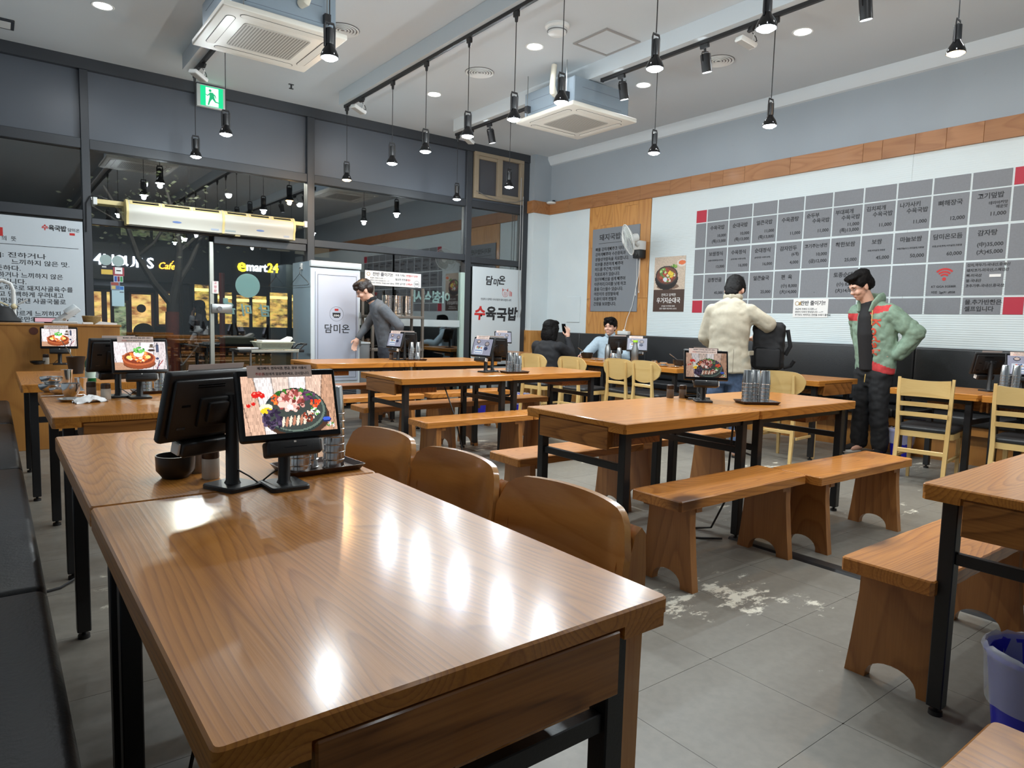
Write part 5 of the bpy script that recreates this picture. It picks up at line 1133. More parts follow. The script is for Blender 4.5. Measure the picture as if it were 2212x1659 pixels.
for x in (3.27, 3.84): ob('foot', MB().cyl((x, 8.5, 0), (x, 8.5, .1), .025, 10), MT['black'], t); ob('foot', MB().cyl((x, 9.0, 0), (x, 9.0, .1), .025, 10), MT['black'], t)
t = thing('wire_hanger', 'wire coat hanger hooked on the refrigerator side', 'hanger', (3.20, 8.7, 1.5))
ob('wire', MB().tube([(3.195, 8.42, 1.645), (3.195, 8.40, 1.63), (3.195, 8.44, 1.615), (3.195, 9.02, 1.615), (3.195, 9.06, 1.63), (3.195, 8.76, 1.755), (3.195, 8.73, 1.765), (3.195, 8.72, 1.80)], .004, 6).tube([(3.195, 8.42, 1.645), (3.195, 8.70, 1.755), (3.195, 8.72, 1.80), (3.195, 8.73, 1.83), (3.195, 8.70, 1.85), (3.195, 8.68, 1.83)], .004, 6), MT['steel'], t); ob('hook', MB().rbox(3.20, 8.68, 1.82, 3.222, 8.74, 1.90, .006, 2), MT['white'], t)
# folding service cart
t = thing('service_cart', 'low black and silver serving cart left of the refrigerator', 'cart', (2.66, 8.35, 0)); cp = MT['plastic']
ob('top_tray', MB().rbox(2.28, 8.20, .775, 3.06, 8.60, .81, .006, 2), cp, t); ob('front_rail', MB().rbox(2.42, 8.19, .775, 2.99, 8.205, .808, .003, 1), al, t)
for x, y in ((2.31, 8.56), (2.42, 8.22), (2.98, 8.22), (3.03, 8.56)): ob('leg', MB().cyl((x, y, .06), (x, y, .78), .011, 8), MT['steel2'], t); ob('caster', MB().cyl((x-.015, y, .03), (x+.015, y, .03), .03, 12), cp, t)
ob('handle', MB().tube([(3.03, 8.3, .80), (3.09, 8.3, .86), (3.13, 8.32, .87), (3.13, 8.5, .87), (3.09, 8.52, .86), (3.03, 8.52, .80)], .012, 8), cp, t); ob('lower_shelf', MB().rbox(2.30, 8.21, .30, 3.04, 8.58, .32, .005, 1), cp, t)
t = thing('plastic_basket', 'cream perforated basket of papers on the service cart', 'basket', (2.75, 8.4, .811)); b = MB(); rows = []
for ins, z in ((.03, .811), (.0, .89), (-.012, .89), (-.012, .898), (.006, .896), (.036, .817)): rows.append([(x, y, z) for x, y in rrect(2.52+ins, 8.26+ins, 2.96-ins, 8.56-ins, .03, 3)])
ob('shell', b.rings(rows), pbr('basket_cream', C(206, 208, 184), .5), t); h = MB()
for i in range(26):
    for j in range(3): x = 2.565+.0142*i; z = .832+.017*j; h.box(x, 8.2835-.0065*j-.011, z, x+.007, 8.283-.0065*j-.004, z+.009)
ob('holes', h, pbr('basket_hole', C(90, 92, 78), .7), t)['kind'] = 'stuff'
tag(ob('paper_stack', MB().rbox(2.58, 8.31, .85, 2.93, 8.52, .915, .004, 1).prism([(2.86, .915), (2.95, .96), (2.965, .935), (2.93, .90)], 'y', 8.33, 8.50), MT['paper']), 'white papers sticking out of the cream basket', 'paper')
tag(ob('knife_sleeve', MB().rbox(2.30, 8.30, .811, 2.45, 8.34, .832, .004, 1).rbox(2.45, 8.30, .811, 2.54, 8.34, .83, .006, 1), MT['paper']), 'white sleeve lying on the service cart', 'sleeve')
# steel rack with bowl stacks
t = thing('steel_rack', 'brown steel rack with stacked bowls behind the gray man', 'rack', (4.55, 8.72, 0)); rk = pbr('rack_brown', C(120, 112, 104), .4, .4)
for x in (4.15, 4.93):
    for y in (8.56, 8.88): ob('post', MB().box(x-.016, y-.016, 0, x+.016, y+.016, 1.66), rk, t)
for z in (.35, .80, 1.262): ob('shelf', MB().rbox(4.13, 8.54, z-.035, 4.95, 8.90, z, .003, 1), rk, t)
ORD = NTH+['eleventh', 'twelfth', 'thirteenth', 'fourteenth', 'fifteenth', 'sixteenth', 'topmost']
bm_ = fix(MB().lathe([(.06, 0), (.063, .004), (.078, .04), (.08, .041), (.079, .043), (.076, .041), (.06, .006), (0, .006), (0, .002)], 26, cap=False).mesh('steel_bowl', 40)); bm_.materials.append(S_)
for nm, x, y in (('left', 4.42, 8.66), ('middle', 4.56, 8.62), ('right', 4.72, 8.62)):
    for i in range(17):
        o = bpy.data.objects.new('steel_bowl', bm_); COL.objects.link(o); o.location = (x, y, 1.2625+.0147*i); tag(o, ('%s steel bowl from the bottom of the %s rack stack' % (ORD[i], nm)) if i else 'bottom steel bowl of the %s rack stack' % nm, 'bowl', 'stacked bowls on the steel rack')
t = thing('gray_appliance', 'gray metal appliance between the refrigerator and the rack', 'appliance', (4.05, 8.75, 0)); ob('body', MB().rbox(3.93, 8.58, .04, 4.125, 9.0, .86, .01, 2), pbr('appl_gray', C(140, 142, 144), .4), t); ob('top', MB().rbox(3.92, 8.57, .86, 4.128, 9.01, .89, .008, 2), wh, t)
t = thing('small_monitor', 'small dark monitor standing on the rack behind the gray man', 'monitor', (4.22, 8.70, 1.262)); ob('case', MB().rbox(4.165, 8.66, 1.275, 4.325, 8.70, 1.385, .006, 2), MT['plastic'], t); ob('stand', MB().rbox(4.20, 8.64, 1.2625, 4.29, 8.74, 1.276, .003, 1), MT['plastic'], t)
# blue buckets, cables
def bucket(x, y, s, label):
    t = thing('blue_bucket', label, 'bucket', (x, y, 0), 0, 'blue waste buckets')
    lob('pail', MB().lathe([(0, 0), (.085*s, 0), (.115*s, .255*s), (.122*s, .26*s), (.118*s, .27*s), (.108*s, .262*s), (.082*s, .01), (0, .01)], 28), MT['blue'], t)
    rows = []; rnd = random.Random(4)
    for r, z in ((.112, .14), (.116, .20), (.122, .25), (.127, .272), (.118, .28), (.108, .262), (.10, .2)): rows.append([((r*s+rnd.uniform(-.002, .003))*math.cos(2*math.pi*k/40), (r*s+rnd.uniform(-.002, .003))*math.sin(2*math.pi*k/40), z*s+rnd.uniform(-.006, .006)) for k in range(40)])
    m = bpy.data.materials.get('clear_liner')
    if not m: m, nt, b2 = newmat('clear_liner'); bs(nt, b2, col=C(214, 216, 220), rough=.25, alpha=.38)
    lob('liner', MB().rings(rows, False), m, t, 60)
bucket(2.335, .53, 1.15, 'blue bucket with clear liner at the lower right edge'); bucket(7.02, 2.86, 1.0, 'blue bucket with liner by the booth behind the ladder chair'); bucket(5.05, 7.25, 1., 'blue bucket under the far tables, between bench legs'); bucket(6.50, 5.0, 1., 'blue bucket under the dish table'); bucket(5.55, 7.0, 1., 'blue bucket near the chair before the seated woman')
ob('cable_cover', MB().prism([(3.335, 0), (3.345, .012), (3.38, .016), (3.415, .012), (3.425, 0)], 'y', .55, 2.25), MT['plastic']); tag(bpy.data.objects['cable_cover'], 'black rubber cable cover strip on the floor under benches', 'cable cover')
for i, (lab, pts) in enumerate((('black cable looping on the floor under the middle table', [(3.28, 2.25, .01), (3.2, 2.33, .006), (3.12, 2.42, .005), (3.2, 2.5, .005), (3.32, 2.48, .005), (3.38, 2.4, .02), (3.39, 2.32, .2), (3.40, 2.30, .69)]),
        ('black cable and adapter hanging under the middle table joint', [(3.48, 2.36, .69), (3.5, 2.33, .55), (3.56, 2.32, .47), (3.66, 2.33, .44), (3.72, 2.34, .48), (3.70, 2.35, .69)]), ('black cable bundle hanging under the second row table', [(3.60, 4.86, .69), (3.57, 4.84, .6), (3.60, 4.83, .56), (3.70, 4.85, .55), (3.78, 4.86, .60), (3.76, 4.87, .69)]),
        ('black cable curving down under the second row bench', [(3.02, 4.86, .66), (3.06, 4.74, .4), (3.08, 4.66, .15), (3.02, 4.62, .02), (2.9, 4.62, .005)]), ('black cable under the foreground table by its legs', [(.32, 1.85, .67), (.36, 1.8, .5), (.40, 1.76, .25), (.36, 1.78, .03), (.2, 1.9, .006)]), ('black cable on the floor beside the left booth', [(.30, 3.55, .02), (.2, 3.45, .006), (.05, 3.4, .006), (-.01, 3.3, .006)]))):
    tag(ob('power_cable', MB().tube(pts, .006, 6), MT['plastic']), lab, 'cable', 'black power cables')
t = thing('cable_adapter', 'black power adapter clipped under the middle table', 'adapter', (3.5, 2.34, .6)); ob('case', MB().rbox(3.46, 2.31, .64, 3.62, 2.38, .699, .006, 2), MT['plastic'], t); ob('plug', MB().rbox(3.52, 2.32, .60, 3.56, 2.36, .64, .006, 2), MT['plastic'], t)
# ------------------------------------------------------------------ counter at the left
t = thing('counter', 'knotty plywood counter behind the left tables', 'counter', (.1, 7.4, 0))
ob('front_panel', MB().rbox(XL, 7.08, 0, .585, 7.11, 1.075, .003, 1), MT['ply'], t); ob('worktop', MB().rbox(XL, 7.07, 1.075, .605, 7.55, 1.093, .003, 1), MT['ply'], t)
ob('side_panel', MB().rbox(.585, 7.25, 0, .95, 7.28, 1.07, .003, 1), MT['ply'], t); ob('right_worktop', MB().rbox(.58, 7.24, 1.07, .962, 7.66, 1.09, .003, 1), MT['ply'], t)
ob('return_panel', MB().rbox(.92, 7.28, 0, .95, 7.64, 1.07, .003, 1), MT['ply'], t); ob('knot_disc', MB().lathe([(0, 0), (.032, 0), (.032, .004), (0, .004)], 22, (0, 0, 0), frame((.285, 7.08, 1.03), (1, 0, 0), (0, 0, 1))), pbr('dark_knot', C(84, 40, 26), .5), t)
t = thing('card_terminal', 'gray card terminal tilted on the counter', 'terminal', (.52, 7.3, 1.093)); M = Matrix.Translation((.53, 7.30, 1.155)) @ Matrix.Rotation(rad(-38), 4, 'Y') @ Matrix.Rotation(rad(20), 4, 'X'); gy = pbr('terminal_gray', C(198, 200, 200), .4)
ob('body', MB().rbox(-.11, -.04, -.022, .13, .04, .022, .01, 2).xf(M), gy, t); ob('roll_cover', MB().rbox(.02, -.042, .015, .125, .042, .045, .012, 2).xf(M), wh, t); ob('knob', MB().cyl((-.02, -.045, 0), (-.02, -.038, 0), .012, 12).xf(M), MT['steel2'], t); ob('foot', MB().rbox(.43, 7.25, 1.0935, .62, 7.36, 1.115, .005, 1), gy, t)
t = thing('pos_monitor', 'low monitor with pink screen behind the counter kiosk', 'monitor', (.40, 7.42, 1.093)); ob('case', MB().rbox(.30, 7.40, 1.10, .56, 7.43, 1.145, .004, 1), MT['plastic'], t); ob('screen', MB().box(.31, 7.3985, 1.104, .55, 7.3995, 1.138), emat('pink_screen', C(206, 160, 170), .8), t); ob('stand', MB().box(.38, 7.42, 1.093, .48, 7.47, 1.11), MT['plastic'], t)
t = thing('wicker_basket', 'round wicker basket on the counter', 'basket', (.745, 7.42, 1.09)); b = MB(); wk = wood('wicker', C(172, 140, 84), C(110, 80, 40), 0, 30., .6, 0, .1, 3., 6.)
for k in range(7): b.tube([((.062+.002*k)*math.cos(2*math.pi*j/26), (.062+.002*k)*math.sin(2*math.pi*j/26)+0, .007+.0105*k+.002*(j % 2)) for j in range(26)], .0058, 6, True)
lob('coils', b, wk, t); lob('bottom', MB().lathe([(0, 0), (.06, 0), (.06, .006), (0, .006)], 20), wk, t)
tag(ob('papers', MB().rbox(.66, 7.27, 1.0905, .74, 7.33, 1.108, .003, 1).prism([(.76, 1.0905), (.93, 1.0905), (.935, 1.105), (.80, 1.118)], 'y', 7.28, 7.36), MT['paper']), 'papers and card reader clutter on the counter edge', 'paper')
t = thing('coat_stand', 'white bent pipe coat stand behind the counter', 'coat stand', (.05, 7.75, 0)); ob('pipe', MB().tube([(.17, 7.75, 0), (.17, 7.75, 1.38), (.15, 7.75, 1.44), (.10, 7.75, 1.465), (-.3, 7.75, 1.465), (-.36, 7.75, 1.44), (-.38, 7.75, 1.38), (-.38, 7.75, 0)], .017, 10), MT['white'], t); ob('peg', MB().tube([(.17, 7.73, 1.235), (.27, 7.70, 1.30)], .008, 8), MT['white'], t); ob('joint', MB().ell((.17, 7.735, 1.235), (.026, .026, .026)), MT['cream'], t); ob('rail', MB().tube([(-.38, 7.75, 1.25), (0, 7.75, 1.26), (.05, 7.75, 1.28), (.13, 7.74, 1.24)], .008, 8), MT['cream'], t)
def hat():
    b = MB(); rows = []
    for z, r in ((0, .15), (.03, .165), (.06, .135), (.09, .12), (.13, .10), (.155, .07), (.165, .0)): rows.append([(r*math.cos(2*math.pi*k/24)*(1+.05*math.sin(3*2*math.pi*k/24)), r*.8*math.sin(2*math.pi*k/24), z) for k in range(24)])
    return b.rings(rows)
tag(ob('black_jacket', hat().xf(Matrix.Translation((.06, 7.70, 1.075))), pbr('black_cloth', C(20, 20, 22), .7)), 'black garment draped behind the counter at the left edge', 'clothing')
# ------------------------------------------------------------------ the street outside
GZ = -.14
def asphalt():
    m, nt, b = newmat('night_pavement'); n = N(nt, 'ShaderNodeTexNoise', {'Vector': coords(nt, rnd=False, world=True), 'Scale': 20., 'Detail': 4.}); bs(nt, b, col=MIX(nt, n.outputs[0], C(34, 34, 36), C(58, 56, 54)), rough=.6); return m
g = struct('street_ground', MB().box(-14, YL+.2, GZ-.1, 30, 34, GZ), asphalt())
FY = 24.; dk = pbr('dark_facade', C(26, 25, 27), .6); dk2 = pbr('dark_facade2', C(42, 40, 40), .6); br = pbr('red_brown_frame', C(110, 52, 30), .5)
def lit(name, c1, c2, s, sc):
    m, nt, b = newmat(name); v = coords(nt, (1, 1, 2.2), False, True); n = N(nt, 'ShaderNodeTexNoise', {'Vector': v, 'Scale': sc, 'Detail': 3., 'Roughness': .6})
    vo = N(nt, 'ShaderNodeTexVoronoi', {'Vector': v, 'Scale': sc*1.5}); col = MIX(nt, RAMP(nt, n.outputs[0], [(.35, 0.), (.6, 1.)]), c2, c1); col = MIX(nt, .18, col, vo.outputs['Color'], 'MULTIPLY')
    bs(nt, b, col=(0, 0, 0), ecol=col, emit=s, rough=.3); return m
warm, warm2 = lit('lit_cafe_interior', C(255, 206, 120), C(150, 84, 36), 1.15, 2.2), lit('lit_shop_interior', C(246, 196, 96), C(70, 50, 30), 1.0, 3.2)
green = lit('lit_plants', C(190, 200, 150), C(30, 40, 26), .7, 4.)
t = thing('cafe_building', 'dark cafe building across the street with lit windows', 'building', (4, FY+2, GZ))
ob('facade', MB().box(-6, FY+.5, GZ, 5.25, FY+6, 9), dk, t); ob('fascia', MB().box(-2, FY+.1, 2.2, 5.3, FY+.5, 3.3), pbr('black_fascia', C(12, 12, 14), .4), t)
ob('awning', MB().prism([(FY+.45, 2.2), (FY-.6, 1.98), (FY-.6, 1.92), (FY+.45, 2.0)], 'x', 1.2, 4.2), dk2, t)
wins = [(2.10, 2.72, .27, 1.82, warm), (2.86, 2.95, .27, 1.82, warm), (3.53, 4.09, .58, 1.78, warm), (4.30, 4.66, .85, 1.84, warm), (3.05, 3.38, .25, 1.5, green)]
for x0, x1, z0, z1, m in wins:
    f = MB(); f.box(x0-.07, FY+.36, z0-.07, x1+.07, FY+.49, z0).box(x0-.07, FY+.36, z1, x1+.07, FY+.49, z1+.07).box(x0-.07, FY+.36, z0, x0, FY+.49, z1).box(x1, FY+.36, z0, x1+.07, FY+.49, z1)
    w = ob('window', f, br, t); ob('pane', MB().box(x0, FY+.45, z0, x1, FY+.47, z1), m, w)
ob('base_course', MB().box(1.6, FY+.3, GZ, 5.2, FY+.5, .18), br, t)
ob('round_window_sign', MB().lathe([(0, 0), (.13, 0), (.13, .03), (0, .03)], 24, (0, 0, 0), frame((3.80, FY+.36, 1.34), (1, 0, 0), (0, 0, 1))), pbr('brown_disc', C(84, 66, 34), .5), t)
ob('planter_shrub', MB().ell((3.82, FY+.1, .62), (.30, .15, .26)), pbr('dark_leaves', C(56, 58, 30), .7, bump=.6, bscale=14.), t)
FS = lambda x, z, y=FY+.05: frame((x, y, z), (1, 0, 0), (0, 0, 1))
t = thing('cafe_sign', 'white and orange glowing cafe sign across the street', 'sign', (3.6, FY, 2.6))
b = MB()
for k, ch in enumerate('24HOURS'): text(b, ch, .46, FS(2.34+.282*k, 2.775-.005*k), .012, 'CENTER', None, .03)
ob('white_letters', b, emat('neon_white', (.82, .86, 1.), 5.), t); b = MB(); text(b, 'Cafe', .30, FS(4.49, 2.70), .008, 'CENTER', .46, .03, 2, .25); b.tube([(4.66, FY+.06, 2.84), (4.71, FY+.06, 2.88)], .012, 6); ob('orange_letters', b, emat('neon_orange', (1., .42, .03), 3.2), t)
t = thing('convenience_store', 'dark shop building with lit shelves across the street', 'building', (9, FY+2, GZ))
ob('facade', MB().box(5.4, FY+.8, GZ, 24, FY+6, 9), dk, t); ob('fascia', MB().box(5.9, FY+.3, 2.25, 13.5, FY+.8, 3.4), pbr('black_fascia', C(12, 12, 14), .4), t)
for x0, x1, z0, z1 in ((5.45, 6.02, 1.0, 2.2), (6.18, 6.66, .9, 1.98), (6.80, 7.24, .8, 1.9), (7.34, 7.84, .8, 1.9), (7.95, 8.60, .8, 2.05), (8.75, 9.6, .8, 2.0)):
    f = MB().box(x0-.04, FY+.68, z0-.05, x1+.04, FY+.79, z0).box(x0-.05, FY+.68, z0, x0, FY+.79, z1).box(x1, FY+.68, z0, x1+.05, FY+.79, z1).box(x0-.04, FY+.68, z1, x1+.04, FY+.79, z1+.05)
    w = ob('window', f, dk2, t); ob('pane', MB().box(x0, FY+.75, z0, x1, FY+.77, z1), warm2, w); ob('shelf_light', MB().box(x0, FY+.72, z1-.22, x1, FY+.74, z1-.12), emat('shelf_glow', C(255, 214, 120), 2.2), w)
for x0, x1, z0, z1 in ((7.9, 8.7, 3.55, 3.85), (8.9, 9.3, 3.5, 3.8), (9.5, 10.2, 3.45, 3.8)): ob('upper_window', MB().box(x0, FY+.76, z0, x1, FY+.79, z1), emat('dim_window', C(110, 104, 90), .35), t)
t = thing('store_sign', 'glowing store sign with yellow e and 24', 'sign', (8.1, FY+.2, 2.9))
b = MB(); text(b, 'e', .62, FS(6.87, 2.90, FY+.26), .022, 'CENTER', None, .03); text(b, '24', .44, FS(7.93, 2.87, FY+.26), .02, 'CENTER', .37, .03); ob('yellow_letters', b, emat('neon_yellow', (1., .68, .02), 3.), t)
b = MB(); text(b, 'mart', .42, FS(7.37, 2.87, FY+.26), .018, 'CENTER', .70, .03); ob('white_letters', b, emat('neon_white2', (.9, .95, 1.), 3.4), t)
t = thing('upper_building', 'dark upper storey with faint windows beyond the tree', 'building', (4, FY+7, GZ)); ob('wall', MB().box(-10, FY+6.2, GZ, 26, FY+8, 14), dk2, t)
for x0, x1, z0, z1 in ((3.3, 4.1, 3.6, 4.0), (4.2, 4.75, 3.55, 3.95), (4.8, 5.15, 3.5, 3.8)): ob('window', MB().box(x0, FY+.42, z0, x1, FY+.49, z1), lit('dim_green_%d' % (x0*10), C(130, 136, 96), C(30, 34, 24), .5, 5.), t)
t = thing('street_lamp', 'small bright round lamp behind the tree branches', 'street lamp', (5.8, FY-1, GZ)); ob('globe', MB().ell((4.70, FY-1, 3.48), (.09, .09, .11)), emat('lamp_globe', C(226, 240, 214), 4.), t); ob('pole', MB().cyl((4.70, FY-1, GZ), (4.70, FY-1, 3.42), .04, 8), dk2, t)
# tree with wrapped trunk
t = thing('street_tree', 'dark street tree, trunk wrapped in red brown cloth', 'tree', (2.75, 14, GZ)); bk = pbr('night_bark', C(32, 29, 28), .8, bump=.5, bscale=20.)
tb = MB().tube([(2.74, 14, GZ), (2.75, 14, .7), (2.76, 14, 1.38)], [.13, .105, .10], 12)
for pts, r in (([(2.76, 14, 1.35), (2.45, 14, 1.75), (2.20, 14, 2.2), (2.05, 14.1, 2.75), (1.7, 14.1, 3.4)], [.075, .06, .05, .04, .02]), ([(2.76, 14, 1.35), (2.86, 14, 1.9), (2.90, 14, 2.35), (2.86, 14, 2.8), (2.7, 14.1, 3.5)], [.085, .07, .06, .045, .02]), ([(2.86, 14, 1.75), (3.10, 14.1, 2.15), (3.28, 14.1, 2.6), (3.5, 14.2, 3.2)], [.05, .045, .035, .015]),
               ([(2.20, 14, 2.2), (2.45, 13.9, 2.45), (2.62, 13.9, 2.75), (2.75, 13.8, 3.2)], [.035, .03, .025, .01]), ([(2.90, 14, 2.35), (3.15, 14, 2.6), (3.55, 13.9, 2.85)], [.04, .03, .01]), ([(2.05, 14.1, 2.7), (1.8, 14, 2.85), (1.5, 13.9, 3.0)], [.03, .02, .01])): tb.tube(pts, r, 8)
ob('trunk', tb, bk, t); ob('cloth_wrap', MB().tube([(2.74, 14, GZ+.02), (2.745, 14, .5), (2.755, 14, 1.22)], [.145, .125, .118], 14), pbr('red_brown_cloth', C(98, 38, 26), .85, var=.25, vscale=30.), t)
rl = random.Random(11); lv = MB()
for k in range(420):
    c = Vector((rl.gauss(2.7, .65), rl.gauss(14, .4), rl.gauss(3.0, .32))); a, q = rl.uniform(0, 6.28), rl.uniform(-1, 1); u_ = Vector((math.cos(a), math.sin(a), q*.5))*.045; w_ = Vector((-math.sin(a)*.4, math.cos(a)*.4, 1))*.022
    lv.add([c-u_, c-w_, c+u_, c+w_], [(0, 1, 2, 3)])
ob('leaves', lv, pbr('night_leaves', C(44, 50, 34), .6), t)['kind'] = 'stuff'
for _o in list(t.children): _o.data.transform(Matrix.Translation((-.055, 0, .02)))
t = thing('street_pole', 'red brown pole behind the glass door', 'pole', (2.55, 12.5, GZ)); ob('post', MB().cyl((3.20, 12.5, GZ), (3.205, 12.5, 1.93), .045, 12), pbr('red_pole', C(120, 46, 36), .5), t); ob('base', MB().cyl((3.20, 12.5, GZ), (3.20, 12.5, GZ+.06), .08, 12), dk2, t)
t = thing('bicycle', 'bicycle parked in the dark beside the woman outside', 'bicycle', (2.9, 14.3, GZ)); fm = pbr('bike_frame', C(120, 122, 126), .35, .3)
for x in (2.62, 3.30): ob('wheel', MB().tube([(x+.30*math.cos(2*math.pi*k/28)*.55, 14.3+.30*math.cos(2*math.pi*k/28)*.8, GZ+.33+.31*math.sin(2*math.pi*k/28)) for k in range(28)], .016, 6, True), MT['plastic'], t)
ob('frame', MB().tube([(3.30, 14.3, GZ+.33), (3.22, 14.2, GZ+.80), (3.18, 14.15, GZ+.98)], .022, 6).tube([(3.22, 14.2, GZ+.78), (2.92, 14.3, GZ+.36), (2.62, 14.3, GZ+.33)], .02, 6).tube([(3.22, 14.2, GZ+.72), (2.82, 14.3, GZ+.78), (2.92, 14.3, GZ+.36)], .02, 6), fm, t)
ob('handlebar', MB().tube([(3.0, 14.0, GZ+1.02), (3.18, 14.15, GZ+.98), (3.3, 14.4, GZ+1.02)], .014, 6), fm, t); ob('saddle', MB().rbox(2.72, 14.22, GZ+.80, 2.95, 14.36, GZ+.86, .02, 2), MT['plastic'], t); ob('basket', MB().box(3.2, 14.05, GZ+.72, 3.5, 14.35, GZ+.95), MT['plastic'], t)
# the room beyond the sliding window: a low wall, parked scooter cover
t = thing('parked_scooter', 'dark scooter with red trim behind the dark window', 'scooter', (5.5, 10.3, GZ)); ob('body', MB().rbox(4.95, 10.1, .1, 6.0, 10.5, .75, .12, 4), pbr('scooter_dark', C(40, 38, 42), .5), t); ob('red_panel', MB().prism([(4.95, .45), (5.45, .66), (5.55, .58), (5.1, .30)], 'y', 10.05, 10.1), pbr('scooter_red', C(150, 30, 50), .4), t); ob('wheel', MB().cyl((5.0, 10.2, .1), (5.0, 10.4, .1), .24, 18), MT['plastic'], t); ob('wheel', MB().cyl((5.95, 10.2, .1), (5.95, 10.4, .1), .24, 18), MT['plastic'], t)
_l = bpy.data.lights.new('street_fill_light', 'POINT'); _l.energy = 260; _l.color = (1, .9, .75); _l.shadow_soft_size = .2; _o = bpy.data.objects.new('street_fill_light', _l); COL.objects.link(_o); _o.location = (2.7, 12.6, 3.9)  # added fill without a fixture, brightens the woman outside
# ------------------------------------------------------------------ people
from mathutils.bvhtree import BVHTree
def cap(mb, a, b, ra, rb, seg=14):
    mb.tube([a, b], [ra, rb], seg); mb.ell(a, (ra,)*3, None, 12, 8); mb.ell(b, (rb,)*3, None, 12, 8)
def limb(mb, pts, rs, seg=14):
    for i in range(len(pts)-1): cap(mb, pts[i], pts[i+1], rs[i], rs[i+1], seg)
def etube(mb, pts, ry, rx, seg=20):
    mb.tube(pts, ry, seg, False, rx, (1, 0, 0))
def remesh(mb, vox, smooth=3, fold=0., fs=9., seed=0):
    me = mb.mesh('tmp', None); o = bpy.data.objects.new('tmp', me); COL.objects.link(o)
    m = o.modifiers.new('r', 'REMESH'); m.mode = 'VOXEL'; m.voxel_size = vox
    if smooth: s = o.modifiers.new('s', 'SMOOTH'); s.factor = .5; s.iterations = smooth
    dg = bpy.context.evaluated_depsgraph_get(); r = bpy.data.meshes.new_from_object(o.evaluated_get(dg))
    bpy.data.objects.remove(o); bpy.data.meshes.remove(me)
    if fold:
        n = [v.normal.copy() for v in r.vertices]
        for v, nn in zip(r.vertices, n):
            p = v.co; k = mnoise.noise(Vector((p.x*fs+seed, p.y*fs, p.z*fs*.8+p.x*5)))+.5*mnoise.noise(Vector((p.x*fs*2.3, p.y*fs*2.3+seed, p.z*fs*2.6)))
            v.co = p+nn*fold*(abs(k)*2-.6)
    r.polygons.foreach_set('use_smooth', [True]*len(r.polygons)); r.update(); return r
def hand(mb, w, d, nrm, curl=.6, side=1, s=1., spread=.1):
    """wrist w, pointing d, palm facing nrm; four unequal fingers and a thumb from the side of the palm"""
    w, d = Vector(w), Vector(d).normalized(); nrm = Vector(nrm); nrm = (nrm-d*nrm.dot(d)).normalized(); lat = d.cross(nrm)*side
    R_ = Matrix((d, lat, nrm)).transposed()
    mb.ell(w+d*.045*s, (.05*s, .040*s, .017*s), R_, 14, 10); cap(mb, w-d*.02*s, w+d*.03*s, .026*s, .028*s)
    for k, ln in enumerate((.070, .078, .073, .058)):
        off = (.030-.0195*k)*s; p = w+d*.082*s+lat*off; di = (d+lat*spread*(1.5-k)*.35).normalized(); q = p
        for j, (seg, a) in enumerate(((.45, .35), (.32, .8), (.25, 1.1))):
            di2 = (di*math.cos(curl*a)+nrm*math.sin(curl*a)).normalized(); q2 = q+di2*ln*seg*s; cap(mb, q, q2, (.0092-.0008*j)*s, (.0086-.0008*j)*s, 8); q = q2
    p = w+d*.022*s+lat*.030*s; q = p+(d*.55+lat*.75+nrm*.35).normalized()*.042*s; r = q+(d*.85+lat*.2+nrm*.55).normalized()*.032*s
    cap(mb, p, q, .012*s, .0105*s, 8); cap(mb, q, r, .0105*s, .009*s, 8)
def HM(c, yaw=0, pitch=0, roll=0): return Matrix.Translation(c) @ Matrix.Rotation(rad(yaw), 4, 'Z') @ Matrix.Rotation(rad(-pitch), 4, 'Y') @ Matrix.Rotation(rad(roll), 4, 'X')
def head(mb, M, s=1.):
    R_ = M.to_3x3()*s
    def e(c, r): mb.ell(M @ (Vector(c)*s), r, R_, 18, 12)
    e((-.008, 0, .022), (.098, .077, .098)); e((.018, 0, -.038), (.072, .062, .075)); e((.035, 0, -.072), (.052, .050, .045)); e((.062, 0, -.098), (.026, .026, .020))
    e((.070, 0, .022), (.026, .056, .016)); e((.096, 0, -.030), (.020, .0125, .017)); e((.088, 0, -.012), (.014, .008, .028))
    for y in (-1, 1): e((.062, y*.038, -.038), (.030, .026, .026)); e((-.004, y*.078, -.018), (.020, .010, .033)); e((.098, y*.011, -.036), (.010, .008, .008))
    e((.083, 0, -.066), (.012, .024, .0065)); e((.081, 0, -.077), (.012, .021, .0065))
def face(t, M, s=1., look=0):
    ey = MB(); eb = MB(); mo = MB(); R_ = M.to_3x3()*s
    for y in (-1, 1):
        ey.ell(M @ (Vector((.083, y*.033, .001))*s), (.007, .0135, .0042), R_, 12, 8)
        eb.ell(M @ (Vector((.091, y*.034, .025))*s), (.006, .019, .0036), R_, 10, 6)
    mo.ell(M @ (Vector((.0905, 0, -.0715))*s), (.0055, .021, .0052), R_, 12, 8)
    lob('eyes', ey, pbr('dark_eye', C(38, 30, 28), .25), t); lob('eyebrows', eb, MT['hair'], t); lob('mouth', mo, pbr('lips', C(176, 104, 92), .5), t)
def glasses(t, M, s=1.):
    g = MB()
    for y in (-1, 1):
        g.tube([M @ (Vector((.098, y*.034+.025*math.cos(2*math.pi*k/18), -.004+.019*math.sin(2*math.pi*k/18)))*s) for k in range(18)], .0016, 5, True)
        g.tube([M @ (Vector(p)*s) for p in ((.097, y*.058, .002), (.05, y*.078, .004), (-.002, y*.082, .0))], .0016, 5)
    g.tube([M @ (Vector(p)*s) for p in ((.099, -.010, .002), (.102, 0, .004), (.099, .010, .002))], .0016, 5); lob('glasses', g, MT['steel2'], t)
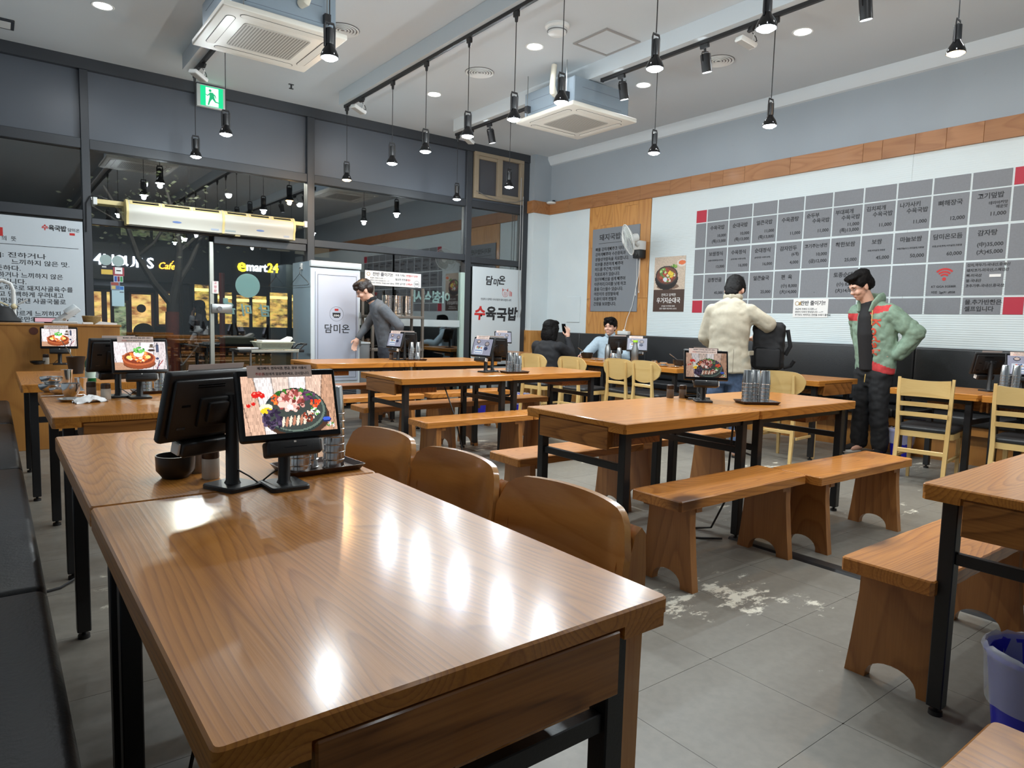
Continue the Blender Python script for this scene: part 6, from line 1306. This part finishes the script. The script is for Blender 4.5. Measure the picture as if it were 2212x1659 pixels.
def hairdo(t, M, kind='short', s=1., mat=None):
    mb = MB(); R_ = M.to_3x3()*s
    def e(c, r): mb.ell(M @ (Vector(c)*s), r, R_, 16, 10)
    e((-.018, 0, .048), (.104, .087, .088)); e((-.050, 0, .005), (.070, .080, .080))
    e((.052, 0, .088), (.046, .066, .028)); e((.03, .035, .10), (.07, .045, .03)); e((.03, -.035, .10), (.07, .045, .03))
    for y in (-1, 1): e((.012, y*.074, .035), (.042, .016, .045)); e((.03, y*.075, .012), (.012, .008, .026))
    if kind == 'bowed': e((-.078, 0, -.06), (.042, .074, .075)); e((-.07, 0, -.11), (.035, .062, .05))
    if kind in ('bangs', 'bowed'): e((.078, .03, .066), (.028, .036, .034)); e((.078, -.03, .066), (.028, .036, .034)); e((.085, 0, .07), (.022, .03, .024))
    if kind == 'part': e((.075, .042, .058), (.028, .026, .038)); e((.075, -.042, .058), (.028, .026, .038))
    if kind == 'puff': e((-.04, 0, .085), (.085, .075, .06)); e((.03, 0, .10), (.06, .064, .028)); e((-.085, 0, .0), (.045, .066, .07))
    if kind in ('bob', 'long'):
        z = -.13 if kind == 'bob' else -.30
        e((-.055, 0, z*.45), (.066, .094, .12)); e((-.045, 0, z*.75), (.062, .096, abs(z)*.5))
        for y in (-1, 1): e((-.0, y*.080, z*.35), (.055, .026, .11)); e((.045, y*.072, .02), (.03, .018, .06)); e((-.01, y*.078, z*.8), (.05, .03, abs(z)*.42))
    me = remesh(mb, .0075, 2, .0035, 45., 2.); me.materials.append(mat or MT['hair']); lob('hair', me, None, t)
def paint_mesh(me, mats, fn):
    for m in mats: me.materials.append(m)
    for p in me.polygons: p.material_index = fn(p.center)
def shoes(t, pts, mat, sole=None):
    for (x, y, z, a) in pts:
        M = Matrix.Translation((x, y, z)) @ Matrix.Rotation(rad(a), 4, 'Z'); b = MB(); rows = []
        for u_, w, h in ((-.085, .026, .065), (-.07, .036, .085), (-.02, .038, .085), (.04, .042, .062), (.10, .044, .045), (.15, .034, .034), (.17, .014, .024)):
            rows.append([M @ Vector((u_, w*math.cos(2*math.pi*k/14), .012+max(-.0, h*.5+h*.5*math.sin(2*math.pi*k/14)))) for k in range(14)])
        s_ = lob('shoe', b.rings(rows), mat, t, 60)
        lob('sole', MB().slab([tuple((M @ Vector((p[0], p[1], 0)))[:2]) for p in [(-.09+.265*(.5-.5*math.cos(math.pi*k/8)), -.044*math.sin(math.pi*k/8)**.6) for k in range(9)]+[(-.09+.265*(.5+.5*math.cos(math.pi*k/8)), .044*math.sin(math.pi*k/8)**.6) for k in range(1, 8)]], z, z+.02, .004), sole or MT['white'], s_)
def pants(t, mat, pel, knees, ankles, r=(.098, .072, .058), fold=.006, seed=1., sit=False):
    mb = MB(); px, py, pz = pel
    etube(mb, [(px-.01, py, pz-(.07 if sit else .16)), (px, py, pz-.05), (px, py, pz+.06), (px, py, pz+.13)], [.12, .172, .168, .158], [.10, .125, .118, .11])
    for s, k, a in ((1, knees[0], ankles[0]), (-1, knees[1], ankles[1])): limb(mb, [(px, py+s*.085, pz-.04), tuple(k), tuple(a)], [r[0], r[1], r[2]])
    me = remesh(mb, .011, 3, fold, 8., seed); me.materials.append(mat); lob('trousers', me, None, t)
def person(label, loc, heading):
    return thing('person', label, 'person', loc, rad(heading))
def cloth(name, c, var=.12): return pbr(name, C(*c), .8, var=var, vscale=40., bump=.15, bscale=500.)
denim, navy, blackc = cloth('blue_denim', (70, 88, 116), .2), cloth('dark_trousers', (40, 42, 50)), cloth('black_trousers', (22, 22, 25))
skin = MT['skin']
# --- man in the green jacket
t = person('man in an open green and red jacket looking down, hand at his hip', (6.93, 3.13, 0), 166)
hm = HM((.185, -.07, 1.66), -22, -28); b = MB(); head(b, hm, 1.06)
etube(b, [(0, 0, .80), (0, 0, 1.0), (.03, -.01, 1.25), (.06, -.02, 1.42), (.075, -.03, 1.47)], [.15, .14, .16, .15, .08], [.10, .10, .11, .09, .06]); limb(b, [(.08, -.03, 1.46), (.15, -.06, 1.60)], [.062, .060])
LW, RW = (-.005, .225, .985), (-.10, -.19, .97)
for s, sh, el, wr_ in ((1, (.05, .17, 1.41), (-.07, .345, 1.21), LW), (-1, (.06, -.20, 1.41), (-.10, -.27, 1.19), RW)): limb(b, [sh, el, wr_], [.055, .042, .028])
for s in (1, -1): limb(b, [(0, s*.09, .80), (.01, s*.10, .48), (-.01, s*.11, .07)], [.08, .055, .04]); cap(b, (-.01, s*.11, .05), (.08, s*.12, .03), .035, .025)
hand(b, LW, (.25, -.62, -.72), (-.2, -.8, .4), 1.5, -1, 1.0); hand(b, RW, (.25, .1, -.95), (0, .9, 0), .7, 1, 1.02)
me = remesh(b, .0068, 2); me.materials.append(skin); lob('body', me, None, t); face(t, hm, 1.06); glasses(t, hm, 1.06); hairdo(t, hm, 'puff', 1.07)
b = MB(); etube(b, [(.03, -.0, .84), (.04, 0, .98), (.075, -.005, 1.2), (.09, -.015, 1.36), (.085, -.025, 1.45), (.095, -.035, 1.51)], [.10, .105, .11, .10, .085, .075], [.125, .135, .135, .115, .085, .070]); me = remesh(b, .010, 2); me.materials.append(blackc); lob('black_shirt', me, None, t)
b = MB(); SP = [(-.01, .01, .80), (-.01, .01, .86), (0, .005, 1.0), (.02, 0, 1.2), (.035, -.01, 1.35), (.05, -.02, 1.44), (.06, -.03, 1.50)]
etube(b, SP, [.20, .205, .215, .225, .222, .185, .10], [.128, .132, .140, .145, .138, .11, .085], 24)
limb(b, [(.045, .165, 1.40), (-.075, .355, 1.21), (-.01, .245, 1.0)], [.092, .088, .058]); limb(b, [(.05, -.195, 1.40), (-.09, -.275, 1.19), (-.10, -.20, 1.0)], [.09, .082, .056])
me = remesh(b, .0105, 3, .011, 7., 3.); grn, rdj = cloth('green_jacket', (126, 150, 132)), cloth('red_panel_cloth', (196, 62, 64))
bv = BVHTree.FromPolygons([v.co for v in me.vertices], [tuple(p.vertices) for p in me.polygons])
def jz(c):
    if c.y > 0 and c.x > -.03 and c.z < .955-.45*max(0, c.y-.02) and c.y < .24: return 1
    if c.y > .03 and c.y < .20 and 1.375+.25*(c.y-.03) < c.z < 1.455+.12*(c.y-.03) and c.x > -.03: return 1
    if c.y < -.10 and c.y > -.26 and 1.32 < c.z < 1.39 and c.x > .04: return 1
    return 0
# open front: cut the jacket away along a strip so the black shirt shows
bmj = bmesh.new(); bmj.from_mesh(me)
bmesh.ops.delete(bmj, geom=[f for f in bmj.faces if (lambda c: c.x > .05 and -.075-.02*(1.45-c.z) < c.y < .035 and c.z < 1.6)(f.calc_center_median())], context='FACES'); bmj.to_mesh(me); bmj.free()
paint_mesh(me, (grn, rdj), jz); lob('jacket', me, None, t)
b = MB()
for s in (1, -1): b.tube([(.165, .045 if s > 0 else -.085, 1.40), (.135, .06 if s > 0 else -.10, 1.48), (.08, .10*s-.03, 1.535), (.0, .07*s-.02, 1.555), (-.02, 0-.02, 1.55)], [.014, .02, .022, .022, .02], 8, ry=[.03, .045, .05, .05, .045])
me = remesh(b, .008, 2); me.materials.append(grn); lob('collar', me, None, t)
tm = MB(); text(tm, 'Kodak', .115, frame((.6, .095, 1.165), (0, 0, -1), (0, 1, 0)), .02, 'CENTER', .36)
pv = []
for v in tm.v:
    h = bv.ray_cast(Vector((.9, v[1], v[2])), Vector((-1, 0, 0))); pv.append(tuple(h[0]+Vector((.004+(v[0]-.6), 0, 0))) if h[0] else (.12, v[1], v[2]))
tm.v = pv; lob('jacket_lettering', tm, pbr('orange_red_print', C(198, 74, 50), .6), t)
lob('drawstring', MB().tube([(.165, .07, 1.42), (.175, .075, 1.36), (.17, .075, 1.28)], .004, 6).tube([(.15, .03, .80), (.155, .03, .75), (.145, .02, .72)], .004, 6), pbr('yellow_string', C(214, 176, 100), .6), t)
pants(t, blackc, (0, 0, .84), ((.02, .10, .48), (.0, -.11, .48)), ((-.01, .12, .10), (-.02, -.13, .10)), (.112, .088, .078), .008, 2.); shoes(t, ((.0, .13, 0, 10), (.04, -.14, 0, -12)), MT['plastic'])
# --- man in the beige jacket
t = person('man in a beige blazer and jeans seen from behind, head bowed', (5.47, 3.80, 0), 26)
hm = HM((.175, 0, 1.575), -2, -46); b = MB(); head(b, hm, 1.03)
etube(b, [(0, 0, .80), (0, 0, 1.0), (.0, 0, 1.2), (.03, 0, 1.38), (.06, 0, 1.45)], [.15, .14, .16, .16, .08], [.10, .10, .11, .09, .06]); limb(b, [(.06, 0, 1.43), (.12, 0, 1.55)], [.058, .056])
LW, RW = (.26, .16, 1.02), (.30, -.20, 1.12)
for sh, el, wr_ in (((.03, .165, 1.37), (.04, .235, 1.12), LW), ((.03, -.19, 1.37), (.06, -.335, 1.25), RW)): limb(b, [sh, el, wr_], [.053, .04, .028])
for s in (1, -1): limb(b, [(0, s*.09, .80), (.02, s*.10, .48), (-.01, s*.11, .07)], [.08, .055, .04]); cap(b, (-.01, s*.11, .05), (.08, s*.12, .03), .035, .025)
hand(b, LW, (.6, -.7, .1), (0, -.3, -1), .8, 1); hand(b, RW, (.5, .8, -.1), (0, .3, -1), .8, -1)
me = remesh(b, .0068, 2); me.materials.append(skin); lob('body', me, None, t); face(t, hm, 1.03); hairdo(t, hm, 'bowed', 1.06)
b = MB(); etube(b, [(-.015, 0, .80), (-.015, 0, .90), (-.01, 0, 1.03), (-.005, 0, 1.2), (.015, 0, 1.33), (.04, 0, 1.42), (.065, 0, 1.475)], [.225, .20, .178, .19, .205, .17, .08], [.15, .142, .125, .13, .126, .102, .075], 24)
limb(b, [(.02, .165, 1.36), (.04, .235, 1.12), (.23, .16, 1.02)], [.078, .064, .052]); limb(b, [(.02, -.17, 1.36), (.05, -.335, 1.25), (.27, -.22, 1.13)], [.082, .070, .052])
me = remesh(b, .0105, 3, .008, 6., 5.); bg = cloth('beige_cloth', (176, 168, 150), .05); me.materials.append(bg); lob('blazer', me, None, t)
lob('collar', MB().tube([(.10, .075, 1.50), (.03, .065, 1.505), (-.005, 0, 1.50), (.03, -.065, 1.505), (.10, -.075, 1.50)], .016, 8, ry=.03), bg, t); lob('pocket_flap', MB().rbox(-.10, -.232, .97, .02, -.222, 1.01, .003, 1).xf(Matrix.Rotation(rad(-12), 4, 'Z')), bg, t); lob('back_vent', MB().box(-.172, -.075, .80, -.168, -.071, 1.02), pbr('vent_shadow', C(120, 112, 98), .9), t)
pants(t, denim, (0, 0, .84), ((.03, .10, .48), (.03, -.10, .48)), ((-.0, .115, .09), (.0, -.12, .09)), (.105, .078, .066), .007, 4.); shoes(t, ((.03, .12, 0, 8), (.05, -.125, 0, -8)), pbr('brown_shoe', C(120, 86, 52), .5), MT['plastic'])
t = thing('backpack', 'black backpack held in front of the man in beige', 'backpack', (5.72, 3.56, .85)); M = Matrix.Translation((5.735, 3.565, .88)) @ Matrix.Rotation(rad(26), 4, 'Z'); nb = cloth('black_nylon', (20, 20, 23))
b = MB().rbox(-.09, -.15, -.05, .09, .13, .40, .06, 5); me = remesh(b, .012, 2, .008, 9., 1.); me.materials.append(nb); ob('bag', me, None, t, M); ob('pocket', MB().rbox(-.10, -.13, -.03, -.07, .10, .16, .025, 3), nb, t, M); ob('strap', MB().tube([(.0, -.16, .10), (-.02, -.20, .18), (-.03, -.17, .33)], .012, 8, ry=.02), nb, t, M); ob('strap', MB().tube([(.0, -.15, -.02), (.02, -.21, -.0), (.0, -.24, .05)], .01, 8, ry=.018), nb, t, M)
# --- man in the gray shirt
t = person('man with glasses in a gray sweater bending by the refrigerator', (4.02, 7.86, 0), 163)
hm = HM((.30, 0, 1.565), -4, -30); b = MB(); head(b, hm, 1.04)
etube(b, [(0, 0, .80), (.01, 0, 1.0), (.06, 0, 1.2), (.13, 0, 1.35), (.17, 0, 1.41)], [.15, .14, .16, .15, .08], [.10, .10, .11, .09, .06]); limb(b, [(.17, 0, 1.40), (.26, 0, 1.50)], [.058, .056])
LW, RW = (-.10, .15, .93), (.36, -.17, .94)
for sh, el, wr_ in (((.10, .17, 1.34), (-.10, .25, 1.13), LW), ((.13, -.18, 1.33), (.22, -.21, 1.13), RW)): limb(b, [sh, el, wr_], [.052, .04, .028])
for s in (1, -1): limb(b, [(0, s*.09, .80), (.02, s*.10, .48), (-.01, s*.11, .07)], [.08, .055, .04]); cap(b, (-.01, s*.11, .05), (.08, s*.12, .03), .035, .025)
hand(b, LW, (.2, -.6, -.7), (.8, 0, .2), .7, -1); hand(b, RW, (.35, .05, -.92), (-.3, .9, 0), .75, 1, 1.05)
me = remesh(b, .0068, 2); me.materials.append(skin); lob('body', me, None, t); face(t, hm, 1.04); glasses(t, hm, 1.04); hairdo(t, hm, 'bangs', 1.05, pbr('brown_hair', C(40, 28, 24), .45))
b = MB(); etube(b, [(-.01, 0, .84), (0, 0, .92), (.02, 0, 1.05), (.06, 0, 1.2), (.11, 0, 1.31), (.15, 0, 1.385), (.19, 0, 1.43)], [.17, .172, .172, .185, .185, .155, .07], [.125, .135, .138, .132, .115, .095, .066], 24)
limb(b, [(.09, .17, 1.33), (-.10, .255, 1.13), (-.10, .17, .97)], [.075, .06, .045]); limb(b, [(.12, -.17, 1.32), (.22, -.215, 1.13), (.345, -.175, .97)], [.072, .056, .043])
me = remesh(b, .010, 3, .006, 7., 8.); gs = cloth('gray_sweater', (88, 92, 98), .08); me.materials.append(gs); lob('sweater', me, None, t)
lob('collar', MB().tube([(.265, .03, 1.425), (.22, .058, 1.455), (.165, .045, 1.475), (.15, 0, 1.475), (.165, -.045, 1.475), (.22, -.058, 1.455), (.265, -.03, 1.425)], .013, 8, ry=.024), blackc, t)
pants(t, navy, (0, 0, .82), ((.02, .10, .47), (.03, -.10, .47)), ((-.0, .115, .09), (.0, -.12, .09)), (.1, .074, .062), .006, 6.); shoes(t, ((.03, .12, 0, 8), (.05, -.125, 0, -8)), MT['plastic'])
# --- seated woman holding a phone
solo('wooden_stool', MB().slab(rrect(-.17, -.17, .17, .17, .03, 3), .41, .445, .005).box(-.15, -.15, 0, -.11, -.11, .41).box(.11, -.15, 0, .15, -.11, .41).box(-.15, .11, 0, -.11, .15, .41).box(.11, .11, 0, .15, .15, .41), MT['beech'], 'pale stool hidden under the seated woman in black', 'stool', None, (5.77, 6.755, 0))
t = person('seated woman in black with dark bob hair raising a phone', (5.77, 6.755, 0), 18)
hm = HM((.06, 0, 1.125), -12, -6); b = MB(); head(b, hm, .98)
etube(b, [(0, 0, .46), (0, 0, .62), (.0, 0, .80), (.015, 0, .93), (.025, 0, .985)], [.17, .145, .155, .145, .07], [.13, .11, .11, .09, .055]); limb(b, [(.025, 0, .97), (.045, 0, 1.06)], [.05, .05])
LW, RW = (.32, .10, .80), (.245, -.155, 1.03)
for sh, el, wr_ in (((.01, .17, .92), (.12, .22, .70), LW), ((.01, -.17, .92), (.19, -.25, .80), RW)): limb(b, [sh, el, wr_], [.048, .038, .026])
for s in (1, -1): limb(b, [(.02, s*.09, .53), (.40, s*.10, .52), (.36, s*.10, .08)], [.085, .06, .04]); cap(b, (.36, s*.10, .05), (.46, s*.10, .035), .035, .025)
hand(b, LW, (.8, -.3, -.3), (0, 0, -1), .5, 1, .95); hand(b, RW, (.12, .02, .98), (.25, .95, 0), .55, 1, .98, .5)
me = remesh(b, .0068, 2); me.materials.append(skin); lob('body', me, None, t); face(t, hm, .98); hairdo(t, hm, 'bob', 1.03)
b = MB(); etube(b, [(0, 0, .455), (0, 0, .60), (-.005, 0, .78), (.005, 0, .88), (.015, 0, .955), (.025, 0, 1.0)], [.20, .185, .19, .19, .155, .07], [.145, .13, .125, .115, .095, .062], 24)
limb(b, [(.005, .17, .91), (.12, .225, .70), (.29, .12, .79)], [.075, .062, .045]); limb(b, [(.005, -.17, .91), (.19, -.255, .80), (.24, -.165, 1.0)], [.075, .062, .046])
me = remesh(b, .010, 3, .006, 7., 2.); me.materials.append(cloth('black_knit', (24, 24, 28), .08)); lob('sweater', me, None, t); pants(t, blackc, (.03, 0, .53), ((.41, .10, .52), (.41, -.10, .52)), ((.36, .10, .10), (.36, -.10, .10)), (.105, .08, .06), .005, 3., True); shoes(t, ((.38, .10, 0, 0), (.38, -.10, 0, 0)), MT['plastic'])
wm_ = wmat(t)
t = thing('smartphone', 'black smartphone held up by the seated woman', 'phone', wm_ @ Vector((.235, -.095, 1.13))); M = wm_ @ Matrix.Translation((.245, -.10, 1.135)) @ Matrix.Rotation(rad(-20), 4, 'Z') @ Matrix.Rotation(rad(-12), 4, 'Y'); ob('case', MB().rbox(-.005, -.037, -.078, .005, .037, .078, .004, 2), MT['gloss'], t, M); ob('camera_bump', MB().rbox(.005, .01, .045, .0075, .03, .07, .001, 1), MT['plastic'], t, M)
# --- seated man
t = person('seated man in a pale blue shirt at the wall booth', (7.09, 6.90, 0), 212)
hm = HM((.07, 0, 1.19), -12, -2); b = MB(); head(b, hm, 1.0)
etube(b, [(0, 0, .47), (0, 0, .64), (.0, 0, .84), (.02, 0, .99), (.03, 0, 1.04)], [.17, .145, .16, .15, .075], [.13, .11, .11, .09, .058]); limb(b, [(.03, 0, 1.03), (.05, 0, 1.13)], [.054, .053])
LW, RW = (.40, .12, .80), (.42, -.30, .79)
for sh, el, wr_ in (((.01, .18, .97), (.14, .25, .75), LW), ((.01, -.18, .97), (.20, -.33, .76), RW)): limb(b, [sh, el, wr_], [.05, .04, .027])
for s in (1, -1): limb(b, [(.02, s*.09, .54), (.42, s*.11, .53), (.40, s*.11, .08)], [.088, .062, .042]); cap(b, (.40, s*.11, .05), (.50, s*.11, .035), .036, .026)
hand(b, LW, (.9, -.3, -.1), (0, 0, -1), .5, 1); hand(b, RW, (.9, .3, -.1), (0, 0, -1), .5, -1)
me = remesh(b, .0068, 2); me.materials.append(skin); lob('body', me, None, t); face(t, hm, 1.0); hairdo(t, hm, 'part', 1.03)
b = MB(); etube(b, [(0, 0, .465), (0, 0, .62), (-.005, 0, .82), (.005, 0, .93), (.02, 0, 1.01), (.03, 0, 1.06)], [.20, .185, .195, .198, .165, .075], [.145, .13, .128, .118, .098, .066], 24)
limb(b, [(.005, .18, .965), (.14, .255, .75), (.36, .14, .79)], [.08, .066, .05]); limb(b, [(.005, -.18, .965), (.20, -.335, .76), (.38, -.305, .785)], [.08, .066, .05])
me = remesh(b, .010, 3, .007, 7., 4.); sb_ = cloth('pale_blue_shirt', (168, 186, 198), .06); me.materials.append(sb_); lob('shirt', me, None, t); lob('collar', MB().tube([(.11, .02, 1.04), (.07, .062, 1.075), (.01, .05, 1.10), (-.015, 0, 1.10), (.01, -.05, 1.10), (.07, -.062, 1.075), (.11, -.02, 1.04)], .013, 8, ry=.024), sb_, t)
pants(t, navy, (.03, 0, .54), ((.43, .11, .53), (.43, -.11, .53)), ((.40, .11, .10), (.40, -.11, .10)), (.108, .082, .062), .005, 3., True); shoes(t, ((.42, .11, 0, 0), (.42, -.11, 0, 0)), MT['plastic'])
# --- woman in the street
t = person('woman outside in a white and black jacket, hand at her mouth', (3.42, 15.0, GZ), 158)
hm = HM((.03, 0, 1.50), 0, -4); b = MB(); head(b, hm, .97)
etube(b, [(0, 0, .80), (0, 0, .98), (.0, 0, 1.18), (.01, 0, 1.32), (.015, 0, 1.37)], [.15, .13, .15, .14, .07], [.10, .10, .10, .085, .055]); limb(b, [(.01, 0, 1.36), (.02, 0, 1.44)], [.05, .05])
LW, RW = (.16, .14, .80), (.17, -.06, 1.33)
for sh, el, wr_ in (((.0, .17, 1.30), (-.01, .22, 1.04), LW), ((.0, -.17, 1.30), (.19, -.18, 1.10), RW)): limb(b, [sh, el, wr_], [.045, .036, .025])
for s in (1, -1): limb(b, [(0, s*.085, .80), (.02, s*.09, .46), (-.01, s*.10, .07)], [.08, .052, .038]); cap(b, (-.01, s*.1, .05), (.08, s*.1, .03), .033, .024)
hand(b, LW, (.4, 0, -.9), (0, -1, 0), .6, -1, .95); hand(b, RW, (-.2, .3, .9), (-.8, .3, 0), .9, 1, .95)
me = remesh(b, .0075, 2); me.materials.append(skin); lob('body', me, None, t); face(t, hm, .97); hairdo(t, hm, 'long', 1.04)
b = MB(); etube(b, [(-.01, 0, .74), (0, 0, .86), (0, 0, 1.05), (0, 0, 1.2), (.01, 0, 1.31), (.015, 0, 1.385)], [.185, .19, .185, .19, .165, .07], [.14, .145, .135, .125, .10, .062], 22)
limb(b, [(0, .17, 1.28), (-.01, .235, 1.04), (.13, .16, .84)], [.08, .075, .055]); limb(b, [(0, -.17, 1.28), (.19, -.19, 1.10), (.175, -.075, 1.28)], [.08, .072, .052])
me = remesh(b, .011, 3, .008, 7., 6.); paint_mesh(me, (cloth('white_fleece', (196, 200, 212), .06), cloth('black_fleece', (34, 34, 44), .06)), lambda c: 1 if (c.z > 1.12 and c.x < .10 and c.y > -.15) or mnoise.noise(Vector((c.x*5+3, c.y*5, c.z*5))) > .22 else 0); lob('jacket', me, None, t)
pants(t, blackc, (0, 0, .80), ((.02, .09, .46), (.02, -.09, .46)), ((-.0, .10, .09), (.0, -.10, .09)), (.1, .078, .07), .005, 6.); shoes(t, ((.03, .10, 0, 8), (.05, -.10, 0, -8)), MT['plastic'])
